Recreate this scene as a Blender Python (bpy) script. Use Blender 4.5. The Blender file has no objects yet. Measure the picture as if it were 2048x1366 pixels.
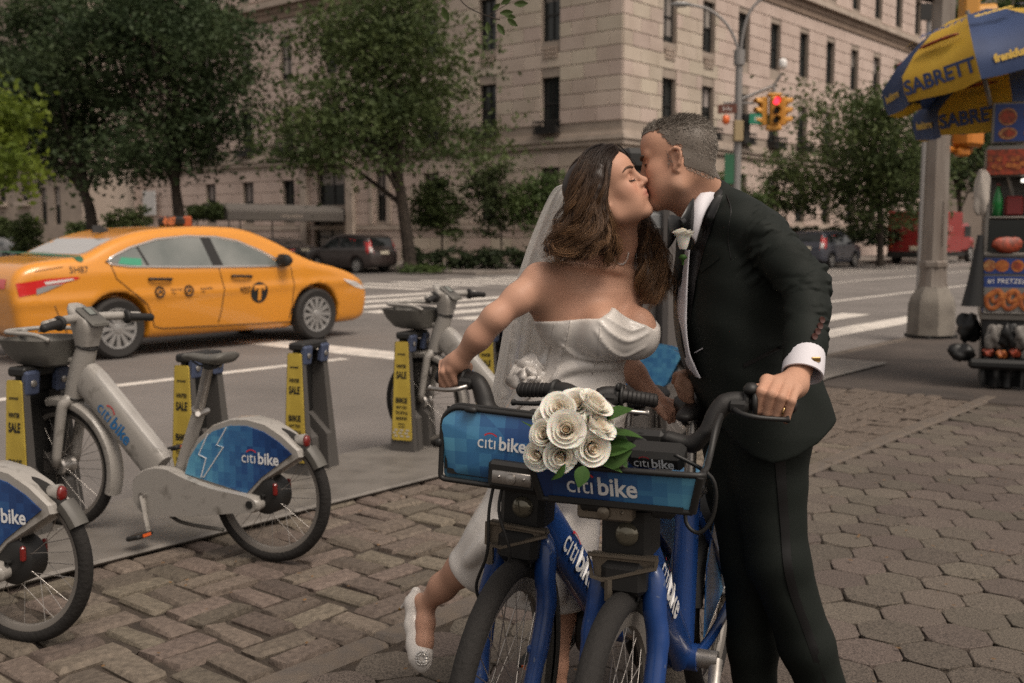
import bpy, math, random
import numpy as np
from mathutils import Vector, Matrix, Euler
sc = bpy.context.scene
COL = sc.collection
PI = math.pi
rnd = random.Random(7)
NR = np.random.RandomState(11)

# ---------------------------------------------------------------- camera, sky, sun, exposure
F_PX, PITCH, HC = 2130.0, math.radians(5.84), 1.47
camd = bpy.data.cameras.new('camera')
cam = bpy.data.objects.new('camera', camd)
COL.objects.link(cam)
cam.location = (0, 0, HC)
cam.rotation_euler = (PI/2 - PITCH, 0, 0)
camd.sensor_width = 36.0
camd.lens = 36.0*F_PX/2048.0
camd.clip_start = 0.1
camd.clip_end = 1500
camd.dof.use_dof = True
camd.dof.focus_distance = 2.74
camd.dof.aperture_fstop = 4.0
sc.camera = cam

SUN_EL, SUN_AZ = math.radians(58), math.radians(140)   # azimuth clockwise from +Y
world = bpy.data.worlds.new('World')
sc.world = world
world.use_nodes = True
wn = world.node_tree.nodes; wl = world.node_tree.links
wn.clear()
w_out = wn.new('ShaderNodeOutputWorld'); w_bg = wn.new('ShaderNodeBackground')
w_sky = wn.new('ShaderNodeTexSky'); w_hs = wn.new('ShaderNodeHueSaturation')
w_sky.sky_type = 'NISHITA'; w_sky.sun_disc = False
w_sky.sun_elevation = SUN_EL; w_sky.sun_rotation = SUN_AZ
w_sky.dust_density = 4.0; w_sky.ozone_density = 1.0; w_sky.air_density = 1.0
w_hs.inputs['Saturation'].default_value = 0.22       # cloud cover: the blue is mostly gone
w_bg.inputs['Strength'].default_value = 0.125
w_mul = wn.new('ShaderNodeMixRGB'); w_mul.blend_type = 'MULTIPLY'; w_mul.inputs[0].default_value = 1.0
w_mul.inputs[2].default_value = (1.0, 0.90, 0.80, 1)  # warm white balance of the picture
wl.new(w_sky.outputs[0], w_hs.inputs['Color']); wl.new(w_hs.outputs[0], w_mul.inputs[1])
wl.new(w_mul.outputs[0], w_bg.inputs['Color'])
wl.new(w_bg.outputs[0], w_out.inputs['Surface'])

sund = bpy.data.lights.new('sun', 'SUN'); sun = bpy.data.objects.new('sun', sund); COL.objects.link(sun)
sund.energy = 1.5; sund.angle = math.radians(24); sund.color = (1.0, 0.90, 0.78)
_sd = Vector((math.sin(SUN_AZ)*math.cos(SUN_EL), math.cos(SUN_AZ)*math.cos(SUN_EL), math.sin(SUN_EL)))
sun.rotation_euler = (-_sd).to_track_quat('-Z', 'Y').to_euler()
sun.location = (0, 0, 30)
sc.view_settings.view_transform = 'Standard'
sc.view_settings.look = 'None'
sc.view_settings.gamma = 1.0
sc.view_settings.exposure = 0.37
try:
    sc.view_settings.use_curve_mapping = False
except Exception:
    pass
sc.cycles.max_bounces = 6
sc.cycles.transparent_max_bounces = 24
sc.cycles.use_denoising = False   # keeps the fine grain of the paving, cloth and hair
sc.cycles.sample_clamp_indirect = 2.0
sc.cycles.use_adaptive_sampling = False
sc.cycles.caustics_reflective = False
sc.cycles.caustics_refractive = False

# ---------------------------------------------------------------- where a picture point lies in the place
def ray(u, v):
    xc = (u-1024)/F_PX; yc = -(v-683)/F_PX
    cp, sp = math.cos(PITCH), math.sin(PITCH)
    return Vector((xc, cp+yc*sp, -sp+yc*cp))
def at_y(u, v, y):
    d = ray(u, v); return Vector((0, 0, HC))+d*(y/d.y)
def at_z(u, v, z=0.0):
    d = ray(u, v); return Vector((0, 0, HC))+d*((z-HC)/d.z)
AZ_A = math.radians(39.8)
AX = Vector((math.sin(AZ_A), math.cos(AZ_A), 0)); CX = Vector((-math.cos(AZ_A), math.sin(AZ_A), 0))
ROT_A = PI/2-AZ_A                                 # local x along the avenue
def S(s, t, z=0.0):
    return AX*s+CX*t+Vector((0, 0, z))
def to_st(p):
    return p.dot(AX), p.dot(CX)

# ---------------------------------------------------------------- materials
MATS = {}
def mat(name, col=(.5, .5, .5), rough=.6, metal=0.0, col2=None, nscale=8.0, ndetail=4.0, ncon=(.35, .65), bump=0.0, bscale=40.0,
        spec=.5, coat=0.0, sheen=0.0, trans=0.0, alpha=1.0, attr=None, rand=0.0, emit=0.0, emitcol=None, sss=0.0, aniso=0.0, stretch=None, ior=1.45, world=False, rough2=None):
    m = bpy.data.materials.new(name); MATS[name] = m
    m.use_nodes = True
    n = m.node_tree.nodes; l = m.node_tree.links
    b = n['Principled BSDF']
    c = n.new('ShaderNodeRGB'); c.outputs[0].default_value = (*col, 1)
    out = c.outputs[0]
    tc = None
    def coords():
        nonlocal tc
        if tc is None:
            if world:
                g = n.new('ShaderNodeNewGeometry'); tc = g.outputs['Position']
            else:
                g = n.new('ShaderNodeTexCoord'); tc = g.outputs['Object']
            if stretch:
                mp = n.new('ShaderNodeMapping'); mp.inputs['Scale'].default_value = stretch
                l.new(tc, mp.inputs['Vector']); tc = mp.outputs[0]
        return tc
    if attr:
        a = n.new('ShaderNodeAttribute'); a.attribute_name = attr; out = a.outputs['Color']
    if col2 is not None:
        t = n.new('ShaderNodeTexNoise'); t.inputs['Scale'].default_value = nscale; t.inputs['Detail'].default_value = ndetail
        l.new(coords(), t.inputs['Vector'])
        r = n.new('ShaderNodeMapRange'); r.inputs[1].default_value = ncon[0]; r.inputs[2].default_value = ncon[1]
        l.new(t.outputs['Fac'], r.inputs[0])
        mx = n.new('ShaderNodeMixRGB'); l.new(r.outputs[0], mx.inputs[0]); l.new(out, mx.inputs[1]); mx.inputs[2].default_value = (*col2, 1)
        out = mx.outputs[0]
        if rough2 is not None:
            rr = n.new('ShaderNodeMapRange'); rr.inputs[3].default_value = rough; rr.inputs[4].default_value = rough2
            l.new(r.outputs[0], rr.inputs[0]); l.new(rr.outputs[0], b.inputs['Roughness'])
    if rand:
        oi = n.new('ShaderNodeObjectInfo'); hs = n.new('ShaderNodeHueSaturation')
        r = n.new('ShaderNodeMapRange'); r.inputs[3].default_value = 1-rand; r.inputs[4].default_value = 1+rand
        l.new(oi.outputs['Random'], r.inputs[0]); l.new(r.outputs[0], hs.inputs['Value']); l.new(out, hs.inputs['Color'])
        r2 = n.new('ShaderNodeMapRange'); r2.inputs[3].default_value = .5-.02; r2.inputs[4].default_value = .5+.02
        ml = n.new('ShaderNodeMath'); ml.operation = 'FRACT'; m3 = n.new('ShaderNodeMath'); m3.operation = 'MULTIPLY'; m3.inputs[1].default_value = 37.7
        l.new(oi.outputs['Random'], m3.inputs[0]); l.new(m3.outputs[0], ml.inputs[0]); l.new(ml.outputs[0], r2.inputs[0]); l.new(r2.outputs[0], hs.inputs['Hue'])
        out = hs.outputs[0]
    l.new(out, b.inputs['Base Color'])
    if rough2 is None or col2 is None:
        b.inputs['Roughness'].default_value = rough
    b.inputs['Metallic'].default_value = metal
    b.inputs['Specular IOR Level'].default_value = spec
    b.inputs['IOR'].default_value = ior
    b.inputs['Coat Weight'].default_value = coat
    b.inputs['Coat Roughness'].default_value = .06
    b.inputs['Sheen Weight'].default_value = sheen
    b.inputs['Transmission Weight'].default_value = trans
    b.inputs['Alpha'].default_value = alpha
    b.inputs['Anisotropic'].default_value = aniso
    if sss:
        b.inputs['Subsurface Weight'].default_value = sss
        b.inputs['Subsurface Radius'].default_value = (1.0, .35, .2)
        b.inputs['Subsurface Scale'].default_value = .008
    if emit:
        b.inputs['Emission Strength'].default_value = emit
        b.inputs['Emission Color'].default_value = (*(emitcol or col), 1)
    if bump:
        t = n.new('ShaderNodeTexNoise'); t.inputs['Scale'].default_value = bscale; t.inputs['Detail'].default_value = 5.0
        l.new(coords(), t.inputs['Vector'])
        bp = n.new('ShaderNodeBump'); bp.inputs['Strength'].default_value = bump; bp.inputs['Distance'].default_value = .01
        l.new(t.outputs['Fac'], bp.inputs['Height']); l.new(bp.outputs[0], b.inputs['Normal'])
    return m
def leaf_mat(name, c1, c2, tr=.35, nscale=.6):
    m = mat(name, c1, .6, col2=c2, nscale=nscale, spec=.25, world=True)
    n = m.node_tree.nodes; l = m.node_tree.links
    b = n['Principled BSDF']; o = n['Material Output']
    t = n.new('ShaderNodeBsdfTranslucent'); x = n.new('ShaderNodeMixShader'); x.inputs[0].default_value = tr
    src = b.inputs['Base Color'].links[0].from_socket
    l.new(src, t.inputs['Color']); l.new(b.outputs[0], x.inputs[1]); l.new(t.outputs[0], x.inputs[2]); l.new(x.outputs[0], o.inputs['Surface'])
    return m

# ---------------------------------------------------------------- mesh building
def rotz(a):
    return Matrix.Rotation(a, 3, 'Z')
def tagp(o, label=None, cat=None, group=None, kind=None):
    if label: o['label'] = label
    if cat: o['category'] = cat
    if group: o['group'] = group
    if kind: o['kind'] = kind
    return o
def empty(name, loc, rz=0.0, label=None, cat=None, group=None):
    o = bpy.data.objects.new(name, None); COL.objects.link(o)
    o.location = loc; o.rotation_euler = (0, 0, rz); o.empty_display_size = .2
    return tagp(o, label, cat, group)
KIDS = {}
def link(name, me, parent=None, loc=None):
    o = bpy.data.objects.new(name, me); COL.objects.link(o)
    if parent is not None:
        o.parent = parent; KIDS.setdefault(parent.name, []).append(o)
    if loc is not None: o.location = loc
    return o
def copy_tree(o, parent=None):
    c = o.copy(); COL.objects.link(c)
    if parent is not None:
        c.parent = parent; KIDS.setdefault(parent.name, []).append(c)
    for ch in KIDS.get(o.name, []): copy_tree(ch, c)
    return c
def mesh_np(name, V, F, mats, smooth=None, mi=None, col=None):
    me = bpy.data.meshes.new(name)
    V = np.asarray(V, dtype=np.float32); F = np.asarray(F, dtype=np.int32)
    k = F.shape[1]
    me.vertices.add(len(V)); me.vertices.foreach_set('co', V.ravel())
    me.loops.add(F.size); me.loops.foreach_set('vertex_index', F.ravel())
    me.polygons.add(len(F)); me.polygons.foreach_set('loop_start', np.arange(0, F.size, k, dtype=np.int32))
    me.polygons.foreach_set('loop_total', np.full(len(F), k, dtype=np.int32))
    for m in (mats if isinstance(mats, (list, tuple)) else [mats]): me.materials.append(m)
    if mi is not None: me.polygons.foreach_set('material_index', np.asarray(mi, dtype=np.int32))
    me.update(calc_edges=True); me.validate()
    if smooth is not None:
        me.polygons.foreach_set('use_smooth', np.ones(len(me.polygons), dtype=bool))
        if smooth < 3: me.set_sharp_from_angle(angle=smooth)
    if col is not None:
        ca = me.color_attributes.new('Col', 'FLOAT_COLOR', 'POINT')
        c4 = np.ones((len(V), 4), dtype=np.float32); c4[:, :3] = col
        ca.data.foreach_set('color', c4.ravel())
    return me
class MB:
    def __init__(s): s.v = []; s.f = []; s.m = []
    def add(s, vs, fs, mi=0):
        o = len(s.v); s.v.extend([tuple(p) for p in vs]); s.f.extend([tuple(i+o for i in f) for f in fs]); s.m.extend([mi]*len(fs)); return s
    def xf(s, M, start=0):
        s.v[start:] = [tuple(M @ Vector(p)) for p in s.v[start:]]; return s
    def box(s, c, d, R=None, bev=0.0, mi=0):
        hx, hy, hz = d[0]/2, d[1]/2, d[2]/2
        R = R or Matrix.Identity(3); c = Vector(c)
        if bev <= 0:
            vs = [c+R @ Vector((x*hx, y*hy, z*hz)) for x in (-1, 1) for y in (-1, 1) for z in (-1, 1)]
            return s.add(vs, [(0, 1, 3, 2), (4, 6, 7, 5), (0, 4, 5, 1), (2, 3, 7, 6), (0, 2, 6, 4), (1, 5, 7, 3)], mi)
        vs = []; idx = {}
        b = min(bev, hx*.95, hy*.95, hz*.95)
        for x in (-1, 1):
            for y in (-1, 1):
                for z in (-1, 1):
                    for k in range(3):
                        e = [hx-b, hy-b, hz-b]; e[k] += b
                        idx[(x, y, z, k)] = len(vs); vs.append(c+R @ Vector((x*e[0], y*e[1], z*e[2])))
        fs = []
        for k in range(3):
            a1, a2 = [q for q in range(3) if q != k]
            for sg in (-1, 1):
                ring = []
                for p, q in ((-1, -1), (1, -1), (1, 1), (-1, 1)):
                    t = [0, 0, 0]; t[k] = sg; t[a1] = p; t[a2] = q
                    ring.append(idx[(t[0], t[1], t[2], k)])
                fs.append(ring if (sg > 0) == (k != 1) else ring[::-1])
        for k in range(3):
            a1, a2 = [q for q in range(3) if q != k]
            for p in (-1, 1):
                for q in (-1, 1):
                    def g(z, w):
                        t = [0, 0, 0]; t[k] = z; t[a1] = p; t[a2] = q
                        return idx[(t[0], t[1], t[2], w)]
                    ring = [g(-1, a1), g(1, a1), g(1, a2), g(-1, a2)]
                    fs.append(ring if (p*q > 0) == (k == 1) else ring[::-1])
        for x in (-1, 1):
            for y in (-1, 1):
                for z in (-1, 1):
                    r = [idx[(x, y, z, k)] for k in range(3)]
                    fs.append(r if x*y*z > 0 else r[::-1])
        return s.add(vs, fs, mi)
    def tube(s, path, r, n=10, caps=True, closed=False, mi=0, flat=1.0, up=None):
        P = [Vector(p) for p in path]; N = len(P)
        rs = [r]*N if np.isscalar(r) else list(r)
        T = []
        for i in range(N):
            if closed: t = P[(i+1) % N]-P[(i-1) % N]
            else: t = P[min(i+1, N-1)]-P[max(i-1, 0)]
            T.append(t.normalized() if t.length > 1e-9 else Vector((0, 0, 1)))
        u = Vector(up) if up is not None else (Vector((0, 0, 1)) if abs(T[0].z) < .9 else Vector((1, 0, 0)))
        a = (u-T[0]*u.dot(T[0])).normalized(); vs = []
        for i in range(N):
            if i:
                a = a-T[i]*a.dot(T[i])
                a = a.normalized() if a.length > 1e-6 else T[i].orthogonal().normalized()
            b = T[i].cross(a)
            for k in range(n):
                q = 2*PI*k/n
                vs.append(P[i]+(a*math.cos(q)*flat+b*math.sin(q))*rs[i])
        fs = []
        for i in range(N if closed else N-1):
            j = (i+1) % N
            for k in range(n):
                k2 = (k+1) % n
                fs.append((i*n+k, i*n+k2, j*n+k2, j*n+k))
        if caps and not closed:
            fs.append(tuple(range(n))[::-1]); fs.append(tuple((N-1)*n+k for k in range(n)))
        return s.add(vs, fs, mi)
    def cyl(s, a, b, r, r2=None, n=16, mi=0, caps=True):
        return s.tube([a, b], [r, r if r2 is None else r2], n, caps, mi=mi)
    def lathe(s, prof, o=(0, 0, 0), ax=(0, 0, 1), n=24, mi=0, a0=0.0, a1=2*PI):
        ax = Vector(ax).normalized(); u = ax.orthogonal().normalized(); w = ax.cross(u); o = Vector(o)
        full = abs(a1-a0-2*PI) < 1e-6
        m = n if full else n+1
        vs = [o+ax*h+(u*math.cos(a0+(a1-a0)*k/n)+w*math.sin(a0+(a1-a0)*k/n))*r for r, h in prof for k in range(m)]
        fs = []
        for i in range(len(prof)-1):
            for k in range(n):
                k2 = (k+1) % m
                fs.append((i*m+k, i*m+k2, (i+1)*m+k2, (i+1)*m+k))
        return s.add(vs, fs, mi)
    def torus(s, c, R, r, ax, N=40, n=10, mi=0, flat=1.0):
        ax = Vector(ax).normalized(); u = ax.orthogonal().normalized(); w = ax.cross(u); c = Vector(c)
        return s.tube([c+(u*math.cos(2*PI*i/N)+w*math.sin(2*PI*i/N))*R for i in range(N)], r, n, closed=True, mi=mi, up=ax, flat=flat)
    def loft(s, rings, closed=True, caps=True, mi=0):
        n = len(rings[0]); vs = [p for r in rings for p in r]; fs = []
        for i in range(len(rings)-1):
            for k in range(n if closed else n-1):
                k2 = (k+1) % n
                fs.append((i*n+k, i*n+k2, (i+1)*n+k2, (i+1)*n+k))
        if caps:
            fs.append(tuple(range(n))[::-1]); fs.append(tuple((len(rings)-1)*n+k for k in range(n)))
        return s.add(vs, fs, mi)
    def prism(s, poly, o, eu, ev, depth, mi=0, bev=0.0):
        o = Vector(o); eu = Vector(eu); ev = Vector(ev); nn = eu.cross(ev).normalized()
        n = len(poly)
        lay = lambda pl, h: [o+eu*p[0]+ev*p[1]+nn*h for p in pl]
        if bev > 0:
            cx = sum(p[0] for p in poly)/n; cy = sum(p[1] for p in poly)/n
            ext = max(max(abs(p[0]-cx), abs(p[1]-cy)) for p in poly)
            k = 1-bev/ext
            ins = [(cx+(p[0]-cx)*k, cy+(p[1]-cy)*k) for p in poly]
            return s.loft([lay(ins, 0), lay(poly, bev), lay(poly, depth-bev), lay(ins, depth)], mi=mi)
        return s.loft([lay(poly, 0), lay(poly, depth)], mi=mi)
    def build(s, name, mats, parent=None, smooth=.6, loc=None, sub=0):
        me = bpy.data.meshes.new(name)
        me.from_pydata(s.v, [], s.f)
        for m in (mats if isinstance(mats, (list, tuple)) else [mats]): me.materials.append(m)
        if any(s.m): me.polygons.foreach_set('material_index', s.m)
        if smooth:
            me.polygons.foreach_set('use_smooth', [True]*len(me.polygons))
            if smooth < 3: me.set_sharp_from_angle(angle=smooth)
        me.update()
        o = link(name, me, parent, loc)
        if sub:
            md = o.modifiers.new('s', 'SUBSURF'); md.levels = sub; md.render_levels = sub
        return o
def catmull(pts, n=8, closed=False):
    P = [np.array(p, float) for p in pts]; N = len(P); out = []
    for i in range(N if closed else N-1):
        p0, p1, p2, p3 = (P[(i-1) % N], P[i], P[(i+1) % N], P[(i+2) % N]) if closed else (P[max(i-1, 0)], P[i], P[i+1], P[min(i+2, N-1)])
        for k in range(n):
            t = k/n
            out.append(.5*((2*p1)+(p2-p0)*t+(2*p0-5*p1+4*p2-p3)*t*t+(3*p1-p0-3*p2+p3)*t**3))
    if not closed: out.append(P[-1])
    return out
def vcat(pts, n=8, closed=False):
    return [Vector(p) for p in catmull(pts, n, closed)]
_tc = {}
def text_mesh(txt, size, depth=.0, bold=0.0, align='CENTER', shear=0.0, space=1.0):
    cu = bpy.data.curves.new('t', 'FONT'); cu.body = txt; cu.size = size; cu.align_x = align; cu.align_y = 'CENTER'
    cu.extrude = depth; cu.offset = bold; cu.shear = shear; cu.space_character = space; cu.resolution_u = 3
    o = bpy.data.objects.new('t', cu); COL.objects.link(o)
    dg = bpy.context.evaluated_depsgraph_get()
    me = bpy.data.meshes.new_from_object(o.evaluated_get(dg))
    vs = [tuple(v.co) for v in me.vertices]; fs = [tuple(p.vertices) for p in me.polygons]
    bpy.data.objects.remove(o); bpy.data.curves.remove(cu); bpy.data.meshes.remove(me)
    return vs, fs
def add_text(mb, txt, o, eu, ev, size, mi=0, bold=0.0, align='CENTER', fn=None, sx=1.0, space=1.0):
    """flat print lying on a surface: o centre, eu/ev in-plane axes"""
    key = (txt, size, bold, align, space)
    if key not in _tc: _tc[key] = text_mesh(txt, size, 0, bold, align, space=space)
    vs, fs = _tc[key]
    o = Vector(o); eu = Vector(eu); ev = Vector(ev)
    if fn: mb.add([fn(p[0]*sx, p[1]) for p in vs], fs, mi)
    else: mb.add([o+eu*p[0]*sx+ev*p[1] for p in vs], fs, mi)
def citi(mb, fn, h, w_mi=0, r_mi=1):
    """the two word logo with its red arc; fn maps (x, y) to the surface; h = x-height scale"""
    for txt, x, bold in (('c\u0131t\u0131', -.82*h, .0), ('bike', .62*h, .022*h)):
        key = (txt, h, bold, 'CENTER', 1.0)
        if key not in _tc: _tc[key] = text_mesh(txt, h, 0, bold)
        vs, fs = _tc[key]
        mb.add([fn(p[0]*.92+x, p[1]) for p in vs], fs, w_mi)
    n = 14; vs = []
    for i in range(n+1):
        a = math.radians(35+110*i/n)
        for r in (.46, .37): vs.append(fn(-.62*h+math.cos(a)*r*h, .16*h+math.sin(a)*r*h*.86))
    mb.add(vs, [(2*i, 2*i+2, 2*i+3, 2*i+1) for i in range(n)], r_mi)

# ---------------------------------------------------------------- smooth solid modelling (signed distances on a grid, then surface nets)
def _smin(a, b, k):
    h = np.clip(.5+.5*(b-a)/k, 0, 1); return b*(1-h)+a*h-k*h*(1-h)
def nets(D, org, h):
    """surface nets of D<0"""
    nx, ny, nz = D.shape; ins = D < 0
    def cr(sl): return D[sl]
    cs = np.zeros((nx-1, ny-1, nz-1), dtype=np.int8)
    for dx in (0, 1):
        for dy in (0, 1):
            for dz in (0, 1): cs += ins[dx:nx-1+dx, dy:ny-1+dy, dz:nz-1+dz]
    act = (cs > 0) & (cs < 8)
    I = np.argwhere(act); idx = -np.ones(act.shape, dtype=np.int64); idx[act] = np.arange(len(I))
    acc = np.zeros((len(I), 3)); cnt = np.zeros(len(I))
    crn = [(0, 0, 0), (1, 0, 0), (0, 1, 0), (1, 1, 0), (0, 0, 1), (1, 0, 1), (0, 1, 1), (1, 1, 1)]
    vals = [D[I[:, 0]+c[0], I[:, 1]+c[1], I[:, 2]+c[2]] for c in crn]
    for a in range(8):
        for b in range(a+1, 8):
            if sum(abs(crn[a][q]-crn[b][q]) for q in range(3)) != 1: continue
            va, vb = vals[a], vals[b]; m = (va < 0) != (vb < 0)
            t = np.where(m, va/np.where(m, va-vb, 1), 0)
            for q in range(3): acc[:, q] += np.where(m, crn[a][q]+t*(crn[b][q]-crn[a][q]), 0)
            cnt += m
    V = (I+acc/cnt[:, None])*h+np.asarray(org)
    F = []
    for ax in range(3):
        sl0 = [slice(None)]*3; sl1 = [slice(None)]*3
        sl0[ax] = slice(0, -1); sl1[ax] = slice(1, None)
        A = ins[tuple(sl0)]; B = ins[tuple(sl1)]
        o1, o2 = [q for q in range(3) if q != ax]
        E = np.argwhere(A != B)
        E = E[(E[:, o1] > 0) & (E[:, o2] > 0) & (E[:, o1] < D.shape[o1]-1) & (E[:, o2] < D.shape[o2]-1)]
        if not len(E): continue
        def g(d1, d2):
            q = E.copy(); q[:, o1] -= d1; q[:, o2] -= d2; return idx[q[:, 0], q[:, 1], q[:, 2]]
        Q = np.stack([g(1, 1), g(0, 1), g(0, 0), g(1, 0)], 1)
        fl = A[E[:, 0], E[:, 1], E[:, 2]]
        if ax == 1: fl = ~fl
        Q[~fl] = Q[~fl][:, ::-1]
        F.append(Q)
    return V, np.concatenate(F)
class SDF:
    def __init__(s, lo, hi, h):
        s.lo = np.array(lo, float); s.h = h
        s.n = np.ceil((np.array(hi)-s.lo)/h).astype(int)+1
        s.D = np.full(s.n, 1.0, dtype=np.float32)
    def sub(s, lo, hi):
        a = np.clip(np.floor((np.asarray(lo)-s.lo)/s.h).astype(int), 0, s.n-1); b = np.clip(np.ceil((np.asarray(hi)-s.lo)/s.h).astype(int)+1, 1, s.n)
        if (b <= a).any(): return None
        sl = tuple(slice(a[i], b[i]) for i in range(3))
        g = [(np.arange(a[i], b[i])*s.h+s.lo[i]).astype(np.float32) for i in range(3)]
        return sl, g[0][:, None, None], g[1][None, :, None], g[2][None, None, :]
    def op(s, lo, hi, fn, k=.02, mode='u'):
        r = s.sub(np.asarray(lo)-k-2*s.h, np.asarray(hi)+k+2*s.h)
        if r is None: return s
        sl, X, Y, Z = r; d = fn(X, Y, Z)
        c = s.D[sl]
        if mode == 'u': s.D[sl] = _smin(c, d, k)
        elif mode == 's': s.D[sl] = -_smin(-c, d, k)
        elif mode == 'i': s.D[sl] = -_smin(-c, -d, k)
        return s
    def cap(s, a, b, ra, rb=None, k=.02, mode='u', flat=None):
        """tapered capsule; flat=(axis, factor) squeezes it along a world axis"""
        a = np.array(a, float); b = np.array(b, float); rb = ra if rb is None else rb; R = max(ra, rb)
        ab = b-a; L = ab.dot(ab)+1e-12
        def fn(X, Y, Z):
            t = np.clip(((X-a[0])*ab[0]+(Y-a[1])*ab[1]+(Z-a[2])*ab[2])/L, 0, 1)
            dx = X-a[0]-t*ab[0]; dy = Y-a[1]-t*ab[1]; dz = Z-a[2]-t*ab[2]
            if flat is not None:
                n, fac = flat; n = np.array(n, float); n /= np.linalg.norm(n); q = (dx*n[0]+dy*n[1]+dz*n[2])*(fac-1)
                dx = dx+q*n[0]; dy = dy+q*n[1]; dz = dz+q*n[2]
            return np.sqrt(dx*dx+dy*dy+dz*dz)-(ra+t*(rb-ra))
        return s.op(np.minimum(a, b)-R, np.maximum(a, b)+R, fn, k, mode)
    def chain(s, pts, rs, k=.02, mode='u', flat=None):
        for i in range(len(pts)-1): s.cap(pts[i], pts[i+1], rs[i], rs[i+1], k, mode, flat)
        return s
    def ell(s, c, r, M=None, k=.02, mode='u'):
        """ellipsoid; M columns = axes"""
        c = np.array(c, float); r = np.array(r, float); M = np.eye(3) if M is None else np.array(M, float); R = np.sqrt(((M*r[None, :])**2).sum(1))
        def fn(X, Y, Z):
            p = [X-c[0], Y-c[1], Z-c[2]]
            q = [(p[0]*M[0, i]+p[1]*M[1, i]+p[2]*M[2, i]) for i in range(3)]
            k0 = np.sqrt(sum((q[i]/r[i])**2 for i in range(3))); k1 = np.sqrt(sum((q[i]/r[i]**2)**2 for i in range(3)))
            return k0*(k0-1)/np.maximum(k1, 1e-6)
        return s.op(c-R, c+R, fn, k, mode)
    def mesh(s, smooth_it=1):
        V, F = nets(s.D, s.lo, s.h)
        if smooth_it: V = lap(V, F, smooth_it)
        return V, F
    def sample(s, P):
        q = (np.asarray(P)-s.lo)/s.h; i = np.clip(np.floor(q).astype(int), 0, s.n-2); f = np.clip(q-i, 0, 1); o = 0
        for dx in (0, 1):
            for dy in (0, 1):
                for dz in (0, 1):
                    w = (f[:, 0] if dx else 1-f[:, 0])*(f[:, 1] if dy else 1-f[:, 1])*(f[:, 2] if dz else 1-f[:, 2])
                    o = o+w*s.D[i[:, 0]+dx, i[:, 1]+dy, i[:, 2]+dz]
        return o
    def grad(s, P):
        e = s.h; P = np.asarray(P, float)
        G = np.stack([s.sample(P+np.eye(3)[i]*e)-s.sample(P-np.eye(3)[i]*e) for i in range(3)], 1)
        return G/np.maximum(np.linalg.norm(G, axis=1, keepdims=True), 1e-9)
    def project(s, P, it=6, off=0.0):
        P = np.array(P, float)
        for _ in range(it): P = P-s.grad(P)*(np.clip(s.sample(P)-off, -.05, .05))[:, None]
        return P
def lap(V, F, it=1, lam=.5):
    E = np.concatenate([F[:, [i, (i+1) % F.shape[1]]] for i in range(F.shape[1])]); E = np.concatenate([E, E[:, ::-1]])
    for _ in range(it):
        S_ = np.zeros_like(V); np.add.at(S_, E[:, 0], V[E[:, 1]]); c = np.bincount(E[:, 0], minlength=len(V))
        V = V*(1-lam)+lam*S_/np.maximum(c, 1)[:, None]
    return V
# ================================================================ materials of the setting
m_asph = mat('asphalt', (.170, .153, .143), .85, col2=(.125, .113, .105), nscale=.55, bump=.25, bscale=160, world=True, ndetail=8)
m_paint = mat('road_paint', (.60, .555, .505), .8, col2=(.30, .28, .26), nscale=6, ncon=(.45, .8), world=True, ndetail=8)
m_dirt = mat('joint_dirt', (.034, .026, .020), .95, col2=(.060, .046, .035), nscale=9, bump=.6, bscale=90, world=True)
m_granite = mat('granite_block', (.150, .120, .095), .8, col2=(.072, .057, .045), nscale=40, ncon=(.30, .74), bump=.5, bscale=75, rand=.26, world=True, ndetail=8)
m_hex = mat('hex_paver', (.118, .096, .079), .85, col2=(.046, .037, .030), nscale=150, ncon=(.45, .62), bump=.35, bscale=170, rand=.19, world=True, ndetail=3)
m_kerb = mat('kerb_granite', (.118, .094, .074), .8, col2=(.095, .08, .069), nscale=14, bump=.4, bscale=90, world=True)
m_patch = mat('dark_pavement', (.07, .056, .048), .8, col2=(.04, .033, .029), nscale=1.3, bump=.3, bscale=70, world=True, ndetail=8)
m_far = mat('far_pavement', (.2, .175, .155), .9, col2=(.14, .12, .105), nscale=.8, world=True)
m_stone = mat('limestone', (.46, .385, .325), .9, col2=(.40, .33, .275), nscale=.9, rand=.1, bump=.25, bscale=14, world=True, ndetail=6)
m_joint = mat('limestone_joint', (.32, .265, .22), .95, col2=(.26, .215, .18), nscale=1.2, world=True)
m_trim = mat('limestone_trim', (.43, .36, .305), .9, col2=(.33, .275, .23), nscale=1.1, world=True, ndetail=7)
m_brown = mat('brown_stone_band', (.27, .20, .155), .9, col2=(.21, .155, .12), nscale=1.0, world=True)
m_pale = mat('pale_stone', (.40, .335, .285), .9, col2=(.33, .275, .235), nscale=.5, world=True)
m_wframe = mat('window_iron', (.018, .017, .016), .5)
m_glass = mat('window_glass', (.025, .028, .028), .08, spec=.5)
m_blind = mat('window_blind', (.27, .24, .22), .8, rand=.35)
m_drape = mat('red_drape', (.07, .022, .02), .8)
m_awn = mat('awning_canvas', (.105, .095, .085), .8, col2=(.10, .09, .083), nscale=2)
m_bark = mat('bark', (.05, .038, .029), .9, col2=(.025, .019, .015), nscale=5, bump=.6, bscale=20, world=True)
m_leafA = leaf_mat('leaf_dark', (.048, .070, .026), (.085, .110, .038))
m_leafB = leaf_mat('leaf_deep', (.032, .052, .024), (.058, .082, .034))
m_leafC = leaf_mat('leaf_bright', (.16, .20, .025), (.09, .13, .02), .5)
m_leafD = leaf_mat('leaf_mid', (.045, .062, .026), (.075, .092, .036))
m_leafE = leaf_mat('leaf_fresh', (.08, .115, .035), (.055, .085, .03))
m_leafH = leaf_mat('hedge_leaf', (.018, .028, .012), (.035, .048, .02), .2, 2)

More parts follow.
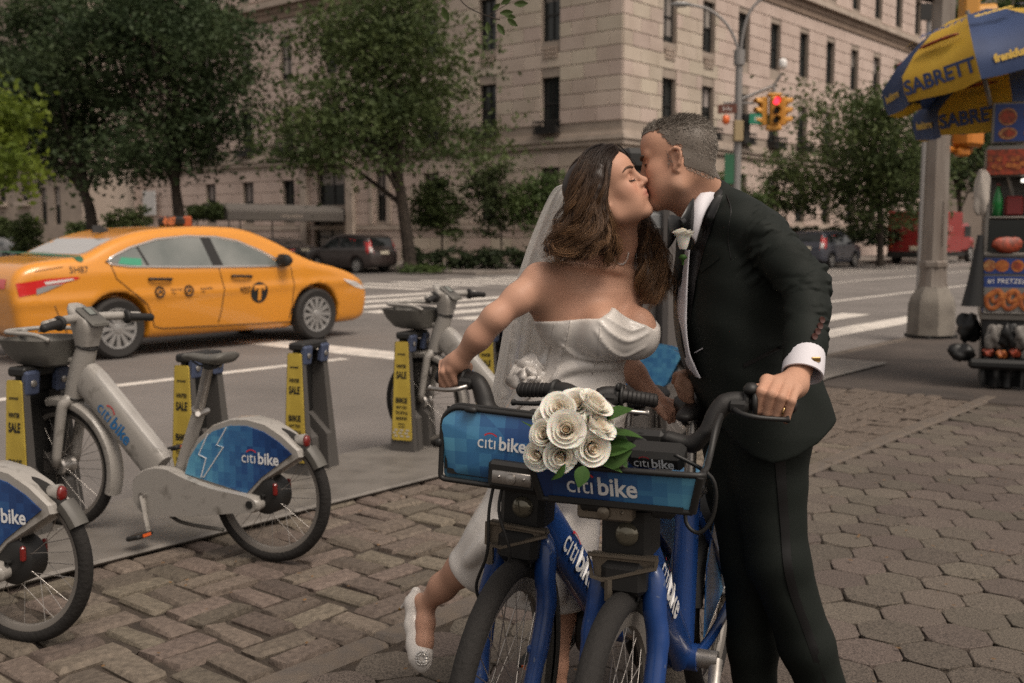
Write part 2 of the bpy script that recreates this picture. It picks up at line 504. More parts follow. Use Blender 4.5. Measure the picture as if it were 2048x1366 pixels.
# ================================================================ ground, road, pavements
def sheet(name, pts, m, z=0.0):
    mb = MB(); mb.add([(p.x, p.y, z) for p in pts], [tuple(range(len(pts)))])
    o = mb.build(name, m, smooth=0); o['kind'] = 'structure'; return o
def stq(s0, s1, t0, t1): return [S(s0, t0), S(s0, t1), S(s1, t1), S(s1, t0)][::-1]
ZR = -.06
g = sheet('road', stq(-60, 400, -300, 400), m_asph, ZR)
sl = MB()
def slab(mb, s0, s1, t0, t1, z0, z1, mi=0):
    c = S((s0+s1)/2, (t0+t1)/2, (z0+z1)/2)
    mb.box(c, (s1-s0, t1-t0, z1-z0), R=rotz(ROT_A), bev=.015, mi=mi)
KT = 5.32
slab(sl, -12, 60, -40, KT-.16, -.4, -.018)
o = sl.build('pavement_bed', m_dirt, smooth=0); o['kind'] = 'structure'
kb = MB()
s_ = -10.0
while s_ < 58:
    L = rnd.uniform(1.5, 2.1); slab(kb, s_, s_+L-.012, KT-.15, KT, -.35, .0+rnd.uniform(-.003, .003)); s_ += L
o = kb.build('kerb', m_kerb, smooth=0); o['kind'] = 'structure'
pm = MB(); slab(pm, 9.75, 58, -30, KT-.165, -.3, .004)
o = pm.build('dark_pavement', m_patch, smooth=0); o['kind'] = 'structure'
# granite strip between blocks and hexagons
gs = MB(); s_ = -3.0; ST0, ST1 = 2.70, 2.82
while s_ < 9.7:
    L = rnd.uniform(.55, .8); slab(gs, s_, s_+L-.01, ST0, ST1, -.1, .006+rnd.uniform(-.003, .004)); s_ += L
o = gs.build('granite_strip', m_kerb, smooth=0); o['kind'] = 'structure'

def project(p):
    q = Vector(p)-Vector((0, 0, HC)); cp, sp = math.cos(PITCH), math.sin(PITCH)
    d = q.y*cp-q.z*sp; yc = q.y*sp+q.z*cp
    return (1024+F_PX*q.x/d, 683-F_PX*yc/d, d) if d > .05 else (1e6, 1e6, d)
def in_view(p, mg=60):
    u, v, d = project(p); return d > 0 and -mg < u < 2048+mg and -mg < v < 1366+mg
class Pieces:
    """alike pieces: the nearest ones are objects of their own, the rest one joined mesh"""
    def __init__(s, parent, name, mats, limit=300): s.p, s.n, s.m, s.lim, s.items = parent, name, mats, limit, []
    def add(s, me, M): s.items.append((me, M))
    def done(s, stuff_name):
        s.items.sort(key=lambda it: (not in_view(it[1].translation), it[1].translation.length))
        inv = Matrix.Identity(4)
        for me, M in s.items[:s.lim]:
            o = link(s.n, me, s.p); o.matrix_local = M
        V = []; F = []; k = 0
        for me, M in s.items[s.lim:]:
            V += [tuple(M @ v.co) for v in me.vertices]; F += [tuple(i+k for i in p.vertices) for p in me.polygons]; k = len(V)
        if V:
            me = bpy.data.meshes.new(stuff_name); me.from_pydata(V, [], F); me.materials.append(s.m)
            o = link(stuff_name, me, s.p); o['kind'] = 'stuff'
def mm(loc, R3, sc3=(1, 1, 1)):
    return Matrix.Translation(loc) @ R3.to_4x4() @ Matrix.Diagonal((*sc3, 1))
# granite setts laid in herringbone
sett_me = []
for i in range(7):
    mb = MB(); mb.box((0, 0, -.045), (.262, .118, .09), bev=.011)
    mb.v = [(x+rnd.uniform(-.010, .010), y+rnd.uniform(-.009, .009), z+rnd.uniform(-.006, .004)) for x, y, z in mb.v]
    me = bpy.data.meshes.new('sett'); me.from_pydata(mb.v, [], mb.f); me.materials.append(m_granite)
    me.polygons.foreach_set('use_smooth', [True]*len(me.polygons)); me.set_sharp_from_angle(angle=.5); sett_me.append(me)
band = empty('granite_paving', S(0, 3.5, 0)); band['kind'] = 'structure'; band.location = (0, 0, 0)
pc = Pieces(band, 'granite_block', m_granite)
U = .138; o0s, o0t = -3.0, ST1+.0
CW = .272
for i in range(60):
    for j in range(10):
        hor = (i+j) % 2; ds = rnd.uniform(-.02, .02)
        for q in (-1, 1):
            s_, t_ = o0s+(i+.5)*CW+(j % 3)*.03, ST1+(j+.5)*CW
            if hor: t_ += q*CW/4; s_ += ds
            else: s_ += q*CW/4; t_ += ds*.4
            if not (-3 < s_ < 9.68) or t_+(CW/4 if hor else CW/2) > KT-.1: continue
            p = S(s_, t_, rnd.uniform(-.005, .005))
            if not in_view(p, 120): continue
            R = rotz(ROT_A+(0 if hor else PI/2)+rnd.uniform(-.05, .05)) @ Euler((rnd.uniform(-.03, .03), rnd.uniform(-.02, .02), 0)).to_matrix()
            pc.add(rnd.choice(sett_me), mm(p, R, (rnd.uniform(.88, 1.02), rnd.uniform(.86, 1.06), 1)))
pc.done('far_granite_blocks')
# hexagonal asphalt pavers
hex_me = []
for i in range(5):
    mb = MB(); R_ = .1318; ring = lambda r, z: [(r*(.965+.0*k)*math.cos(PI/3*k+PI/6+d_), r*.965*math.sin(PI/3*k+PI/6+d_), z) for k in range(6) for d_ in (-.13, .13)]
    rr = [rnd.uniform(-.003, .003) for _ in range(6)]
    mb.loft([ring(R_-.004, -.06), ring(R_-.004, -.012), ring(R_-.006, -.002), ring(R_-.010, 0)], caps=True)
    mb.v = [(x+rnd.uniform(-.0035, .0035), y+rnd.uniform(-.0035, .0035), z) for x, y, z in mb.v]
    me = bpy.data.meshes.new('hex'); me.from_pydata(mb.v, [], mb.f); me.materials.append(m_hex); hex_me.append(me)
hexp = empty('hexagon_paving', (0, 0, 0)); hexp['kind'] = 'structure'
pc = Pieces(hexp, 'hexagon_paver', m_hex)
fl = .232
for i in range(-30, 70):
    for j in range(-45, 30):
        s_ = i*fl+(j % 2)*fl/2; t_ = 2.5-(j+20)*fl*math.sqrt(3)/2+2.6-2.6
        t_ = ST0-.13-(j+45)*fl*math.sqrt(3)/2
        if s_ > 9.62: continue
        p = S(s_, t_, rnd.uniform(-.005, .004))
        if not in_view(p, 120) or p.y < 2.6: continue
        R = rotz(ROT_A+rnd.choice(range(6))*PI/3) @ Euler((rnd.uniform(-.012, .012), rnd.uniform(-.012, .012), 0)).to_matrix()
        pc.add(rnd.choice(hex_me), mm(p, R))
pc.done('far_hexagon_pavers')
# fallen leaf bits and dirt
def leafquads(C, size, n=None, flat=.0, up=None, jit=1.0):
    n = len(C); a = NR.uniform(0, 2*PI, n); z = NR.uniform(-1, 1, n)
    nrm = np.stack([np.cos(a)*np.sqrt(1-z*z), np.sin(a)*np.sqrt(1-z*z), z], 1)
    if flat: nrm = nrm*(1-flat)+np.array([0, 0, 1.0])*flat; nrm /= np.linalg.norm(nrm, axis=1, keepdims=True)
    r = NR.normal(size=(n, 3)); u = np.cross(nrm, r); u /= np.linalg.norm(u, axis=1, keepdims=True)+1e-9; w = np.cross(nrm, u)
    s = size*NR.uniform(.6, 1.3, n)[:, None]
    V = np.stack([C-u*s, C+w*s*.55, C+u*s, C-w*s*.55], 1).reshape(-1, 3)
    return V, np.arange(4*n).reshape(n, 4)
n = 520; ss = NR.uniform(-.5, 10, n); tt = NR.uniform(-1.5, 4.2, n)
C = np.array([tuple(S(a, b, .012)) for a, b in zip(ss, tt)])
V, F = leafquads(C, .011, flat=.92)
o = link('fallen_leaves', mesh_np('fallen_leaves', V, F, [mat('dry_leaf', (.20, .10, .03), .8, col2=(.10, .06, .03), nscale=3, world=True)])); o['kind'] = 'stuff'; o['label'] = 'small dry leaves scattered over the paving'

# painted markings
mk = MB()
def stripe(s0, s1, t0, t1, z=.004): mk.add([(p.x, p.y, ZR+z) for p in stq(s0, s1, t0, t1)], [(0, 1, 2, 3)])
for k in range(11):
    t0 = 6.35+k*1.22; stripe(13.9, 19.6, t0, t0+.55)
o = mk.build('crosswalk', m_paint, smooth=0); o['kind'] = 'structure'
mk = MB(); stripe(-12, 8.6, 9.72, 9.9); stripe(8.9, 9.5, 5.6, 12.6); stripe(-12, 8.6, 13.2, 13.34)
stripe(22.5, 60, 9.6, 9.75); stripe(22.5, 60, 13.2, 13.34)
for k in range(9):
    t0 = 20.6; stripe(20.3+k*1.25, 20.85+k*1.25, 20.3, 24)
for k in range(5): stripe(24+k*.0, 58, 15.6+k*.75, 15.7+k*.75)
o = mk.build('lane_marking', m_paint, smooth=0); o['kind'] = 'structure'
# far pavements
fp = MB()
slab(fp, 32.6, 110, 20.2, 60, -.3, .07); slab(fp, 28.6, 39, 25.5, 140, -.3, .06)
o = fp.build('far_sidewalk', m_far, smooth=0); o['kind'] = 'structure'

# ================================================================ apartment building of limestone blocks
stone_unit = MB(); stone_unit.box((0, 0, 0), (1, 1, 1), bev=.0)
me = bpy.data.meshes.new('stone'); 
_c = .03
vs = [(-.5, 0, -.5), (.5, 0, -.5), (.5, 0, .5), (-.5, 0, .5)]
vs = [(x, 0.0, z) for x, _, z in vs]+[(x, -.7, z) for x, _, z in vs]+[(x*.98, -1.0, z*.955) for x, _, z in vs]
fs = [(8, 9, 10, 11)]+[(a+4*k, (a+1) % 4+4*k, (a+1) % 4+4*k+4, a+4*k+4) for k in (0, 1) for a in range(4)]
me.from_pydata(vs, [], fs); me.materials.append(m_stone); stone_me = me
wf = MB()
def window_mesh():
    mb = MB()
    for x, w in ((-.5, .07), (.5, .07), (0, .035)): mb.box((x*(1-.05), 0, .5), (w, .09, 1.0))
    for z, h in ((.02, .04), (.98, .04), (.5, .035)): mb.box((0, .004, z), (.93, .08, h))
    me = bpy.data.meshes.new('window'); me.from_pydata(mb.v, [], mb.f); me.materials.append(m_wframe); return me
win_me = window_mesh()
mb = MB(); mb.add([(-.46, .02, .02), (.46, .02, .02), (.46, .02, .98), (-.46, .02, .98)], [(0, 1, 2, 3)])
pane_me = bpy.data.meshes.new('pane'); pane_me.from_pydata(mb.v, [], mb.f); pane_me.materials.append(m_glass)
mb = MB()
for k in range(10): mb.add([(-.45+.09*k, -.005+.012*(k % 2), 0), (-.36+.09*k, -.005+.012*((k+1) % 2), 0), (-.36+.09*k, -.005+.012*((k+1) % 2), 1), (-.45+.09*k, -.005+.012*(k % 2), 1)], [(0, 1, 2, 3)])
blind_me = {}
for nm, m_ in (('blind', m_blind), ('drape', m_drape)):
    b = bpy.data.meshes.new(nm); b.from_pydata(mb.v, [], mb.f); b.materials.append(m_); blind_me[nm] = b

def facade(bld, O, e, nrm, L, H, wins, course, slen, stones, depth=.28, wallm=0, zst=0.0, skip_stone=None):
    """wall with real openings, its stones, windows. wins: (d, w, z0, z1, kind)"""
    xs = sorted({0.0, L, *[w[0]-w[1]/2 for w in wins], *[w[0]+w[1]/2 for w in wins]})
    zs = sorted({0.0, H, *[w[2] for w in wins], *[w[3] for w in wins]})
    P = lambda d, z, q=0.0: O+e*d+Vector((0, 0, z))+nrm*q
    mb = MB()
    ins = lambda x, z: any(abs(x-w[0]) < w[1]/2 and w[2] < z < w[3] for w in wins)
    for i in range(len(xs)-1):
        for j in range(len(zs)-1):
            if not ins((xs[i]+xs[i+1])/2, (zs[j]+zs[j+1])/2):
                mb.add([P(xs[i], zs[j]), P(xs[i+1], zs[j]), P(xs[i+1], zs[j+1]), P(xs[i], zs[j+1])], [(0, 1, 2, 3)])
    for d, w, z0, z1, kd in wins:
        a, b = d-w/2, d+w/2
        for p, q in (((a, z0), (b, z0)), ((b, z0), (b, z1)), ((b, z1), (a, z1)), ((a, z1), (a, z0))):
            mb.add([P(*p), P(*q), P(*q, -depth), P(*p, -depth)], [(0, 1, 2, 3)])
        mb.add([P(a, z0, -depth-.25), P(b, z0, -depth-.25), P(b, z1, -depth-.25), P(a, z1, -depth-.25)], [(0, 1, 2, 3)], 1)
    mb.build('wall', [m_joint, m_wframe], bld, smooth=0)
    R = Matrix((e, -nrm, Vector((0, 0, 1)))).transposed()
    for d, w, z0, z1, kd in wins:
        o = link('window', win_me, bld); M = mm(P(d, z0, -depth+.05), R, (w, 1, z1-z0)); o.matrix_local = M
        if not in_view(P(d, z0), 200): continue
        p = link('pane', pane_me, o)
        k = rnd.random()
        if kd == 'r': b = link('drape', blind_me['drape'], o); b.matrix_local = mm((.0, .06, 0), Matrix.Identity(3), (.35, 1, 1))
        if k < .6:
            h = rnd.choice((.25, .4, .5, .5, .85)); b = link('blind', blind_me['blind'], o); b.matrix_local = mm((0, -.02 if 0 else .012, 1-h), Matrix.Identity(3), (1, .5, h*.97))
            b.location.y = -.0; b.location.y = .014
    # courses of stones
    r = 0; z = zst
    while z < H-.1:
        z1 = min(z+course, H); segs = [(0.0, L)]
        for d, w, a, b, kd in wins:
            if b > z+.06 and a < z1-.06:
                ns = []
                for q0, q1 in segs:
                    if d-w/2 > q0: ns.append((q0, min(q1, d-w/2)))
                    if d+w/2 < q1: ns.append((max(q0, d+w/2), q1))
                segs = [q for q in ns if q[1]-q[0] > .05]
        cuts = [(r % 2)*slen/2+k*slen for k in range(int(L/slen)+2)]
        for q0, q1 in segs:
            cc = [q0]+[c for c in cuts if q0+.2 < c < q1-.2]+[q1]
            for a, b in zip(cc[:-1], cc[1:]):
                if skip_stone and skip_stone(z, z1, a, b): continue
                ja = 0 if a == 0 else .018
                stones.add(stone_me, mm(P((a+b)/2, (z+z1)/2, 0), R, (b-a-.022, .045, z1-z-.032)))
        z += course; r += 1
def band(mb, O, e, nrm, d0, d1, z0, z1, out, mi=0, back=.1):
    c = O+e*((d0+d1)/2)+Vector((0, 0, (z0+z1)/2))+nrm*((out-back)/2)
    mb.box(c, (d1-d0, out+back, z1-z0), R=Matrix((e, -nrm, Vector((0, 0, 1)))).transposed(), mi=mi)

COR = at_y(1243, 400, 45.0); COR.z = 0; BS, BT = to_st(COR)
bld = empty('apartment_building', (0, 0, 0), 0, 'tall limestone apartment building with a corner facing the crossing and iron window boxes', 'building')
stones = Pieces(bld, 'stone', m_stone)
ROWS = [(2.05, 4.35), (5.98, 8.22), (9.75, 12.05), (14.35, 16.5), (18.1, 20.2)]
LW = []
for i in range(9):
    d = 3.77+3.63*i
    for j, (a, b) in enumerate(ROWS):
        if j == 0 and i in (3, 4): continue
        LW.append((d, 1.02, a, b, 'r' if i == 0 and j in (1, 2) else ''))
LW += [(14.6, .75, 2.05, 4.6, ''), (18.4, 2.2, 2.9, 5.0, ''), (18.6, 2.4, .12, 2.35, '')]
RW = [(3.6+3.4*i, 1.15, a, b, '') for i in range(10) for a, b in ROWS]
HB = 26.0
skipL = lambda z, z1, a, b: (5.15 < z1 and z < 5.75) or (12.95 < z1-.05 and z < 14.0)
facade(bld, S(BS, BT), CX, -AX, 37.5, HB, LW, .615, 1.32, stones, skip_stone=skipL)
facade(bld, S(BS, BT), AX, -CX, 37.5, HB, RW, .615, 1.32, stones, skip_stone=skipL)
stones.done('far_stones')
tr = MB()
for e, n_ in ((CX, -AX), (AX, -CX)):
    O = S(BS, BT)
    for z0, z1, out, mi in ((5.16, 5.36, .12, 0), (5.38, 5.56, .22, 0), (5.58, 5.74, .10, 0), (1.62, 1.84, .11, 0), (13.0, 13.3, .10, 1), (13.32, 13.62, .16, 1), (13.64, 13.84, .42, 0), (13.86, 14.0, .3, 0), (20.9, 21.5, .5, 0)):
        ov = out+.003 if e is CX else 0   # wraps the corner once
        band(tr, O, e, n_, -ov, 37.5, z0, z1, out, mi)
tr.build('cornice', [m_trim, m_brown], bld, smooth=0)
# iron window boxes, vents
vb = MB(); gr = MB()
for e, n_, wl_ in ((CX, -AX, LW), (AX, -CX, RW)):
    O = S(BS, BT); R = Matrix((e, -n_, Vector((0, 0, 1)))).transposed()
    for d, w, z0, z1, kd in wl_:
        if abs(z0-5.98) < .01:
            g = MB()
            c = O+e*d+n_*.28
            g.box(c+Vector((0, 0, 5.8)), (w+.25, .4, .06), R); g.box(c+Vector((0, 0, 6.3)), (w+.25, .4, .04), R)
            for k in range(9):
                g.box(c+n_*.19+e*((k/8-.5)*(w+.2))+Vector((0, 0, 6.05)), (.035, .025, .48), R)
            g.box(c+Vector((0, 0, 5.95)), (w+.1, .3, .26), R)
            if in_view(c+Vector((0, 0, 6)), 60): g.build('window_box', m_wframe, bld, smooth=0)
        if abs(z0-9.75) < .01 and in_view(O+e*d+Vector((0, 0, 9)), 60) and abs(d-5) < 3:
            gr = MB(); c = O+e*d+n_*.06+Vector((0, 0, 9.25)); gr.box(c, (.82, .02, .52), R, mi=0)
            for k in range(5): gr.box(c+n_*.02+e*((k-2)*.17), (.03, .03, .52), R, mi=1)
            for k in range(3): gr.box(c+n_*.022+Vector((0, 0, (k-1)*.19)), (.82, .03, .03), R, mi=1)
            gr.build('wall_vent', [m_brown, m_trim], bld, smooth=0)
pil = MB()
for d in (16.7, 20.4): band(pil, S(BS, BT), CX, -AX, d-.25, d+.25, 0, 5.1, .3)
band(pil, S(BS, BT), CX, -AX, 16.4, 20.7, 5.0, 5.14, .55); 
for d in (13.95, 15.25): band(pil, S(BS, BT), CX, -AX, d-.12, d+.12, 1.9, 4.8, .12)
pil.build('entrance_surround', m_trim, bld, smooth=0)
# awning over the pavement in front of the door
awn = empty('entrance_awning', S(33.5, BT+18.5, 0), ROT_A, 'grey barrel canvas awning reaching from the building door over the pavement', 'awning')
mb = MB(); rings = []
for k in range(13):
    a = PI*k/12; y = -1.35*math.cos(a); z = 2.48+.40*math.sin(a)
    rings.append([(x, y, z) for x in (-3.4, 0, 3.98)])
mb.loft(rings, closed=False, caps=False)
mb.add([(-3.4, -1.35*math.cos(PI*k/12), 2.48+.40*math.sin(PI*k/12)) for k in range(13)], [tuple(range(13))])
for y in (-1.35, 1.35): mb.box((.29, y, 2.27), (7.38, .012, .42))
mb.box((-3.4, 0, 2.27), (.012, 2.7, .42))
mb.build('canvas', m_awn, awn, smooth=.5)
mb = MB()
for x in (-3.3, -.8): 
    for y in (-1.3, 1.3): mb.cyl((x, y, 0), (x, y, 2.1), .035, n=8)
mb.build('post', m_wframe, awn)
mb = MB(); add_text(mb, 'FIFTH AVENUE', (.4, -1.36, 2.27), (1, 0, 0), (0, 0, 1), .2)
mb.build('lettering', m_pale, awn, smooth=0)

# pale neighbour with arched openings
nb = empty('pale_townhouse', (0, 0, 0), 0, 'pale stone townhouse with arched ground floor windows left of the apartment building', 'building')
nst = Pieces(nb, 'stone', m_pale, 0)
O2 = S(BS-3.0, BT+38.6)
NW = []
for i in range(6):
    for a, b in ((3.6, 5.4), (7.2, 9.6), (11.2, 13.4), (15, 17)): NW.append((7.5+3.3*i, 1.1, a, b, ''))
    NW.append((7.5+3.3*i, 1.0, .5, 2.35, ''))
NW.append((3.2, .9, 2.0, 4.4, '')); NW.append((5.0, .9, 2.0, 4.4, ''))
facade(nb, O2, CX, -AX, 30, 22, NW, 40, 40, nst)
mb = MB(); band(mb, O2, CX, -AX, 0, 30, 6.0, 6.35, .35)
for i in range(6):
    band(mb, O2, CX, -AX, 6.7+3.3*i, 8.3+3.3*i, 3.25, 3.55, .4); c = O2+CX*(7.5+3.3*i)
    pl = [(.62*math.cos(PI*k/10), .62*math.sin(PI*k/10)) for k in range(11)]+[(.5*math.cos(PI*k/10), .5*math.sin(PI*k/10)) for k in range(10, -1, -1)]
    mb.prism(pl, c-AX*.0+Vector((0, 0, 2.3)), CX, Vector((0, 0, 1)), .12)
    pl = [(.5*math.cos(PI*k/10), .5*math.sin(PI*k/10)) for k in range(11)]
    mb.prism(pl, c+AX*.05+Vector((0, 0, 2.35)), CX, Vector((0, 0, 1)), .1, mi=1)
mb.build('stone_trim', [m_pale, m_wframe], nb, smooth=0)
mb = MB(); mb.add([O2, O2+AX*6, O2+AX*6+Vector((0, 0, 22)), O2+Vector((0, 0, 22))], [(0, 1, 2, 3)])
mb.build('side_wall', m_pale, nb, smooth=0)
sg = MB(); R = rotz(ROT_A); p = S(BS-.4, BT+35.2, 3.3); sg.box(p, (.06, 1.4, 1.5), R, bev=.01)
o = sg.build('wall_sign', mat('sign_white', (.5, .5, .5), .5), None); tagp(o, 'pale rectangular sign on the wall where the two buildings meet', 'sign')
# far buildings beyond the right facade
fb = empty('distant_building', (0, 0, 0), 0, 'hazy pale building far behind the trees at the top right', 'building')
nst = Pieces(fb, 'stone', m_pale, 0)
facade(fb, S(BS+60, 24), AX, -CX, 60, 34, [(3+4*i, 1.3, 5+4*j, 7.2+4*j, '') for i in range(13) for j in range(7)], 60, 60, nst)
mb = MB(); a = S(BS+60, 24); mb.add([a, a+CX*30, a+CX*30+Vector((0, 0, 34)), a+Vector((0, 0, 34))], [(0, 1, 2, 3)]); mb.build('side_wall', m_pale, fb, smooth=0)

# ================================================================ trees, hedges, saplings
def cloud(blobs, ncl, nleaf, csize, droop=.22):
    """blobs (centre, radii) -> leaf positions gathered in flattened sprays"""
    w = np.array([b[1][0]*b[1][1]*b[1][2] for b in blobs])**.75; w /= w.sum()
    ch = NR.choice(len(blobs), ncl, p=w); d = NR.normal(size=(ncl, 3)); d /= np.linalg.norm(d, axis=1, keepdims=True)
    r = NR.uniform(.25, 1.0, ncl)**.55
    cen = np.array([b[0] for b in blobs])[ch]+d*r[:, None]*np.array([b[1] for b in blobs])[ch]
    k = NR.randint(0, ncl, nleaf); q = NR.normal(size=(nleaf, 3))*csize*np.array([1, 1, droop])
    tl = NR.normal(size=(ncl, 2))*.35; q[:, 2] += q[:, 0]*tl[k, 0]+q[:, 1]*tl[k, 1]-np.abs(q[:, 0])*.12
    return cen[k]+q, cen
def px_blobs(y, lst, dz=.8):
    k = y/F_PX; return [(tuple(at_y(u, v, y+dy*k*100)), (ru*k, (ru+rv)/2*k*dz, rv*k)) for u, v, ru, rv, dy in lst]
def tree(name, label, y, trunk, blobs, mleaf, ncl=150, nleaf=9000, size=.13, csize=.55, tr=.2, group='street trees along the building', limbs=14):
    b = at_y(trunk[0][0], trunk[0][1], y); root = empty(name, (b.x, b.y, 0), 0, label, 'tree', group)
    off = Vector((-b.x, -b.y, 0)); pts = [at_y(u, v, y) for u, v in trunk]; pts[0].z = 0
    bl = px_blobs(y, blobs); L, cen = cloud(bl, ncl, nleaf, csize)
    mb = MB(); pp = vcat([p+off for p in pts], 6); n = len(pp)
    mb.tube(pp, [tr*(1.35 if i == 0 else 1-.45*i/n) for i in range(n)], 9)
    top = len(pp)-1
    for k in range(limbs):
        c = Vector(cen[NR.randint(len(cen))])+off; i = rnd.randint(int(n*.45), top); st = pp[i]
        mid = st.lerp(c, .5)+Vector((rnd.uniform(-.4, .4), rnd.uniform(-.4, .4), rnd.uniform(.1, .6)))
        mb.tube(vcat([st, mid, c], 4), [tr*.42*(1-.88*q/8) for q in range(9)], 6)
    mb.build('trunk', m_bark, root)
    V, F = leafquads(L+np.array(off), size, flat=.4)
    link('crown', mesh_np('crown', V, F, [mleaf]), root)
    return root
tree('street_tree', 'broad honey locust with forked trunk standing right of the awning', 40.5, [(822, 545), (812, 460), (803, 400), (797, 345), (800, 270)],
     [(790, 170, 150, 110, 0), (700, 240, 130, 80, -1), (880, 240, 120, 90, 1), (740, 110, 110, 90, 1), (620, 270, 90, 60, 0), (940, 300, 60, 50, -1), (800, 60, 90, 70, 0), (580, 230, 60, 40, 1), (720, 310, 110, 40, -1), (680, 60, 80, 80, 1), (860, 130, 80, 80, -1), (760, 10, 110, 60, 0), (560, 300, 50, 35, 0)], m_leafA, 130, 21000, .115, .8, .26)
tree('street_tree', 'dark full tree in front of the building left of the awning', 42, [(365, 500), (358, 430), (352, 380), (345, 300)],
     [(330, 200, 120, 110, 0), (300, 90, 110, 110, 1), (420, 120, 90, 90, -1), (400, 260, 90, 60, 0), (440, 40, 50, 50, 0), (280, 290, 80, 50, -1), (470, 190, 50, 40, 1), (320, 20, 110, 60, 0), (240, 60, 80, 80, -1), (470, 260, 50, 30, 1), (300, 330, 90, 35, 0), (390, 20, 80, 60, 1)], m_leafB, 150, 24000, .118, .8, .26)
tree('street_tree', 'dark tree before the pale townhouse behind the taxi roof', 44, [(190, 500), (182, 430), (168, 380), (160, 320)],
     [(130, 220, 110, 110, 0), (60, 120, 100, 90, 1), (170, 110, 90, 80, -1), (60, 260, 80, 70, 0), (200, 290, 70, 50, 1), (20, 60, 60, 60, 0), (110, 40, 70, 60, 0), (30, 180, 80, 70, 0), (120, 310, 70, 40, 0), (200, 210, 70, 70, 1)], m_leafB, 140, 22000, .118, .8, .26)
tree('street_tree', 'yellow green tree reaching in at the left edge above the taxi boot', 24, [(-160, 560), (-150, 430), (-130, 300)],
     [(-20, 290, 90, 55, 0), (-60, 250, 120, 70, 0), (0, 330, 60, 40, -1), (-120, 220, 120, 120, 1), (20, 240, 40, 30, 0)], m_leafC, 90, 6500, .09, .33, .14)
tree('street_tree', 'wide dark tree hiding the right facade above the parked blue car', 47, [(1762, 490), (1760, 430), (1755, 360), (1750, 300)],
     [(1740, 330, 120, 90, 0), (1690, 250, 90, 70, 1), (1800, 280, 80, 110, -1), (1640, 330, 60, 60, 0), (1790, 390, 90, 60, 0), (1720, 190, 60, 40, 0), (1850, 350, 60, 80, 1), (1620, 250, 30, 25, 1), (1760, 200, 50, 40, -1), (1700, 400, 80, 40, 0), (1600, 300, 40, 30, 0), (1650, 220, 40, 30, 1)], m_leafA, 105, 14000, .12, .85, .16)
tree('street_tree', 'tree behind the steel pole beside the red truck', 58, [(1925, 490), (1920, 420), (1915, 350)],
     [(1930, 330, 70, 70, 0), (1900, 260, 60, 80, 1), (1960, 270, 60, 80, 0)], m_leafB, 90, 6500, .15, .6, .16)
tree('street_tree', 'pale far tree showing above the food cart umbrella', 75, [(2010, 480), (2005, 300), (2000, 120)],
     [(1960, 60, 70, 60, 0), (2030, 30, 70, 60, 1), (1925, 30, 40, 40, 0), (1990, 130, 60, 50, 0)], m_leafE, 90, 5500, .2, .8, .25)
SAP = 'saplings planted along the building'
tree('sapling', 'dark bushy sapling against the wall right of the tall locust', 43, [(884, 530), (884, 470), (882, 420)], [(880, 415, 52, 40, 0), (870, 385, 30, 25, 0), (895, 450, 40, 22, 0), (850, 430, 28, 20, 0)], m_leafA, 50, 3000, .10, .3, .05, SAP, 6)
tree('sapling', 'loose sapling before the second ground floor window', 43, [(1003, 535), (1001, 450), (990, 380)], [(985, 345, 40, 30, 0), (1000, 390, 45, 35, 0), (960, 380, 28, 25, 0), (1020, 430, 25, 22, 0), (985, 450, 25, 30, 0)], m_leafD, 60, 2600, .10, .3, .04, SAP, 8)
tree('sapling', 'light green sapling just left of the bride veil', 42, [(1085, 545), (1083, 480), (1085, 420)], [(1090, 380, 42, 40, 0), (1060, 410, 40, 25, 0), (1110, 350, 30, 22, 0), (1050, 440, 25, 20, 0)], m_leafE, 50, 2200, .10, .3, .04, SAP, 8)
tree('sapling', 'thin sapling on the right facade behind the groom shoulder', 50, [(1575, 500), (1572, 430), (1565, 380)], [(1570, 370, 50, 40, 0), (1545, 400, 40, 30, 0), (1610, 410, 30, 25, 0)], m_leafD, 45, 2000, .11, .35, .04, SAP, 8)
tree('sapling', 'light sapling beside the green sign pole behind the groom neck', 44, [(1455, 545), (1452, 470), (1448, 400)], [(1450, 400, 26, 70, 0), (1500, 395, 35, 25, 0), (1510, 420, 30, 25, 0)], m_leafE, 40, 2000, .10, .3, .04, SAP, 8)
def hedge(label, u0, u1, v0, v1, y, m, n, size, name='hedge', yr=1.2, cat='hedge'):
    k = y/F_PX; blobs = []
    for i in range(9):
        u = u0+(u1-u0)*(i+.5)/9; blobs.append((tuple(at_y(u, (v0+v1)/2+rnd.uniform(-4, 4), y+rnd.uniform(-.4, .4))), ((u1-u0)/9*.9*k, yr*.6, (v1-v0)/2*.9*k*rnd.uniform(.85, 1.1))))
    L, c = cloud(blobs, 110, n, .14)
    L = L[L[:, 2] > .02]; V, F = leafquads(L, size)
    o = link(name, mesh_np(name, V, F, [m])); o['label'] = label; o['category'] = cat
    return o
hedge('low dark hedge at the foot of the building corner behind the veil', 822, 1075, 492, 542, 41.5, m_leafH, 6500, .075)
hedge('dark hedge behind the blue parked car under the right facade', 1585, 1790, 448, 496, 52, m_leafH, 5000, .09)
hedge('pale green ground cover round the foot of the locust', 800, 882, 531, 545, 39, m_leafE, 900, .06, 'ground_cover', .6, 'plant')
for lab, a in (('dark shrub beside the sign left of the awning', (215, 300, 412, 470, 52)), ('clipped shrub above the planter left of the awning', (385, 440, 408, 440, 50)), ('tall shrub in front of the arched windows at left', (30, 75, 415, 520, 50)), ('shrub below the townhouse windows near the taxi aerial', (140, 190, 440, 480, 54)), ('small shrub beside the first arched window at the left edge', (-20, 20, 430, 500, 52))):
    hedge(lab, *a, m_leafA, 1500, .1, 'shrub', 1.0, 'shrub')
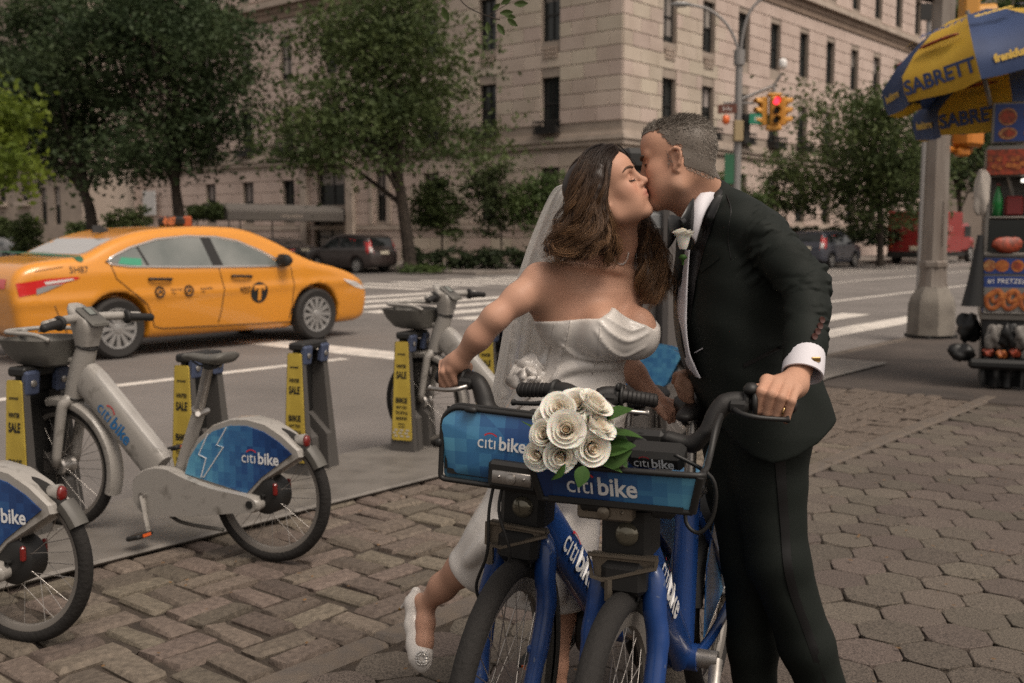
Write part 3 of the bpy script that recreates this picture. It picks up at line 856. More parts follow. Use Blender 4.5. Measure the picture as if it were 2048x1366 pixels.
# twig hanging into the picture from a nearer tree
tw = empty('twig', (0, 0, 0), 0, 'thin twig with fresh leaves hanging in at the top edge', 'twig')
TWY = 4.2
mb = MB(); pth = vcat([at_y(u, v, TWY) for u, v in ((905, -30), (925, 5), (950, 22), (975, 32), (1000, 40))], 5); mb.tube(pth, .0022, 5)
mb.tube(vcat([at_y(u, v, TWY) for u, v in ((975, 32), (1005, 14), (1022, 4))], 4), .0014, 5); mb.build('stem', m_bark, tw)
for (u, v, a, L) in ((885, 14, 1.2, 30), (1000, 26, -.1, 26), (1015, 38, .6, 24), (995, 48, 1.0, 26), (975, 44, 1.5, 26), (1028, 8, -.1, 28), (1010, 30, .2, 22), (985, 20, -.7, 20), (1002, 8, -.5, 24)):
    k = TWY/F_PX; c = at_y(u, v, TWY+rnd.uniform(-.03, .03)); d = Vector((math.cos(a), rnd.uniform(-.3, .3), -math.sin(a))).normalized(); w = d.cross(Vector((rnd.uniform(-.4, .4), 1, .3))).normalized(); nn = d.cross(w)
    mb = MB(); Lm = L*k; out = []
    for i in range(7):
        f_ = i/6; wd = Lm*.24*math.sin(PI*min(.97, f_*.93+.06))
        out.append([c+d*Lm*f_-w*wd+nn*.002, c+d*Lm*f_-nn*.002, c+d*Lm*f_+w*wd+nn*.002])
    mb.loft(out, closed=False, caps=False); mb.build('leaf', m_leafE, tw)
# ================================================================ cars
m_taxi = mat('taxi_paint', (.62, .245, .022), .30, coat=.7)
m_brownpaint = mat('brown_paint', (.045, .034, .032), .3, coat=.6)
m_darkpaint = mat('dark_paint', (.03, .03, .034), .3, coat=.6)
m_bluepaint = mat('blue_grey_paint', (.05, .055, .075), .3, coat=.6)
m_redpaint = mat('red_paint', (.24, .018, .016), .4, coat=.3)
m_silver = mat('silver_paint', (.25, .25, .25), .35, coat=.4)
m_carglass = mat('car_glass', (.10, .115, .11), .07, col2=(.20, .21, .20), nscale=1.4, coat=.5)  # paler noise painted into the colour for reflections in the taxi windows
m_carglassD = mat('car_glass_dark', (.02, .023, .023), .07, coat=.5)
m_backglass = mat('rear_glass', (.36, .35, .34), .12, coat=.5)
m_tyre = mat('tyre_rubber', (.022, .020, .019), .8, bump=.2, bscale=80)
m_alloy = mat('wheel_silver', (.45, .44, .43), .35, metal=.8)
m_chrome = mat('chrome', (.62, .57, .54), .18, metal=.85)
m_black = mat('black_plastic', (.014, .0135, .013), .5)
m_blackink = mat('black_print', (.012, .012, .012), .5)
m_tail = mat('tail_lamp_red', (.55, .02, .02), .2, coat=.6)
m_lens = mat('clear_lens', (.65, .62, .6), .15, coat=.6)
m_orange = mat('amber_lens', (.7, .14, .03), .25, coat=.4)
m_green = mat('green_sticker', (.05, .28, .17), .5)
m_greend = mat('dark_green_badge', (.02, .10, .05), .5)
m_white = mat('white_print', (.70, .68, .66), .5)
m_brownlamp = mat('dim_amber', (.30, .07, .025), .35)
m_plate = mat('licence_plate', (.55, .5, .4), .4)
m_taxisign = mat('taxi_sign_lit', (.6, .2, .08), .4, emit=.12, emitcol=(1, .35, .12))

def poly_sdf(px, pz, P):
    d = np.full(px.shape, 1e9); s = np.ones(px.shape); N = len(P); j = N-1
    for i in range(N):
        ex, ez = P[j][0]-P[i][0], P[j][1]-P[i][1]; wx, wz = px-P[i][0], pz-P[i][1]
        t = np.clip((wx*ex+wz*ez)/(ex*ex+ez*ez+1e-12), 0, 1); bx, bz = wx-ex*t, wz-ez*t
        d = np.minimum(d, bx*bx+bz*bz)
        c1, c2, c3 = pz >= P[i][1], pz < P[j][1], ex*wz > ez*wx
        s = np.where((c1 & c2 & c3) | (~c1 & ~c2 & ~c3), -s, s); j = i
    return s*np.sqrt(d)
def densify(P, step):
    out = []; N = len(P)
    for i in range(N):
        a = np.array(P[i], float); b = np.array(P[(i+1) % N], float); n = max(1, int(np.linalg.norm(b-a)/step))
        out += [a+(b-a)*k/n for k in range(n)]
    return out
class Car:
    def __init__(s, outline, Wm, belt, tumble, axles, wr, k=.09, h=.03, plan=.13, crease=None, smoothp=True, planp=5):
        s.P = [tuple(p) for p in (catmull(outline, 5, True) if smoothp else outline)]
        xs = [p[0] for p in s.P]; zs = [p[1] for p in s.P]; s.x0, s.x1, s.z0, s.z1 = min(xs), max(xs), min(zs), max(zs)
        s.Wm, s.belt, s.tum, s.ax, s.wr, s.k, s.h, s.plan, s.cr, s.pp = Wm, belt, tumble, axles, wr, k, h, plan, crease, planp
    def W(s, x, z):
        xm = (s.x0+s.x1)/2; xh = (s.x1-s.x0)/2
        w = s.Wm*(1-s.plan*np.abs((x-xm)/xh)**s.pp)
        w = w-.09*np.clip((.72-z)/.6, 0, 1)**2
        zb = s.belt-.03
        w = w-s.tum*np.clip(z-zb, 0, 2)
        if s.cr: w = w+.016*np.exp(-((z-s.cr-.02*x)/.05)**2)
        return w
    def f(s, x, y, z, d2=None):
        if d2 is None: d2 = poly_sdf(x, z, s.P)
        dy = (np.abs(y)-s.W(x, z))*.93
        return -_smin(-d2, -dy, s.k)
    def body(s):
        m = .08; S_ = SDF((s.x0-m, -s.Wm-m, s.z0-m), (s.x1+m, s.Wm+m, s.z1+m), s.h)
        sl, X, Y, Z = S_.sub(S_.lo, S_.lo+S_.n*s.h)
        d2 = poly_sdf(X[:, 0, :]+0*Z[0], Z[0]+0*X[:, 0, :], s.P)[:, None, :]
        S_.D = s.f(X, Y, Z, d2).astype(np.float32)
        for ax in s.ax:
            R = s.wr*1.17
            for sg in (-1, 1):
                def wl(X, Y, Z): return np.maximum(np.sqrt((X-ax)**2+(Z-s.wr)**2)-R, np.abs(Y-sg*s.Wm)-.24)
                S_.op((ax-R, sg*s.Wm-.3, -.2), (ax+R, sg*s.Wm+.3, s.wr+R), wl, .02, 's')
        return S_.mesh(2)
    def trace(s, P, d, off=.004):
        P = np.array(P, float); d = np.array(d, float); done = np.zeros(len(P), bool)
        for _ in range(60):
            v = s.f(P[:, 0], P[:, 1], P[:, 2])
            P = P+d*np.where(np.abs(v) < 6e-4, 0, np.clip(v, -.05, .3))[:, None]*.85
        return P-d*off
    def side(s, pts, sg=-1, off=.004):
        return s.trace([(p[0], sg*1.4, p[1]) for p in pts], (0, -sg, 0), off)
    def rear(s, pts, off=.004): return s.trace([(s.x0-.5, p[0], p[1]) for p in pts], (1, 0, 0), off)
    def top(s, pts, off=.004): return s.trace([(p[0], p[1], s.z1+.5) for p in pts], (0, 0, -1), off)
    def patch(s, poly, how, name, m, par, off=.005, step=.04, rings=(1, .85, .65, .45, .25, .1), closed_dir=True):
        b = densify(poly, step); c = np.mean(b, 0); V = []; n = len(b)
        for r in rings: V += [c+(p-c)*r for p in b]
        V.append(c); P3 = how(V, off)
        F = [(i*n+k, i*n+(k+1) % n, (i+1)*n+(k+1) % n, (i+1)*n+k) for i in range(len(rings)-1) for k in range(n)]
        F += [((len(rings)-1)*n+k, (len(rings)-1)*n+(k+1) % n, len(V)-1) for k in range(n)]
        mb = MB(); mb.add(P3, F); return mb.build(name, m, par, smooth=3)
    def line(s, pts, how, r, mb, closed=False, off=.0, mi=0):
        p = densify(pts, .05) if closed else [q for i in range(len(pts)-1) for q in densify([pts[i], pts[i+1]], .05)[:max(1, int(np.linalg.norm(np.subtract(pts[i+1], pts[i]))/.05))]]+[pts[-1]]
        mb.tube(how(p, off), r, 6, closed=closed, mi=mi)
def wheel(par, r, w, spokes, at, side, rimr=.66, mr=None):
    t = MB(); o = Vector(at); ax = Vector((0, side, 0)); hw = w/2
    t.lathe([(r*rimr, -hw*.8), (r*.9, -hw), (r*.985, -hw*.7), (r, 0), (r*.985, hw*.7), (r*.9, hw), (r*rimr, hw*.8), (r*rimr, -hw*.8)], o, ax, 40)
    tyre = t.build('wheel', m_tyre, par)
    q = MB(); q.lathe([(r*rimr+.005, hw*.78), (r*rimr, hw*.86), (r*(rimr-.05), hw*.84), (r*(rimr-.07), hw*.2), (.02, hw*.2)], o, ax, 40)
    u = Vector((1, 0, 0)); z = Vector((0, 0, 1))
    for k in range(spokes):
        a = 2*PI*k/spokes; d = u*math.cos(a)+z*math.sin(a); e = ax.cross(d)
        q.loft([[o+d*rr+e*ww+ax*(hw*hh) for ww, hh in ((-wd, .3), (-wd*.8, .8), (wd*.8, .8), (wd, .3))] for rr, wd in ((r*.1, r*.055), (r*(rimr-.05), r*.10))])
    q.lathe([(r*.17, hw*.5), (r*.15, hw*.9), (.001, hw*.95)], o, ax, 18)
    q.build('rim', mr or m_alloy, tyre, smooth=.7)
    return tyre
# ---- taxi
cx = Car([(-2.40, .30), (-2.50, .52), (-2.53, .78), (-2.47, .96), (-2.30, 1.06), (-1.98, 1.105), (-1.72, 1.14), (-1.35, 1.30), (-.95, 1.405), (-.4, 1.447), (.0, 1.45), (.4, 1.42), (.8, 1.29), (1.15, 1.12), (1.42, 1.015), (1.75, .94), (2.08, .845), (2.28, .73), (2.38, .58), (2.37, .36), (2.28, .22), (1.8, .19), (0, .19), (-1.9, .21)],
         .92, .98, .36, (-1.41, 1.41), .335, k=.10, h=.026, crease=.70)
tw_ = at_z(632, 680, ZR); tr_ = at_z(236, 718, ZR); dv = (tw_-tr_); SC = dv.length/2.82
taxi = empty('taxi', tw_+(tr_-tw_)*.5, math.atan2(dv.y, dv.x), 'yellow taxi with a black T roundel on its front door driving past the bike docks', 'taxi')
taxi.location += Vector((-dv.y, dv.x, 0)).normalized()*.86*SC*.96; taxi.scale = (SC*1.0, SC*.96, SC*1.03)
V, F = cx.body(); link('body', mesh_np('body', V, F, [m_taxi], smooth=3), taxi)
for ax in (-1.41, 1.41):
    for sg in (-1, 1): wheel(taxi, .335, .21, 12, (ax, sg*.81, .335), sg)
DLO = [(-1.52, 1.065), (-1.46, 1.035), (-1.25, 1.005), (-.6, .985), (.3, .972), (.92, .965), (.86, 1.01), (.55, 1.16), (.25, 1.275), (-.05, 1.325), (-.45, 1.335), (-.85, 1.30), (-1.2, 1.21), (-1.42, 1.12)]
sd = lambda p, o=.004: cx.side(p, -1, o)
sdl = lambda p, o=.004: cx.side(p, 1, o)
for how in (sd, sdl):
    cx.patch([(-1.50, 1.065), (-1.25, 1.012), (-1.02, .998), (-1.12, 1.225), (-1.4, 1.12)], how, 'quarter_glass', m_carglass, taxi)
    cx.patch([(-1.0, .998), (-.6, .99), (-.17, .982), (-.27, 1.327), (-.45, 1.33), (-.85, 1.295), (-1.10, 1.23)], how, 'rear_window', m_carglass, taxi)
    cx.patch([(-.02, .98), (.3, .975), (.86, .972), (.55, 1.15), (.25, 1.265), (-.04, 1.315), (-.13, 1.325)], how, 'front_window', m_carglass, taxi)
tb = MB(); cx.line(DLO, sd, .016, tb, True); cx.line(DLO, sdl, .016, tb, True); tb.build('window_trim', m_chrome, taxi, smooth=3)
for how in (sd, sdl):
    cx.patch([(-.175, .98), (-.015, .978), (-.125, 1.33), (-.275, 1.335)], how, 'window_pillar', m_black, taxi, .0035)
    cx.patch([(-1.03, .998), (-.995, .997), (-1.10, 1.235), (-1.13, 1.228)], how, 'window_divider', m_black, taxi, .0065)
tb = MB()
cx.line([(-.09, .96), (-.03, .72), (-.06, .48), (-.1, .32)], sd, .006, tb); cx.line([(-1.47, 1.03), (-1.42, .88), (-1.22, .72), (-1.05, .58), (-.98, .42), (-.96, .33), (-.85, .30), (1.0, .26)], sd, .006, tb); cx.line([(.98, .95), (1.02, .75), (1.0, .45), (.96, .3)], sd, .006, tb)
cx.line([(-2.12, .62), (-2.05, .45), (-1.98, .32)], sd, .005, tb); cx.line([(-2.3, .98), (-2.0, 1.02)], sd, .004, tb)
tb.build('door_seam', m_black, taxi, smooth=3)
for hx in (-1.02, .09):
    p = sd([(hx, .865), (hx+.26, .855)], .03); tb = MB(); tb.tube(vcat([p[0]+np.array((0, .03, 0)), p[0], (p[0]+p[1])/2+np.array((0, -.012, 0)), p[1], p[1]+np.array((0, .03, 0))], 4), .016, 8); tb.build('door_handle', m_black, taxi, smooth=3)
tb = MB(); p = sd([(.80, .99)], .0)[0]; mc = Vector(p)+Vector((.02, -.10, .045)); tb.loft([[mc+Vector((xx, math.cos(a)*.115*q, math.sin(a)*.085*q)) for a in [2*PI*i/12 for i in range(12)]] for xx, q in ((-.06, .86), (-.05, 1), (.04, .9), (.09, .5))]); tb.cyl(p, mc, .03, n=8); tb.build('wing_mirror', m_black, taxi, smooth=.8)
cx.patch([(-.66, 1.31), (.66, 1.31), (.70, 1.17), (.62, 1.145), (-.62, 1.145), (-.70, 1.17)], lambda p, o: cx.rear(p, o), 'back_window', m_backglass, taxi, step=.06)
for how in (sd, sdl):
    cx.patch([(-2.49, .86), (-2.2, .90), (-1.86, .915), (-1.84, .895), (-2.0, .855), (-2.25, .76), (-2.47, .72)], how, 'tail_lamp', m_tail, taxi, step=.03)
    cx.patch([(-2.22, .87), (-1.92, .897), (-1.9, .885), (-2.0, .866), (-2.2, .842)], how, 'reverse_lens', m_lens, taxi, .009, step=.03)
    cx.patch([(-2.18, .835), (-2.02, .845), (-2.22, .765), (-2.3, .74), (-2.3, .80)], how, 'tail_lens', m_silver, taxi, .009, step=.03)
    cx.patch([(1.86, .775), (2.1, .735), (2.32, .64), (2.28, .62), (2.1, .66), (1.95, .72)], how, 'headlight', m_lens, taxi, step=.03)
cx.patch([(-.62, .9), (.62, .9), (.62, .8), (-.62, .8)], lambda p, o: cx.rear(p, o), 'tail_panel', m_tail, taxi)
dk = MB(); ccirc = lambda cxx, cz, r, n=28: [(cxx+r*math.cos(2*PI*k/n), cz+r*math.sin(2*PI*k/n)) for k in range(n)]
cx.patch(ccirc(.48, .655, .128), sd, 'roundel', m_blackink, taxi, .004)
sp = lambda p, o=.007: tuple(sd([p], o)[0])
def sidetext(mb, txt, x, z, size, bold=0, mi=0, off=.006, sx=1.0):
    st0 = len(mb.v); add_text(mb, txt, (0, 0, 0), (1, 0, 0), (0, 0, 1), size, bold=bold, mi=mi, fn=lambda a, b: (x+a*sx, z+b, 0))
    q = sd([(p[0], p[1]) for p in mb.v[st0:]], off); mb.v[st0:] = [tuple(p) for p in q]
tb = MB()
def tbar(x0, x1, z0, z1):
    n = 4; P_ = [(x0, z0), (x1, z0), (x1, z1), (x0, z1)]; q = sd(P_, .008); tb.add(q, [(0, 1, 2, 3)])
tbar(.398, .562, .705, .745); tbar(.455, .505, .56, .704); tbar(.398, .425, .68, .7045); tbar(.535, .562, .68, .7045); tb.build('roundel_letter', m_taxi, taxi, smooth=0)
tb = MB(); sidetext(tb, 'NYC', .27, .70, .075, .002); sidetext(tb, 'TAXI', .27, .66, .05); sidetext(tb, '5H87', -1.84, .985, .095); sidetext(tb, 'Ride-Hail', -.68, .735, .04); sidetext(tb, 'Pay', -.72, .695, .04); sidetext(tb, 'Accessible', -.28, .735, .04); sidetext(tb, 'info', -.33, .70, .04)
for px_ in (-.90, -.52):
    q = sd(densify(ccirc(px_, .715, .055, 20), .1), .005); tb.tube(q, .011, 5, closed=True); q = sd([(px_-.02, .70), (px_, .735), (px_+.025, .705)], .006); tb.tube(q, .012, 5)
tb.build('door_lettering', m_blackink, taxi, smooth=0)
cx.patch(ccirc(-1.80, 1.115, .048, 18), sd, 'badge', m_greend, taxi, .006)
cx.patch([(-1.38, 1.04), (-1.1, 1.01), (-1.09, 1.09), (-1.33, 1.11)], sd, 'window_sticker', m_green, taxi, .009)
tb = MB(); tb.box((-.12, 0, 1.51), (.16, .62, .12), bev=.03); tb.build('roof_sign', m_black, taxi)
tb = MB(); tb.box((-.12, -.29, 1.51), (.12, .05, .13), bev=.02); tb.box((-.12, .29, 1.51), (.12, .05, .13), bev=.02); tb.build('roof_sign_lamp', m_brownlamp, taxi)
tb = MB(); add_text(tb, '4N87', (-.203, 0, 1.51), (0, -1, 0), (0, 0, 1), .13, bold=.004); tb.build('roof_sign_number', m_taxisign, taxi, smooth=0)
tb = MB(); tb.loft([[Vector((-1.12+xx, yy*q, 1.375+zz*q)) for yy, zz in ((-.03, 0), (0, .09), (.03, 0))] for xx, q in ((-.1, .9), (0, 1), (.14, .15))]); tb.build('aerial_fin', m_black, taxi)
tb = MB(); tb.add(cx.rear([(-.26, .72), (.26, .72), (.26, .58), (-.26, .58)], .012), [(0, 1, 2, 3)]); tb.build('licence_plate', m_plate, taxi, smooth=0)

# ---- simpler parked cars
SUVP = [(-2.18, .35), (-2.25, .6), (-2.22, .95), (-2.10, 1.15), (-1.98, 1.45), (-1.80, 1.64), (-1.2, 1.70), (-.3, 1.70), (.3, 1.62), (.75, 1.38), (1.05, 1.14), (1.5, 1.06), (1.95, .98), (2.2, .8), (2.26, .5), (2.18, .28), (1.5, .22), (0, .22), (-1.6, .24)]
SEDP = cx.P
def parked(name, label, px, heading, sgn, outline, m, belt, scale=1.0, y=None, glass=m_carglassD, wr=.34, sedan=False, plate=True, axl=1.32, Wm=.9, tum=.26, zoff=0.0, group=None):
    loc = at_z(px[0], px[1], ZR) if y is None else at_y(px[0], px[1], y); loc.z = ZR+zoff
    c = Car(outline, Wm, belt, tum, (-axl, axl), wr, k=.1, h=.05, smoothp=not sedan)
    root = empty(name, loc, math.atan2(heading.y, heading.x), label, 'car', group); root.scale = (scale,)*3
    V, F = c.body(); link('body', mesh_np('body', V, F, [m], smooth=3), root)
    for ax in (-axl, axl):
        for sg in (-1, 1): wheel(root, wr, .22, 10, (ax, sg*(Wm-.12), wr), sg)
    s_ = lambda p, o=.006: c.side(p, sgn, o)
    if sedan: W3 = [[(-1.3, 1.03), (-.2, 1.0), (-.3, 1.32), (-1.1, 1.2)], [(-.05, 1.0), (.85, .98), (.3, 1.24), (-.1, 1.3)]]
    else: W3 = [[(-1.85, 1.17), (-1.22, 1.14), (-1.22, 1.5), (-1.66, 1.5)], [(-1.12, 1.14), (-.25, 1.11), (-.25, 1.54), (-1.12, 1.53)], [(-.13, 1.11), (.88, 1.1), (.5, 1.38), (.2, 1.51), (-.13, 1.54)]]
    for w in W3: c.patch(w, s_, 'side_window', glass, root, .008, step=.08)
    r_ = lambda p, o=.006: c.rear(p, o)
    if sedan:
        c.patch([(-.6, 1.3), (.6, 1.3), (.64, 1.15), (-.64, 1.15)], r_, 'back_window', glass, root, .01, step=.1); lz = (.95, .78)
    else:
        c.patch([(-.6, 1.56), (.6, 1.56), (.68, 1.2), (-.68, 1.2)], r_, 'back_window', glass, root, .01, step=.1); lz = (1.5, .85)
    tall = [(-1.98, lz[0]*.9), (-1.86, lz[0]*.93), (-1.95, lz[1]+.1), (-2.1, lz[1]+.05), (-2.08, lz[0]*.75)] if not sedan else [(-2.45, .92), (-2.0, .93), (-2.15, .78), (-2.45, .76)]
    for sg in (-1, 1):
        c.patch([(sg*.62, lz[0]), (sg*.8, lz[0]), (sg*.84, lz[1]), (sg*.66, lz[1])], r_, 'tail_lamp', m_tail, root, .012, step=.1)
        c.patch([(sg*.66, (lz[0]+lz[1])/2+.02), (sg*.8, (lz[0]+lz[1])/2+.02), (sg*.82, lz[1]+.06), (sg*.67, lz[1]+.06)], r_, 'tail_lens', m_lens, root, .018, step=.1)
    c.patch(tall, s_, 'side_lamp', m_tail, root, .01, step=.1)
    tb = MB(); tb.add(c.rear([(-.26, .98), (.26, .98), (.26, .84), (-.26, .84)], .015), [(0, 1, 2, 3)]); tb.build('licence_plate', m_plate, root, smooth=0)
    tb = MB(); c.line([(-.19, 1.1 if not sedan else .99), (-.2, .7), (-.2, .3)], s_, .008, tb); c.line([(-1.17, 1.1 if not sedan else 1.0), (-1.1, .75), (-.98, .55)], s_, .008, tb); tb.build('door_seam', m_black, root, smooth=3)
    for hx in (-1.0, .0):
        p = s_([(hx, .98), (hx+.2, .98)], .02); tb = MB(); tb.tube(p, .02, 6); tb.build('door_handle', m, root)
    tb = MB(); p = Vector(s_([(.72, 1.1)], 0)[0]); tb.box(p+Vector((0, sgn*.1, .05)), (.14, .2, .14), bev=.04); tb.build('wing_mirror', m_black, root)
    return root
parked('parked_suv', 'dark brown parked suv with tall red tail lamps beneath the locust', (702, 544), CX, 1, SUVP, m_brownpaint, 1.08, .86)
parked('parked_sedan', 'dark sedan parked in front of the brown suv beside the taxi bonnet', (545, 545), CX, 1, SEDP, m_darkpaint, .98, .9, y=46, sedan=True, axl=1.41)
parked('parked_hatchback', 'blue grey parked car with red tail lamps behind the groom sleeve', (1652, 520), AX, -1, SUVP, m_bluepaint, 1.08, .95, y=47.5)
parked('parked_sedan', 'silver car parked at the left edge behind the taxi back window', (20, 520), CX, 1, SEDP, m_silver, .98, .9, y=52, sedan=True, axl=1.41)
parked('parked_sedan', 'dark red car roof glimpsed behind the blue grey car', (1608, 520), AX, -1, SEDP, m_redpaint, .98, .9, y=68, sedan=True, axl=1.41)
# red delivery truck
p = at_y(1850, 500, 53); p.z = ZR; trk = empty('red_truck', p, ROT_A, 'red box truck with white lettering parked behind the steel pole', 'truck')
mb = MB(); mb.box((0, 0, 1.55), (4.6, 2.1, 2.0), bev=.05); mb.build('cargo_box', m_redpaint, trk)
mb = MB(); mb.box((3.2, 0, 1.25), (1.7, 1.95, 1.5), bev=.18); mb.box((4.3, 0, .9), (.8, 1.9, .8), bev=.15); mb.build('cab', m_redpaint, trk)
mb = MB(); mb.box((.6, 0, .45), (6.6, 1.8, .22)); mb.box((-2.36, 0, .52), (.12, 2.0, .2), bev=.03); mb.build('chassis', m_black, trk)
mb = MB(); mb.box((3.35, -.98, 1.6), (1.0, .03, .55), bev=.01); mb.build('side_window', m_carglassD, trk)
for ax in (-1.3, 3.9):
    for sg in (-1, 1): wheel(trk, .42, .28, 8, (ax, sg*.92, .42), sg)
mb = MB()
for q in (-.85, .85): mb.box((-2.32, q, .95), (.03, .14, .3), bev=.01)
mb.build('tail_lamp', m_orange, trk)
mb = MB(); mb.box((-2.32, -.3, .78), (.03, .5, .22), bev=.01); mb.build('licence_plate', m_plate, trk)
mb = MB(); add_text(mb, 'F.T. Meat', (-.2, -1.055, 1.75), (1, 0, 0), (0, 0, 1), .5); add_text(mb, 'PROVISIONS', (-.2, -1.055, 1.3), (1, 0, 0), (0, 0, 1), .25); add_text(mb, 'F.T. Meat', (-2.305, 0, 1.75), (0, -1, 0), (0, 0, 1), .36); mb.build('lettering', mat('faded_print', (.42, .2, .18), .6), trk, smooth=0)

# ================================================================ poles, signals, signs
m_galv = mat('galvanised_steel', (.23, .20, .175), .5, metal=.3, col2=(.15, .12, .10), nscale=2.5, ncon=(.4, .75), stretch=(3, 3, .6), world=True)
m_conc = mat('concrete', (.20, .18, .155), .9, col2=(.13, .115, .10), nscale=4, bump=.4, bscale=40, world=True)
m_sigy = mat('signal_yellow', (.52, .25, .045), .5)
m_sigo = mat('signal_orange', (.50, .17, .02), .5)
m_signg = mat('sign_green', (.01, .16, .095), .5)
m_signb = mat('sign_brown', (.12, .045, .03), .5)
m_redl = mat('red_light', (.8, .02, .03), .3, emit=2.2, emitcol=(1, .03, .06))
m_grey = mat('pole_grey', (.21, .20, .195), .5, metal=.2)
m_beige = mat('beige_box', (.30, .23, .13), .7)
PY = 14.9; pb = at_z(1861, 675); k = PY/F_PX
pole = empty('lamp_pole', pb, .3, 'thick weathered steel pole on an octagonal concrete base right of the groom', 'pole')
mb = MB()
oct_ = lambda r, z, a=PI/8: [Vector((r*math.cos(a+PI/4*i), r*math.sin(a+PI/4*i), z)) for i in range(8)]
mb.loft([oct_(.335, .05), oct_(.325, .46), oct_(.30, .56), oct_(.215, .70), oct_(.2, .72)]); mb.build('concrete_base', m_conc, pole, smooth=.3)
mb = MB(); mb.box((0, 0, .025), (.5, .5, .05)); mb.build('base_plate', m_black, pole)
mb = MB(); mb.lathe([(.2, .70), (.185, .8), (.17, 1.2), (.155, 3), (.145, 6)], n=8); mb.build('shaft', m_galv, pole, smooth=.3)
mb = MB(); mb.loft([oct_(.19, .98), oct_(.2, 1.0), oct_(.2, 1.06), oct_(.19, 1.08)]); mb.tube([(.0, -.17, 1.3), (0, -.165, 1.9)], .012, 6); mb.build('collar', m_galv, pole, smooth=.3)
def signal(name, root, c, yaw, m, n=3, lit=None, sc_=1.0):
    R = rotz(yaw); s_ = sc_
    h = MB(); h.box(c, (.33*s_, .22*s_, (.34*n+.02)*s_), R, bev=.03*s_); o = h.build(name, m, root)
    for i in range(n):
        z = ((n-1)/2-i)*.34*s_; cc = Vector(c)+R @ Vector((0, -.11*s_, z)); d = R @ Vector((0, -1, 0)); u = R @ Vector((1, 0, 0)); zz = Vector((0, 0, 1))
        v = MB(); N = 14; ring = []
        for q, L in ((0, 0), (1, 1)):
            ring.append([cc+d*(.0 if q == 0 else (.24 if math.sin(a) > -.3 else .06)*s_)+(u*math.cos(a)+zz*math.sin(a))*.145*s_ for a in [2*PI*j/N for j in range(N)]])
        v.loft(ring, caps=False); v.build('visor', m, o, smooth=3)
        w = MB(); w.lathe([(.135*s_, .01), (.09*s_, .04*s_), (.001, .05*s_)], cc, d, 16); w.build('lens', m_redl if lit == i else m_black, o, smooth=3)
    return o
sg = signal('signal_head', pole, Vector((.75, .4, 4.55)), 1.15, m_sigy, 3)
b = MB(); b.cyl((.1, .05, 4.3), (.75, .4, 4.0), .04, n=8); b.cyl((.75, .4, 3.95), (.75, .4, 4.1), .05, n=8); b.build('signal_arm', m_sigy, pole)
b = MB(); b.box((.47, -.02, 2.86), (.42, .3, .42), rotz(.4), bev=.05); b.box((.36, -.05, 2.58), (.2, .14, .12), bev=.03); b.cyl((.1, 0, 2.62), (.62, .1, 2.62), .05, n=8); b.build('pedestrian_signal', m_sigo, pole)
b = MB(); b.box((-.28, .1, 4.78), (.5, .04, .32), rotz(.3), bev=.01); b.build('street_sign', m_black, pole)
b = MB(); add_text(b, 'ONE WAY', (-.28, .07, 4.78), (math.cos(.3), math.sin(.3), 0), (0, 0, 1), .09); b.build('sign_lettering', m_white, pole, smooth=0)
thin = empty('sign_post', at_z(1836, 640), 0, 'thin grey sign post rising behind the steel pole at the top right', 'post'); 
# signal pole across the avenue
SY = 33.0; k = SY/F_PX; sb = at_y(1469, 565, SY); sb.z = ZR
spole = empty('signal_pole', sb, 0, 'slender grey street lamp pole carrying traffic lights and street signs behind the groom', 'traffic light')
zz_ = lambda v: (at_y(1469, v, SY).z-ZR)
b = MB(); b.lathe([(.16, 0), (.15, .6), (.125, 3), (.105, zz_(110))], n=12); b.build('shaft', m_grey, spole)
b = MB(); X = lambda u: (u-1469)*k
b.tube(vcat([(0, 0, zz_(125)), (X(1462), 0, zz_(85)), (X(1440), 0, zz_(45)), (X(1405), 0, zz_(18)), (X(1365), 0, zz_(9))], 6), .042, 8)
b.tube(vcat([(0, 0, zz_(125)), (X(1475), 0, zz_(70)), (X(1485), 0, zz_(30)), (X(1505), 0, zz_(2)), (X(1540), 0, zz_(-20))], 6), .042, 8); b.cyl((0, 0, zz_(130)), (0, 0, zz_(100)), .17, n=12); b.build('lamp_arm', m_grey, spole)
b = MB(); b.loft([[Vector((x_, math.cos(a)*w, zz_(9)+math.sin(a)*w*.45)) for a in [2*PI*i/10 for i in range(10)]] for x_, w in ((X(1372), .06), (X(1362), .17), (X(1345), .19), (X(1332), .06))]); b.build('lamp_head', m_silver, spole, smooth=3)
b = MB(); b.cyl((X(1471), 0, zz_(200)), (X(1538), 0, zz_(172)), .05, n=8); b.cyl((X(1538), 0, zz_(195)), (X(1538), 0, zz_(168)), .06, n=8); b.cyl((X(1538), 0, zz_(172)), (X(1550), -.1, zz_(150)), .04, n=8); b.tube([(X(1440), 0, zz_(206)), (X(1500), 0, zz_(206))], .035, 6); b.build('signal_bracket', m_grey, spole)
b = MB(); b.lathe([(.001, -.16), (.09, -.12), (.12, -.03), (.12, .09), (.09, .16), (.001, .19)], (X(1553), -.1, zz_(130)), n=14); b.build('camera_dome', m_white, spole, smooth=3)
cc = Vector((X(1537), -.25, zz_(223)))
signal('signal_head', spole, cc, .1, m_sigy, 3, 0, .82)
signal('signal_head', spole, cc+Vector((-.30, .2, 0)), -1.25, m_sigy, 3, None, .82)
signal('signal_head', spole, cc+Vector((.30, .2, 0)), 1.25, m_sigy, 3, None, .82)
b = MB(); b.box(cc+Vector((0, .12, -.5)), (.45, .3, .16), bev=.04); b.box(cc+Vector((0, .12, .48)), (.42, .3, .1), bev=.04); b.build('signal_cap', m_sigy, spole)
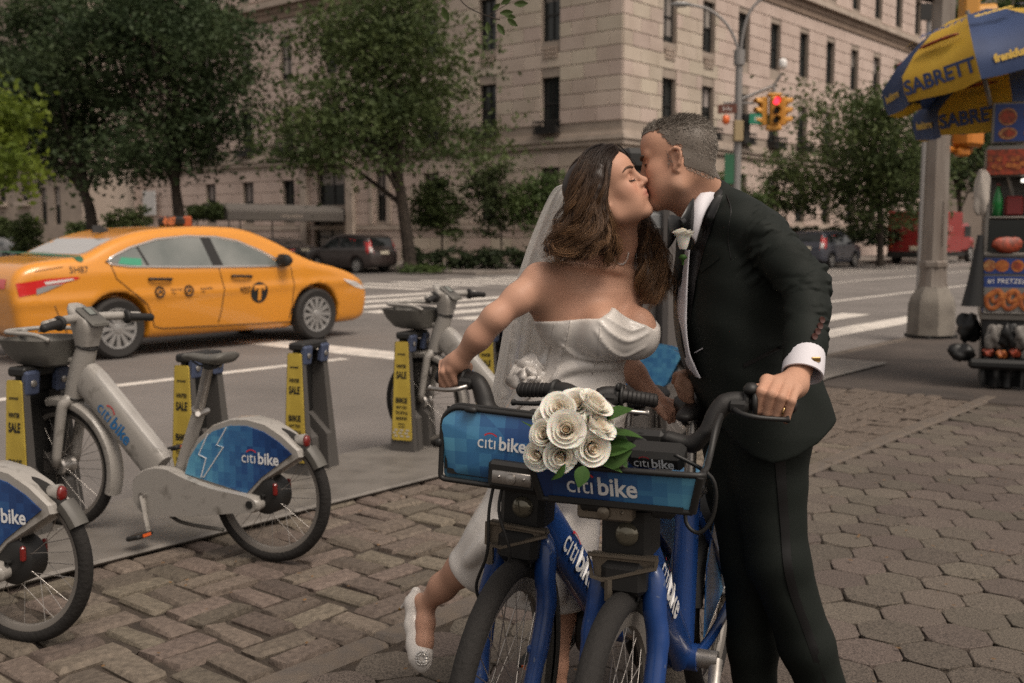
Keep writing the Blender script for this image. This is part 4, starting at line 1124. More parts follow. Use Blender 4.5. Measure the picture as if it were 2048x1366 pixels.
def psign(name, u0, u1, v0, v1, m, txt, yaw=0, th=.04, dy=-.16, ts=.6):
    c = Vector((X((u0+u1)/2), dy, (zz_(v0)+zz_(v1))/2)); w = (u1-u0)*k/max(.3, math.cos(yaw)); h = abs(zz_(v0)-zz_(v1)); R = rotz(yaw)
    b = MB(); b.box(c, (w, th, h), R, bev=.008); o = b.build(name, m, spole)
    if txt:
        b = MB(); add_text(b, txt, c+R @ Vector((0, -th/2-.004, 0)), R @ Vector((1, 0, 0)), (0, 0, 1), h*ts, sx=.9); b.build('lettering', m_white, o, smooth=0)
psign('street_sign', 1428, 1463, 210, 228, m_signb, '5 Av', -.3)
psign('street_sign', 1487, 1536, 229, 250, m_signg, 'E 86 St', .35)
psign('control_box', 1459, 1476, 243, 283, m_beige, '', 0, .3)
psign('banner', 1443, 1462, 308, 368, m_greend, '', 0, .03, -.1)
psign('walk_signal', 1478, 1490, 228, 285, m_black, '', .4, .2, .0)
b = MB(); b.lathe([(.001, -.16), (.11, -.1), (.11, .1), (.001, .16)], (X(1444), -.1, zz_(240)), n=10); b.build('warning_lamp', m_orange, spole, smooth=3)
# sign post
k2 = 20/F_PX
thin.location = at_y(1836, 600, 20); thin.location.z = ZR
b = MB(); b.cyl((0, 0, 0), (0, 0, at_y(1836, 5, 20).z), .045, n=8); b.build('shaft', m_grey, thin)
b = MB(); b.box((.05, -.06, at_y(1836, 18, 20).z), (.46, .02, .3), bev=.004); b.build('sign_plate', m_black, thin)

# ================================================================ docking station kiosk
m_kiosk = mat('kiosk_grey', (.115, .105, .10), .5, metal=.2); m_kioskL = mat('kiosk_panel', (.16, .165, .17), .4)
KY = 7.6; k = KY/F_PX; kb_ = at_y(1298, 600, KY)
kio = empty('kiosk', (kb_.x, kb_.y, 0), .28, 'grey payment kiosk standing between the kissing couple', 'kiosk')
KX = lambda u: (u-1298)*k
zt = at_y(1298, 306, KY).z
b = MB(); b.box((KX(1334), .0, (zt-.1)/2), (.17, .34, zt-.1), bev=.03); b.box((KX(1283), .06, .6), (.22, .2, 1.2), bev=.02); b.build('cabinet', m_kiosk, kio)
b = MB(); b.box((KX(1283), -.04, 1.36), (.23, .12, .5), bev=.02); b.build('front_panel', m_kioskL, kio)
b = MB(); b.box((KX(1307), -.106, at_y(0, 467, KY).z), (.062, .02, .085), bev=.006); b.box((KX(1268), -.106, 1.25), (.05, .02, .03), bev=.004); b.build('screen', m_black, kio)
b = MB(); b.box((KX(1280), 0, zt-.06), (.42, .4, .16), bev=.04); b.build('roof_cap', m_black, kio)
b = MB(); add_text(b, 'INSERT CARD', (KX(1290), -.105, 1.5), (1, 0, 0), (0, 0, 1), .026); add_text(b, 'RETURN BIKE', (KX(1290), -.105, 1.31), (1, 0, 0), (0, 0, 1), .024); b.build('lettering', m_white, kio, smooth=0)

# ================================================================ hot dog cart with umbrellas
m_umy = mat('umbrella_yellow', (.62, .40, .05), .6, col2=(.55, .33, .03), nscale=3); m_umb = mat('umbrella_blue', (.05, .085, .20), .6, col2=(.035, .06, .15), nscale=3)
m_umt = mat('umbrella_blue_print', (.025, .05, .15), .6); m_umyt = mat('umbrella_yellow_print', (.55, .36, .06), .6)
for m_ in (m_umy, m_umb):
    n_ = m_.node_tree.nodes; l_ = m_.node_tree.links; t_ = n_.new('ShaderNodeBsdfTranslucent'); x_ = n_.new('ShaderNodeMixShader'); x_.inputs[0].default_value = .35
    b_ = n_['Principled BSDF']; l_.new(b_.inputs['Base Color'].links[0].from_socket, t_.inputs['Color']); l_.new(b_.outputs[0], x_.inputs[1]); l_.new(t_.outputs[0], x_.inputs[2]); l_.new(x_.outputs[0], n_['Material Output'].inputs['Surface'])
m_steel = mat('cart_steel', (.19, .178, .165), .4, metal=.7); m_pblue = mat('poster_blue', (.02, .045, .18), .4); m_food1 = mat('food_red', (.34, .05, .02), .5, col2=(.12, .03, .015), nscale=25); m_food2 = mat('food_orange', (.42, .14, .03), .5, col2=(.22, .05, .015), nscale=25); m_food3 = mat('food_bread', (.40, .22, .09), .5, col2=(.22, .06, .02), nscale=30)
m_food4 = mat('food_green', (.10, .16, .03), .5); m_bag = mat('black_bag', (.009, .0095, .010), .45); m_wbag = mat('white_bag', (.42, .38, .34), .6); m_bottle = mat('green_bottle', (.02, .20, .05), .2); m_redbox = mat('red_box', (.16, .02, .02), .5); m_cartin = mat('cart_inside', (.15, .14, .13), .6)
def umbrella(label, c, R, rise, drop, a0, tilt, stick):
    root = empty('umbrella', c, 0, label, 'umbrella', None); root.rotation_euler = tilt
    prof = [(0, 0), (.25, -.03), (.5, -.14), (.78, -.36), (1.0, -.62)]
    for i in range(8):
        a1, a2 = a0+PI/4*i, a0+PI/4*(i+1); m_ = m_umy if i % 2 == 0 else m_umb
        P = lambda a, r, z: Vector((math.cos(a)*r*R, math.sin(a)*r*R, z*rise))
        b = MB(); rows = []
        for r, z in prof: rows.append([P(a1, r, z).lerp(P(a2, r, z), q/4)-Vector((0, 0, .05*r*math.sin(PI*q/4))) for q in range(5)])
        E1 = rows[-1]; rows.append([p-Vector((0, 0, drop*.5))+p.normalized()*.02 for p in E1]); rows.append([p-Vector((0, 0, drop*(1+.08*math.sin(q*5+i)))) for q, p in enumerate(E1)])
        b.loft(rows, closed=False, caps=False); pn = b.build('panel', m_, root, smooth=.9)
        b = MB(); ed = P(a1, 1, -.62), P(a2, 1, -.62); u_ = (ed[1]-ed[0]).normalized(); c_ = (ed[0]+ed[1])/2; nrm_ = Vector((c_.x, c_.y, 0)).normalized()
        txt, sz = ('SABRETT', .215) if i % 2 == 0 else ('frankfurters', .11)
        for of in (.028, -.006):
            add_text(b, txt, c_+nrm_*of-Vector((0, 0, drop*.5)), u_, (0, 0, 1), sz*R/1.05, bold=.005, sx=.92)
        e2 = P(a1, .62, -.23).lerp(P(a2, .62, -.23), .5); sl_ = (P(a1, .5, -.14)-P(a1, .78, -.36)).normalized(); up_ = Vector((nrm_.x*-.62, nrm_.y*-.62, .62*.45)).normalized()
        add_text(b, 'SABRETT' if i % 2 == 0 else 'skinless', e2+Vector((0, 0, .05))+nrm_*.05, u_, up_, .13*R/1.05, bold=.004)
        b.build('lettering', m_umt if i % 2 == 0 else m_umyt, pn, smooth=0)
        if i % 2 == 0:
            b = MB(); ctr = P(a1, .80, -.38).lerp(P(a2, .80, -.38), .5)+Vector((0, 0, .035))+nrm_*.03
            b.tube([ctr+u_*(q-.5)*.42*R+up_*(.03*math.cos((q-.5)*3)) for q in (0, .1, .3, .5, .7, .9, 1)], [.01, .035, .04, .04, .04, .035, .01], 8, flat=.4); b.build('sausage_print', m_food1, pn, smooth=3)
    b = MB()
    for i in range(8):
        a = a0+PI/4*i; b.tube([(0, 0, -.05), (math.cos(a)*R*.97, math.sin(a)*R*.97, -.64*rise)], .008, 5)
    b.build('rib', m_grey, root)
    b = MB(); b.cyl((0, 0, .04), (0, 0, -stick), .022, n=8); b.build('shaft', m_steel, root)
    return root
uc = at_y(1936, 30, 10.3)
umbrella('upper tilted yellow and blue food cart umbrella lettered SABRETT', uc, .90, .70, .24, math.radians(199), (math.radians(-4), math.radians(-15), 0), 2.2)
uc2 = at_y(2012, 128, 10.9)
umbrella('lower shaded umbrella tucked under the upper one over the food cart', uc2, .92, .55, .24, math.radians(201), (math.radians(2), math.radians(-10), 0), 1.5)
CY = 10.0; k = CY/F_PX; cb = at_y(1957, 700, CY); cart = empty('food_cart', (cb.x, cb.y, 0), 0, 'steel hot dog cart covered with food pictures under the umbrellas', 'food cart')
CRZ = rotz(math.radians(-22)); cart.rotation_euler = (0, 0, math.radians(-22)); GX = lambda u: (u-1957)*k; GZ = lambda v: at_y(1957, v, CY).z
def cbox(u0, u1, v0, v1, y0, y1, mb, bev=.01, mi=0):
    mb.box(((GX(u0)+GX(u1))/2, (y0+y1)/2, (GZ(v0)+GZ(v1))/2), (GX(u1)-GX(u0), y1-y0, GZ(v0)-GZ(v1)), bev=bev, mi=mi)
b = MB(); cbox(1957, 2230, 512, 640, 0, .8, b); cbox(1957, 1966, 352, 512, 0, .05, b); cbox(2110, 2120, 352, 512, 0, .05, b); cbox(1957, 2230, 352, 512, .5, .8, b); cbox(1957, 2230, 290, 353, .02, .8, b); cbox(1957, 2230, 433, 438, .0, .5, b); cbox(1955, 2230, 505, 514, -.02, .8, b); b.build('cart_body', m_steel, cart)
b = MB(); cbox(1963, 2230, 205, 288, .02, .1, b); cbox(1960, 2230, 622, 628, -.02, .02, b); b.build('menu_board', m_steel, cart)
def poster(u0, u1, v0, v1, m, y=-.012):
    b = MB(); cbox(u0, u1, v0, v1, y, y+.011, b, .002); return b.build('poster', m, cart, smooth=0)
def pic(par, u, v, ru, rv, m, y=-.02, kind='disc'):
    b = MB(); c = Vector((GX(u), y, GZ(v))); n = 18
    if kind == 'disc': b.add([c+Vector((math.cos(2*PI*i/n)*ru*k, 0, math.sin(2*PI*i/n)*rv*k)) for i in range(n)], [tuple(range(n))[::-1]])
    else: b.tube([c+Vector((math.cos(2*PI*i/n)*ru*k, 0, math.sin(2*PI*i/n)*rv*k*(1+.25*math.sin(4*PI*i/n)))) for i in range(n)], .023, 6, closed=True, flat=.3, up=(0, 1, 0))
    b.build('food_picture', m, par, smooth=0)
p1_ = poster(1968, 2230, 209, 284, m_pblue, .007)
for u, v, ru, rv, m_ in ((1991, 235, 17, 17, m_food3), (1991, 235, 14, 13, m_food1), (2037, 230, 17, 17, m_food3), (2037, 230, 13, 13, m_food1), (1992, 268, 17, 12, m_food3), (1994, 268, 12, 7, m_food1), (2038, 268, 17, 13, m_food3), (2040, 268, 11, 7, m_redbox)): pic(p1_, u, v, ru, rv, m_, .004-.001*ru/17 if m_ is m_food3 else .0005)
p2_ = poster(1957, 2026, 300, 350, m_food1)
for i in range(16): pic(p2_, 1963+(i % 8)*8.3, 318+14*(i//8)+rnd.uniform(-4, 4), 6, 5, rnd.choice((m_food2, m_food1)), -.016-.0003*i)
p3_ = poster(2029, 2230, 300, 350, m_pblue); pic(p3_, 2042, 330, 10, 12, m_umyt)
p4_ = poster(1957, 2230, 516, 547, m_pblue)
for u, m_, r in ((1970, m_food3, 12), (1993, m_food2, 13), (2021, m_food2, 12), (2021.1, m_food1, 8), (2050, m_food4, 13)): pic(p4_, u, 531, r, 12 if r > 8 else 7, m_, -.016 if r > 8 else -.018)
p5_ = poster(1960, 2230, 552, 624, m_pblue)
b = MB(); cbox(1962, 2230, 574, 622, -.0145, -.0135, b, 0); b.build('poster_ground', m_cartin, p5_, smooth=0)
for u in (1982, 2012, 2044): pic(p5_, u, 598, 15, 17, m_food2, -.02, 'loop'); pic(p5_, u+3, 592, 8, 10, m_food2, -.021, 'loop')
b = MB(); add_text(b, '#1 PRETZEL', (GX(2002), -.016, GZ(562)), (1, 0, 0), (0, 0, 1), .062); b.build('poster_lettering', m_white, p5_, smooth=0)
b = MB(); cbox(1966, 2230, 440, 504, .004, .010, b, 0); b.build('display_glass', m_carglassD, cart, smooth=0)
b = MB(); cbox(1966, 2230, 354, 504, .49, .499, b, 0); b.build('display_back', m_cartin, cart, smooth=0)
b = MB(); cbox(2020, 2046, 358, 366, .02, .06, b, .01); b.build('lamp_tube', mat('lit_tube', (.9, .85, .75), .4, emit=1.3), cart)
b = MB(); rows = []
for j in range(9):
    zz = GZ(638)+(.03-GZ(638))*j/8; rows.append([Vector((GX(1962)+1.26*i/40, .03+.05*j/8*math.sin(i*1.7+j*.6)+rnd.uniform(-.012, .012)*j/8-.05*(j/8), zz)) for i in range(41)])
b.loft(rows, closed=False, caps=False); b.add([rows[0][0], rows[-1][0], rows[-1][0]+Vector((0, .7, 0)), rows[0][0]+Vector((0, .7, 0))], [(0, 1, 2, 3)]); b.build('cart_skirt', m_bag, cart, smooth=.9)
b = MB(); cbox(1938, 2230, 716, 736, -.1, .02, b, .03); b.build('cart_bumper', m_bag, cart)
for x_ in (.25, 1.0):
    for y_ in (.15, .7): wheel(cart, .16, .08, 8, (x_, y_, .16), -1)
bt = empty('bottle', cart.location+CRZ @ Vector((GX(1981), .15, GZ(433))), 0, 'green soda bottle on the shelf of the food cart', 'bottle')
b = MB(); b.lathe([(.001, 0), (.045, .005), (.047, .15), (.03, .22), (.014, .26), (.014, .3), (.001, .3)], n=12); b.build('glass_body', m_bottle, bt, smooth=3)
b = MB(); b.lathe([(.016, .285), (.016, .31), (.001, .31)], n=10); b.build('cap', m_redbox, bt)
def loose(name, label, cat, u0, u1, v0, v1, y0, y1, m, bev=.02):
    b = MB(); cbox(u0, u1, v0, v1, y0, y1, b, bev); b.v = [tuple(CRZ @ Vector(p)+cart.location) for p in b.v]; o = b.build(name, m); o['label'] = label; o['category'] = cat; return o
def blob(name, label, cat, c, r, m, seed, squash=(1, 1, 1), amp=.25):
    rr = np.random.RandomState(seed); V = []; n, mm_ = 20, 12
    for i in range(mm_+1):
        th = PI*i/mm_
        for j in range(n):
            ph = 2*PI*j/n; q = 1+amp*(math.sin(3*ph+seed)*math.sin(2*th)*.5+rr.uniform(-.3, .3)*math.sin(th))
            V.append((c[0]+r*q*math.sin(th)*math.cos(ph)*squash[0], c[1]+r*q*math.sin(th)*math.sin(ph)*squash[1], c[2]+r*q*math.cos(th)*squash[2]))
    F = [(i*n+j, i*n+(j+1) % n, (i+1)*n+(j+1) % n, (i+1)*n+j) for i in range(mm_) for j in range(n)]
    o = link(name, mesh_np(name, V, F, [m], smooth=3)); o['label'] = label; o['category'] = cat; return o
loose('napkin_box', 'dark red box with a white label on the cart shelf', 'box', 1994, 2028, 392, 432, .1, .3, m_redbox)
loose('drink_box', 'grey can case beside the red box on the cart shelf', 'box', 2036, 2060, 380, 432, .1, .3, m_cartin)
cv = lambda u, v, y: tuple(CRZ @ Vector((GX(u), y, GZ(v)))+cart.location)
blob('food_pack', 'red plastic food pack inside the cart display', 'food pack', cv(2008, 490, -.0), .15, m_food1, 4, (1.2, .25, .5))
blob('rubbish_bag', 'black rubbish bag slumped on the ground beside the cart', 'bag', cv(1926, 706, .0), .10, m_bag, 5, (1.15, 1, .8), .5)
blob('rubbish_bag', 'grey tied bag lying behind the black rubbish bag by the cart', 'bag', cv(1938, 660, .25), .11, m_bag, 6, (1, 1, 1.2), .5)
blob('carrier_bag', 'white plastic bag hanging from the cart corner', 'bag', cv(1950, 385, -.02), .09, m_wbag, 8, (.75, .6, 2.2), .5)
b = MB(); tp = [];
for z_, w_ in ((470, 6), (500, 9), (560, 15), (612, 22)):
    tp.append([Vector((GX(1953-w_*.55)+math.cos(a)*w_*k*(1+.1*math.sin(5*a)), -.02+math.sin(a)*w_*k*.7, GZ(z_)))+cart.location for a in [2*PI*i/20 for i in range(20)]])
b.loft(tp); o = b.build('tarp', m_bag, smooth=.9); o['label'] = 'black cloth cover hanging at the near corner of the food cart'; o['category'] = 'cloth'
for i, (u, v, m_) in enumerate(((1985, 672, m_cartin), (2012, 668, m_bag), (2038, 672, m_cartin), (1975, 703, m_food1), (2000, 706, m_food2), (2024, 702, m_food1), (2045, 706, m_cartin))):
    blob('supply_bag', ['crumpled grey bag at the lower left of the cart base', 'large black bag in the middle of the cart base', 'black bag at the right end of the cart base', 'red snack packet lowest left at the cart foot', 'orange snack packet in the middle of the cart foot', 'red snack packet under the black bags of the cart', 'dark grey packet at the right of the cart foot'][i], 'bag', cv(u, v, -.03), (.085 if v < 700 else .05), m_, 20+i, (1, .5, 1.15 if v < 700 else .7), .8)
# ================================================================ bike share docks and bikes
m_bgrey = mat('bike_grey_paint', (.29, .272, .25), .42, col2=(.15, .138, .122), nscale=17, ncon=(.56, .74), ndetail=9, coat=.15)
m_bgreyD = mat('bike_grey_plastic', (.105, .10, .088), .5, col2=(.08, .075, .068), nscale=7)
m_bpanel = mat('battery_cover', (.36, .345, .325), .45, col2=(.29, .275, .26), nscale=6)
m_bblue = mat('bike_blue_paint', (.010, .042, .165), .36, coat=.3, col2=(.085, .11, .18), nscale=38, ncon=(.66, .71), ndetail=8)
m_rub = mat('grip_rubber', (.014, .0128, .0124), .58, bump=.08, bscale=260)
m_tyre2 = mat('tread_rubber', (.013, .0115, .0105), .85, bump=.5, bscale=70)
m_rim = mat('grey_rim', (.17, .155, .14), .5, metal=.2)
m_spoke = mat('steel_spoke', (.45, .42, .39), .3, metal=.9)
m_alu = mat('worn_aluminium', (.42, .40, .38), .35, metal=.8, col2=(.28, .26, .24), nscale=18)
m_brass = mat('worn_bronze', (.20, .17, .135), .4, metal=.7)
m_clear = mat('lamp_glass', (.16, .145, .11), .06, metal=.5)
m_orefl = mat('orange_reflector', (.55, .09, .012), .3, coat=.5)
m_rrefl = mat('red_reflector', (.15, .012, .010), .25, coat=.6)
m_logo = mat('logo_white', (.66, .66, .66), .45); m_logor = mat('logo_red', (.50, .035, .045), .45); m_logob = mat('logo_blue', (.02, .13, .32), .45); m_logok = mat('logo_dark', (.06, .062, .07), .5)
m_pink = mat('pink_red_reflector', (.75, .10, .09), .3)
def mosaic(name, stops, sx, lim, rough=.35):
    """printed blue pattern of square blocks, running light to dark along one direction"""
    m = mat(name, (.05, .2, .5), rough, coat=.25); n = m.node_tree.nodes; l = m.node_tree.links; b = n['Principled BSDF']
    tc = n.new('ShaderNodeTexCoord'); sp = n.new('ShaderNodeVectorMath'); sp.operation = 'SNAP'; sp.inputs[1].default_value = (.032, .032, .032)
    of = n.new('ShaderNodeVectorMath'); of.operation = 'ADD'; of.inputs[1].default_value = (.0173, .0111, .0137)
    l.new(tc.outputs['Object'], of.inputs[0]); l.new(of.outputs[0], sp.inputs[0])
    wn_ = n.new('ShaderNodeTexWhiteNoise'); l.new(sp.outputs[0], wn_.inputs['Vector'])
    dp = n.new('ShaderNodeVectorMath'); dp.operation = 'DOT_PRODUCT'; dp.inputs[1].default_value = sx; l.new(sp.outputs[0], dp.inputs[0])
    mr = n.new('ShaderNodeMapRange'); mr.inputs[1].default_value = lim[0]; mr.inputs[2].default_value = lim[1]; l.new(dp.outputs['Value'], mr.inputs[0])
    mul = n.new('ShaderNodeMath'); mul.operation = 'MULTIPLY_ADD'; mul.inputs[1].default_value = .26; l.new(wn_.outputs['Value'], mul.inputs[0]); l.new(mr.outputs[0], mul.inputs[2])
    sb = n.new('ShaderNodeMath'); sb.operation = 'SUBTRACT'; sb.inputs[1].default_value = .13; l.new(mul.outputs[0], sb.inputs[0])
    cr = n.new('ShaderNodeValToRGB'); cr.color_ramp.interpolation = 'LINEAR'
    for i, (p, c) in enumerate(stops):
        e = cr.color_ramp.elements[i] if i < 2 else cr.color_ramp.elements.new(p)
        e.position = p; e.color = (*c, 1)
    l.new(sb.outputs[0], cr.inputs[0]); l.new(cr.outputs[0], b.inputs['Base Color']); return m
ST_ = [(0, (.10, .31, .46)), (1, (.008, .028, .105)), (.35, (.042, .155, .32)), (.65, (.017, .062, .195))]
m_mosE = mosaic('blue_mosaic_fender', ST_, (-1, 0, 0), (-.42, .17))
m_mosA = mosaic('blue_mosaic_basket', ST_, (.2, 1, 0), (.03, .46))
m_mosB = mosaic('blue_mosaic_basket_reversed', ST_, (.2, -1, 0), (.04, .36))
m_mosC = mosaic('blue_mosaic_guard', ST_, (1, 0, .3), (-.3, 1.2))

def rib(mb, arc, w, th, mi=0):
    """curved mudguard: arc of (x, z, nx, nz) points, width w"""
    rows = []
    for x, z, nx, nz in arc:
        sec = [(-w/2, -.028), (-w/2, -.006), (-w*.32, .006), (0, .011), (w*.32, .006), (w/2, -.006), (w/2, -.028)]
        o_ = [Vector((x+nx*h, y, z+nz*h)) for y, h in sec]; i_ = [Vector((x+nx*(h-th), y*.9, z+nz*(h-th))) for y, h in sec[::-1]]
        rows.append(o_+i_)
    mb.loft(rows, mi=mi)
def arcpts(c, r, a0, a1, n=16): return [(c[0]+r*math.cos(math.radians(a0+(a1-a0)*i/n)), c[1]+r*math.sin(math.radians(a0+(a1-a0)*i/n)), math.cos(math.radians(a0+(a1-a0)*i/n)), math.sin(math.radians(a0+(a1-a0)*i/n))) for i in range(n+1)]
def bikewheel(par, c, R, tr, X=None, nsp=28, hubr=.03, hubw=.09, rimm=None, motor=False, name='wheel', sr=.0014, rimd=.020, steer=None):
    c = Vector(c); ax = Vector((0, 1, 0)); fx = (lambda mb: mb.xf(steer)) if steer is not None else (lambda mb: mb)
    t = MB(); t.torus(c, R-tr, tr, ax, 64, 12); o = fx(t).build(name, m_tyre2, par, smooth=3)
    r = MB(); rr = R-2*tr+.008
    r.lathe([(rr, -.014), (rr+.004, -.017), (rr-.004, -.017), (rr-rimd, -.010), (rr-rimd-.004, 0), (rr-rimd, .010), (rr-.004, .017), (rr+.004, .017), (rr, .014)], c, ax, 64); fx(r).build('rim', rimm or m_rim, o, smooth=.7)
    s = MB(); u = Vector((1, 0, 0)); z = Vector((0, 0, 1))
    for k in range(nsp):
        a = 2*PI*k/nsp; off = .9 if k % 4 < 2 else -.9; a2 = a+off*(.55 if not motor else .3); sy = hubw*.36*(1 if k % 2 else -1)
        s.tube([c+(u*math.cos(a2)+z*math.sin(a2))*hubr*.9+ax*sy, c+(u*math.cos(a)+z*math.sin(a))*(rr-rimd)+ax*sy*.05], sr, 4, caps=False)
    fx(s).build('spokes', m_spoke, o, smooth=3)['kind'] = 'stuff'
    h = MB(); h.lathe([(.004, -hubw/2-.02), (.009, -hubw/2-.02), (.009, -hubw/2), (hubr*.8, -hubw/2), (hubr, -hubw*.4), (hubr*.75 if not motor else hubr, -hubw*.25), (hubr*.75 if not motor else hubr, hubw*.25), (hubr, hubw*.4), (hubr*.8, hubw/2), (.009, hubw/2), (.009, hubw/2+.02), (.004, hubw/2+.02)], c, ax, 28); fx(h).build('hub', m_black if motor else m_alu, o, smooth=.6)
    return o
def saddle(par, x0, x1, z, m, name='saddle'):
    """x0 nose, x1 rear"""
    L = x1-x0; rows = []
    for f, w, h, dz in ((0, .012, .010, -.012), (.04, .022, .022, -.006), (.2, .028, .03, 0), (.42, .034, .034, -.004), (.6, .052, .04, -.002), (.78, .078, .046, .006), (.92, .086, .046, .012), (.985, .07, .036, .012), (1, .045, .02, .008)):
        rows.append([Vector((x0+L*f, w*math.copysign(abs(math.cos(a))**.7, math.cos(a)), z+dz-h*.5+(h*.5)*(math.sin(a) if math.sin(a) > 0 else math.sin(a)*1.25))) for a in [2*PI*i/16 for i in range(16)]])
    b = MB(); b.loft(rows); o = b.build(name, m, par, smooth=3)
    q = MB()
    for s in (-.02, .02): q.tube([(x0+L*.25, s, z-.035), (x0+L*.4, s, z-.055), (x0+L*.7, s, z-.055), (x0+L*.85, s, z-.03)], .0045, 6)
    q.box((x0+L*.58, 0, z-.055), (.05, .06, .03), bev=.008); q.build('saddle_rail', m_black, o)
    return o
def pedal(mb, c, ang=0):
    R = Matrix.Rotation(ang, 3, 'Y'); mb.box(c, (.085, .1, .022), R, bev=.008, mi=0)
    mb.box(Vector(c)+R @ Vector((.0445, 0, 0)), (.004, .05, .014), R, mi=1); mb.box(Vector(c)+R @ Vector((-.0445, 0, 0)), (.004, .05, .014), R, mi=1)

BOLT = [(.186, .605), (.241, .523), (.205, .516), (.319, .368), (.333, .369), (.302, .458), (.343, .471), (.289, .57)]
def grey_ebike(loc, rz, label, group):
    root = empty('electric_bike', loc, rz, label, 'bicycle', group)
    bikewheel(root, (0, 0, .31), .31, .026, hubr=.085, hubw=.10, motor=True, nsp=32)
    fw = bikewheel(root, (1.21, 0, .335), .31, .026, hubr=.045, hubw=.09, nsp=32)
    # rear mudguard with its printed side panels
    out = [(.445, .36), (.42, .45), (.36, .54), (.27, .61), (.17, .645), (.08, .652), (-.02, .635), (-.11, .59), (-.19, .53), (-.20, .50), (.0, .375), (.085, .29), (.25, .325)]
    b = MB(); b.prism(out, (0, .055, 0), (1, 0, 0), (0, 0, 1), .11, bev=.012); b.build('rear_mudguard', m_bgrey, root, smooth=.5)
    ins = [(.425, .375), (.398, .45), (.345, .52), (.262, .583), (.17, .615), (.08, .62), (-.01, .60), (-.09, .56), (-.155, .512), (.01, .392), (.088, .315), (.25, .345)]
    for sg in (1, -1):
        b = MB(); b.prism(ins, (0, .0605 if sg > 0 else -.0555, 0), (1, 0, 0), (0, 0, 1), .005); pn = b.build('side_panel', m_mosE, root, smooth=0)
        b = MB(); yy = sg*.0632; citi(b, lambda x, y: (.01-sg*x, yy, .478+y*1.0-x*sg*.0), .072); b.build('logo', [m_logo, m_logor], pn, smooth=0)
        if sg > 0:
            b = MB(); b.tube([(x, yy-.001, z) for x, z in BOLT], .0028, 5); b.build('bolt_print', m_logo, pn)
    b = MB(); b.loft([[Vector((-.185+math.cos(1.0)*q*.0+dx, math.cos(a)*.024, .553+math.sin(a)*.03+dz)) for a in [2*PI*i/14 for i in range(14)]] for q, dx, dz in ((0, .06, .0), (1, -.005, .012))]); b.build('lamp_housing', m_bgrey, root)
    b = MB(); b.loft([[Vector((-.19+dx, math.cos(a)*.022*w, .560+math.sin(a)*.030*w)) for a in [2*PI*i/14 for i in range(14)]] for dx, w in ((0, 1), (-.012, .9), (-.015, .4))]); b.build('tail_lamp', m_rrefl, root, smooth=3)
    b = MB(); rib(b, arcpts((0, .31), .318, 134, 152, 5), .07, .008); b.build('mud_flap', m_bgreyD, root)
    for yy in (.052, -.052):
        b = MB(); b.box((-.06, yy, .345), (.02, .02, .055), bev=.006); b.build('reflector', m_rrefl, root)
    # chain case
    cs = catmull([(.715, .27), (.70, .335), (.63, .385), (.52, .40), (.40, .365), (.25, .332), (.10, .318), (.02, .305), (-.005, .275), (.02, .243), (.12, .228), (.35, .19), (.56, .168), (.65, .172), (.70, .215)], 4, True)
    b = MB(); b.prism([tuple(p) for p in cs], (0, .098, 0), (1, 0, 0), (0, 0, 1), .062, bev=.014); b.build('chain_case', m_bgrey, root, smooth=.6)
    b = MB(); b.lathe([(.018, 0), (.018, .004), (.001, .004)], (.045, .098, .277), (0, 1, 0), 14); b.build('axle_cap', m_black, root)
    b = MB(); b.tube([(.60, .0, .28), (.35, -.07, .29), (0, -.075, .31)], .018, 8); b.build('chain_stay', m_bgrey, root, smooth=3)
    # down tube, head
    rows = []
    for f in (0, .06, .2, .5, .8, .94, 1):
        c = Vector((1.055, 0, .795)).lerp(Vector((.62, 0, .375)), f); d = Vector((-.72, 0, -.695)).normalized(); nn = Vector((d.z, 0, -d.x))*-1
        hw = .082*(1 if .03 < f < .97 else .9); hy = .046*(1 if .03 < f < .97 else .85)
        rows.append([c+nn*hw*math.copysign(abs(math.cos(a))**.6, math.cos(a))+Vector((0, 1, 0))*hy*math.copysign(abs(math.sin(a))**.6, math.sin(a)) for a in [2*PI*i/20 for i in range(20)]])
    b = MB(); b.loft(rows); b.build('down_tube', m_bgrey, root, smooth=1.0)
    d = Vector((-.72, 0, -.695)).normalized(); nn = Vector((d.z, 0, -d.x))
    rows = []
    for f, w in ((.07, .012), (.085, .03), (.12, .038), (.5, .038), (.88, .038), (.93, .03), (.945, .012)):
        c = Vector((1.055, 0, .795)).lerp(Vector((.62, 0, .375)), f)+nn*.060
        rows.append([c+nn*(.022*math.copysign(abs(math.sin(a))**.6, math.sin(a)))+Vector((0, 1, 0))*w*math.copysign(abs(math.cos(a))**.6, math.cos(a)) for a in [2*PI*i/14 for i in range(14)]])
    b = MB(); b.loft(rows); b.build('battery_cover', m_bpanel, root, smooth=1.0)
    b = MB(); cc = Vector((1.055, 0, .795)).lerp(Vector((.62, 0, .375)), .50); yy = .0478; lg = MB()
    for sg in (1, -1):
        citi(lg, lambda x, y: tuple(cc+d*x*sg*1.0-nn*0+nn*(y-.012)*1.0+Vector((0, yy*sg, 0))), .088, 2 if sg > 0 else 2, 1)
    lg.m = [(3 if (m_ == 2 and 0) else m_) for m_ in lg.m]
    lg.build('logo', [m_logo, m_logor, m_logob], root, smooth=0)
    b = MB(); b.tube([(1.035, 0, .93), (1.075, 0, .83), (1.13, 0, .675)], [.047, .055, .05], 16); b.build('head_tube', m_bgrey, root, smooth=.8)
    b = MB(); b.torus((1.037, 0, .927), .047, .006, (-.3, 0, 1), 24, 6); b.torus((1.128, 0, .683), .05, .006, (-.35, 0, 1), 24, 6); b.build('headset_ring', m_black, root)
    # cockpit
    rows = []
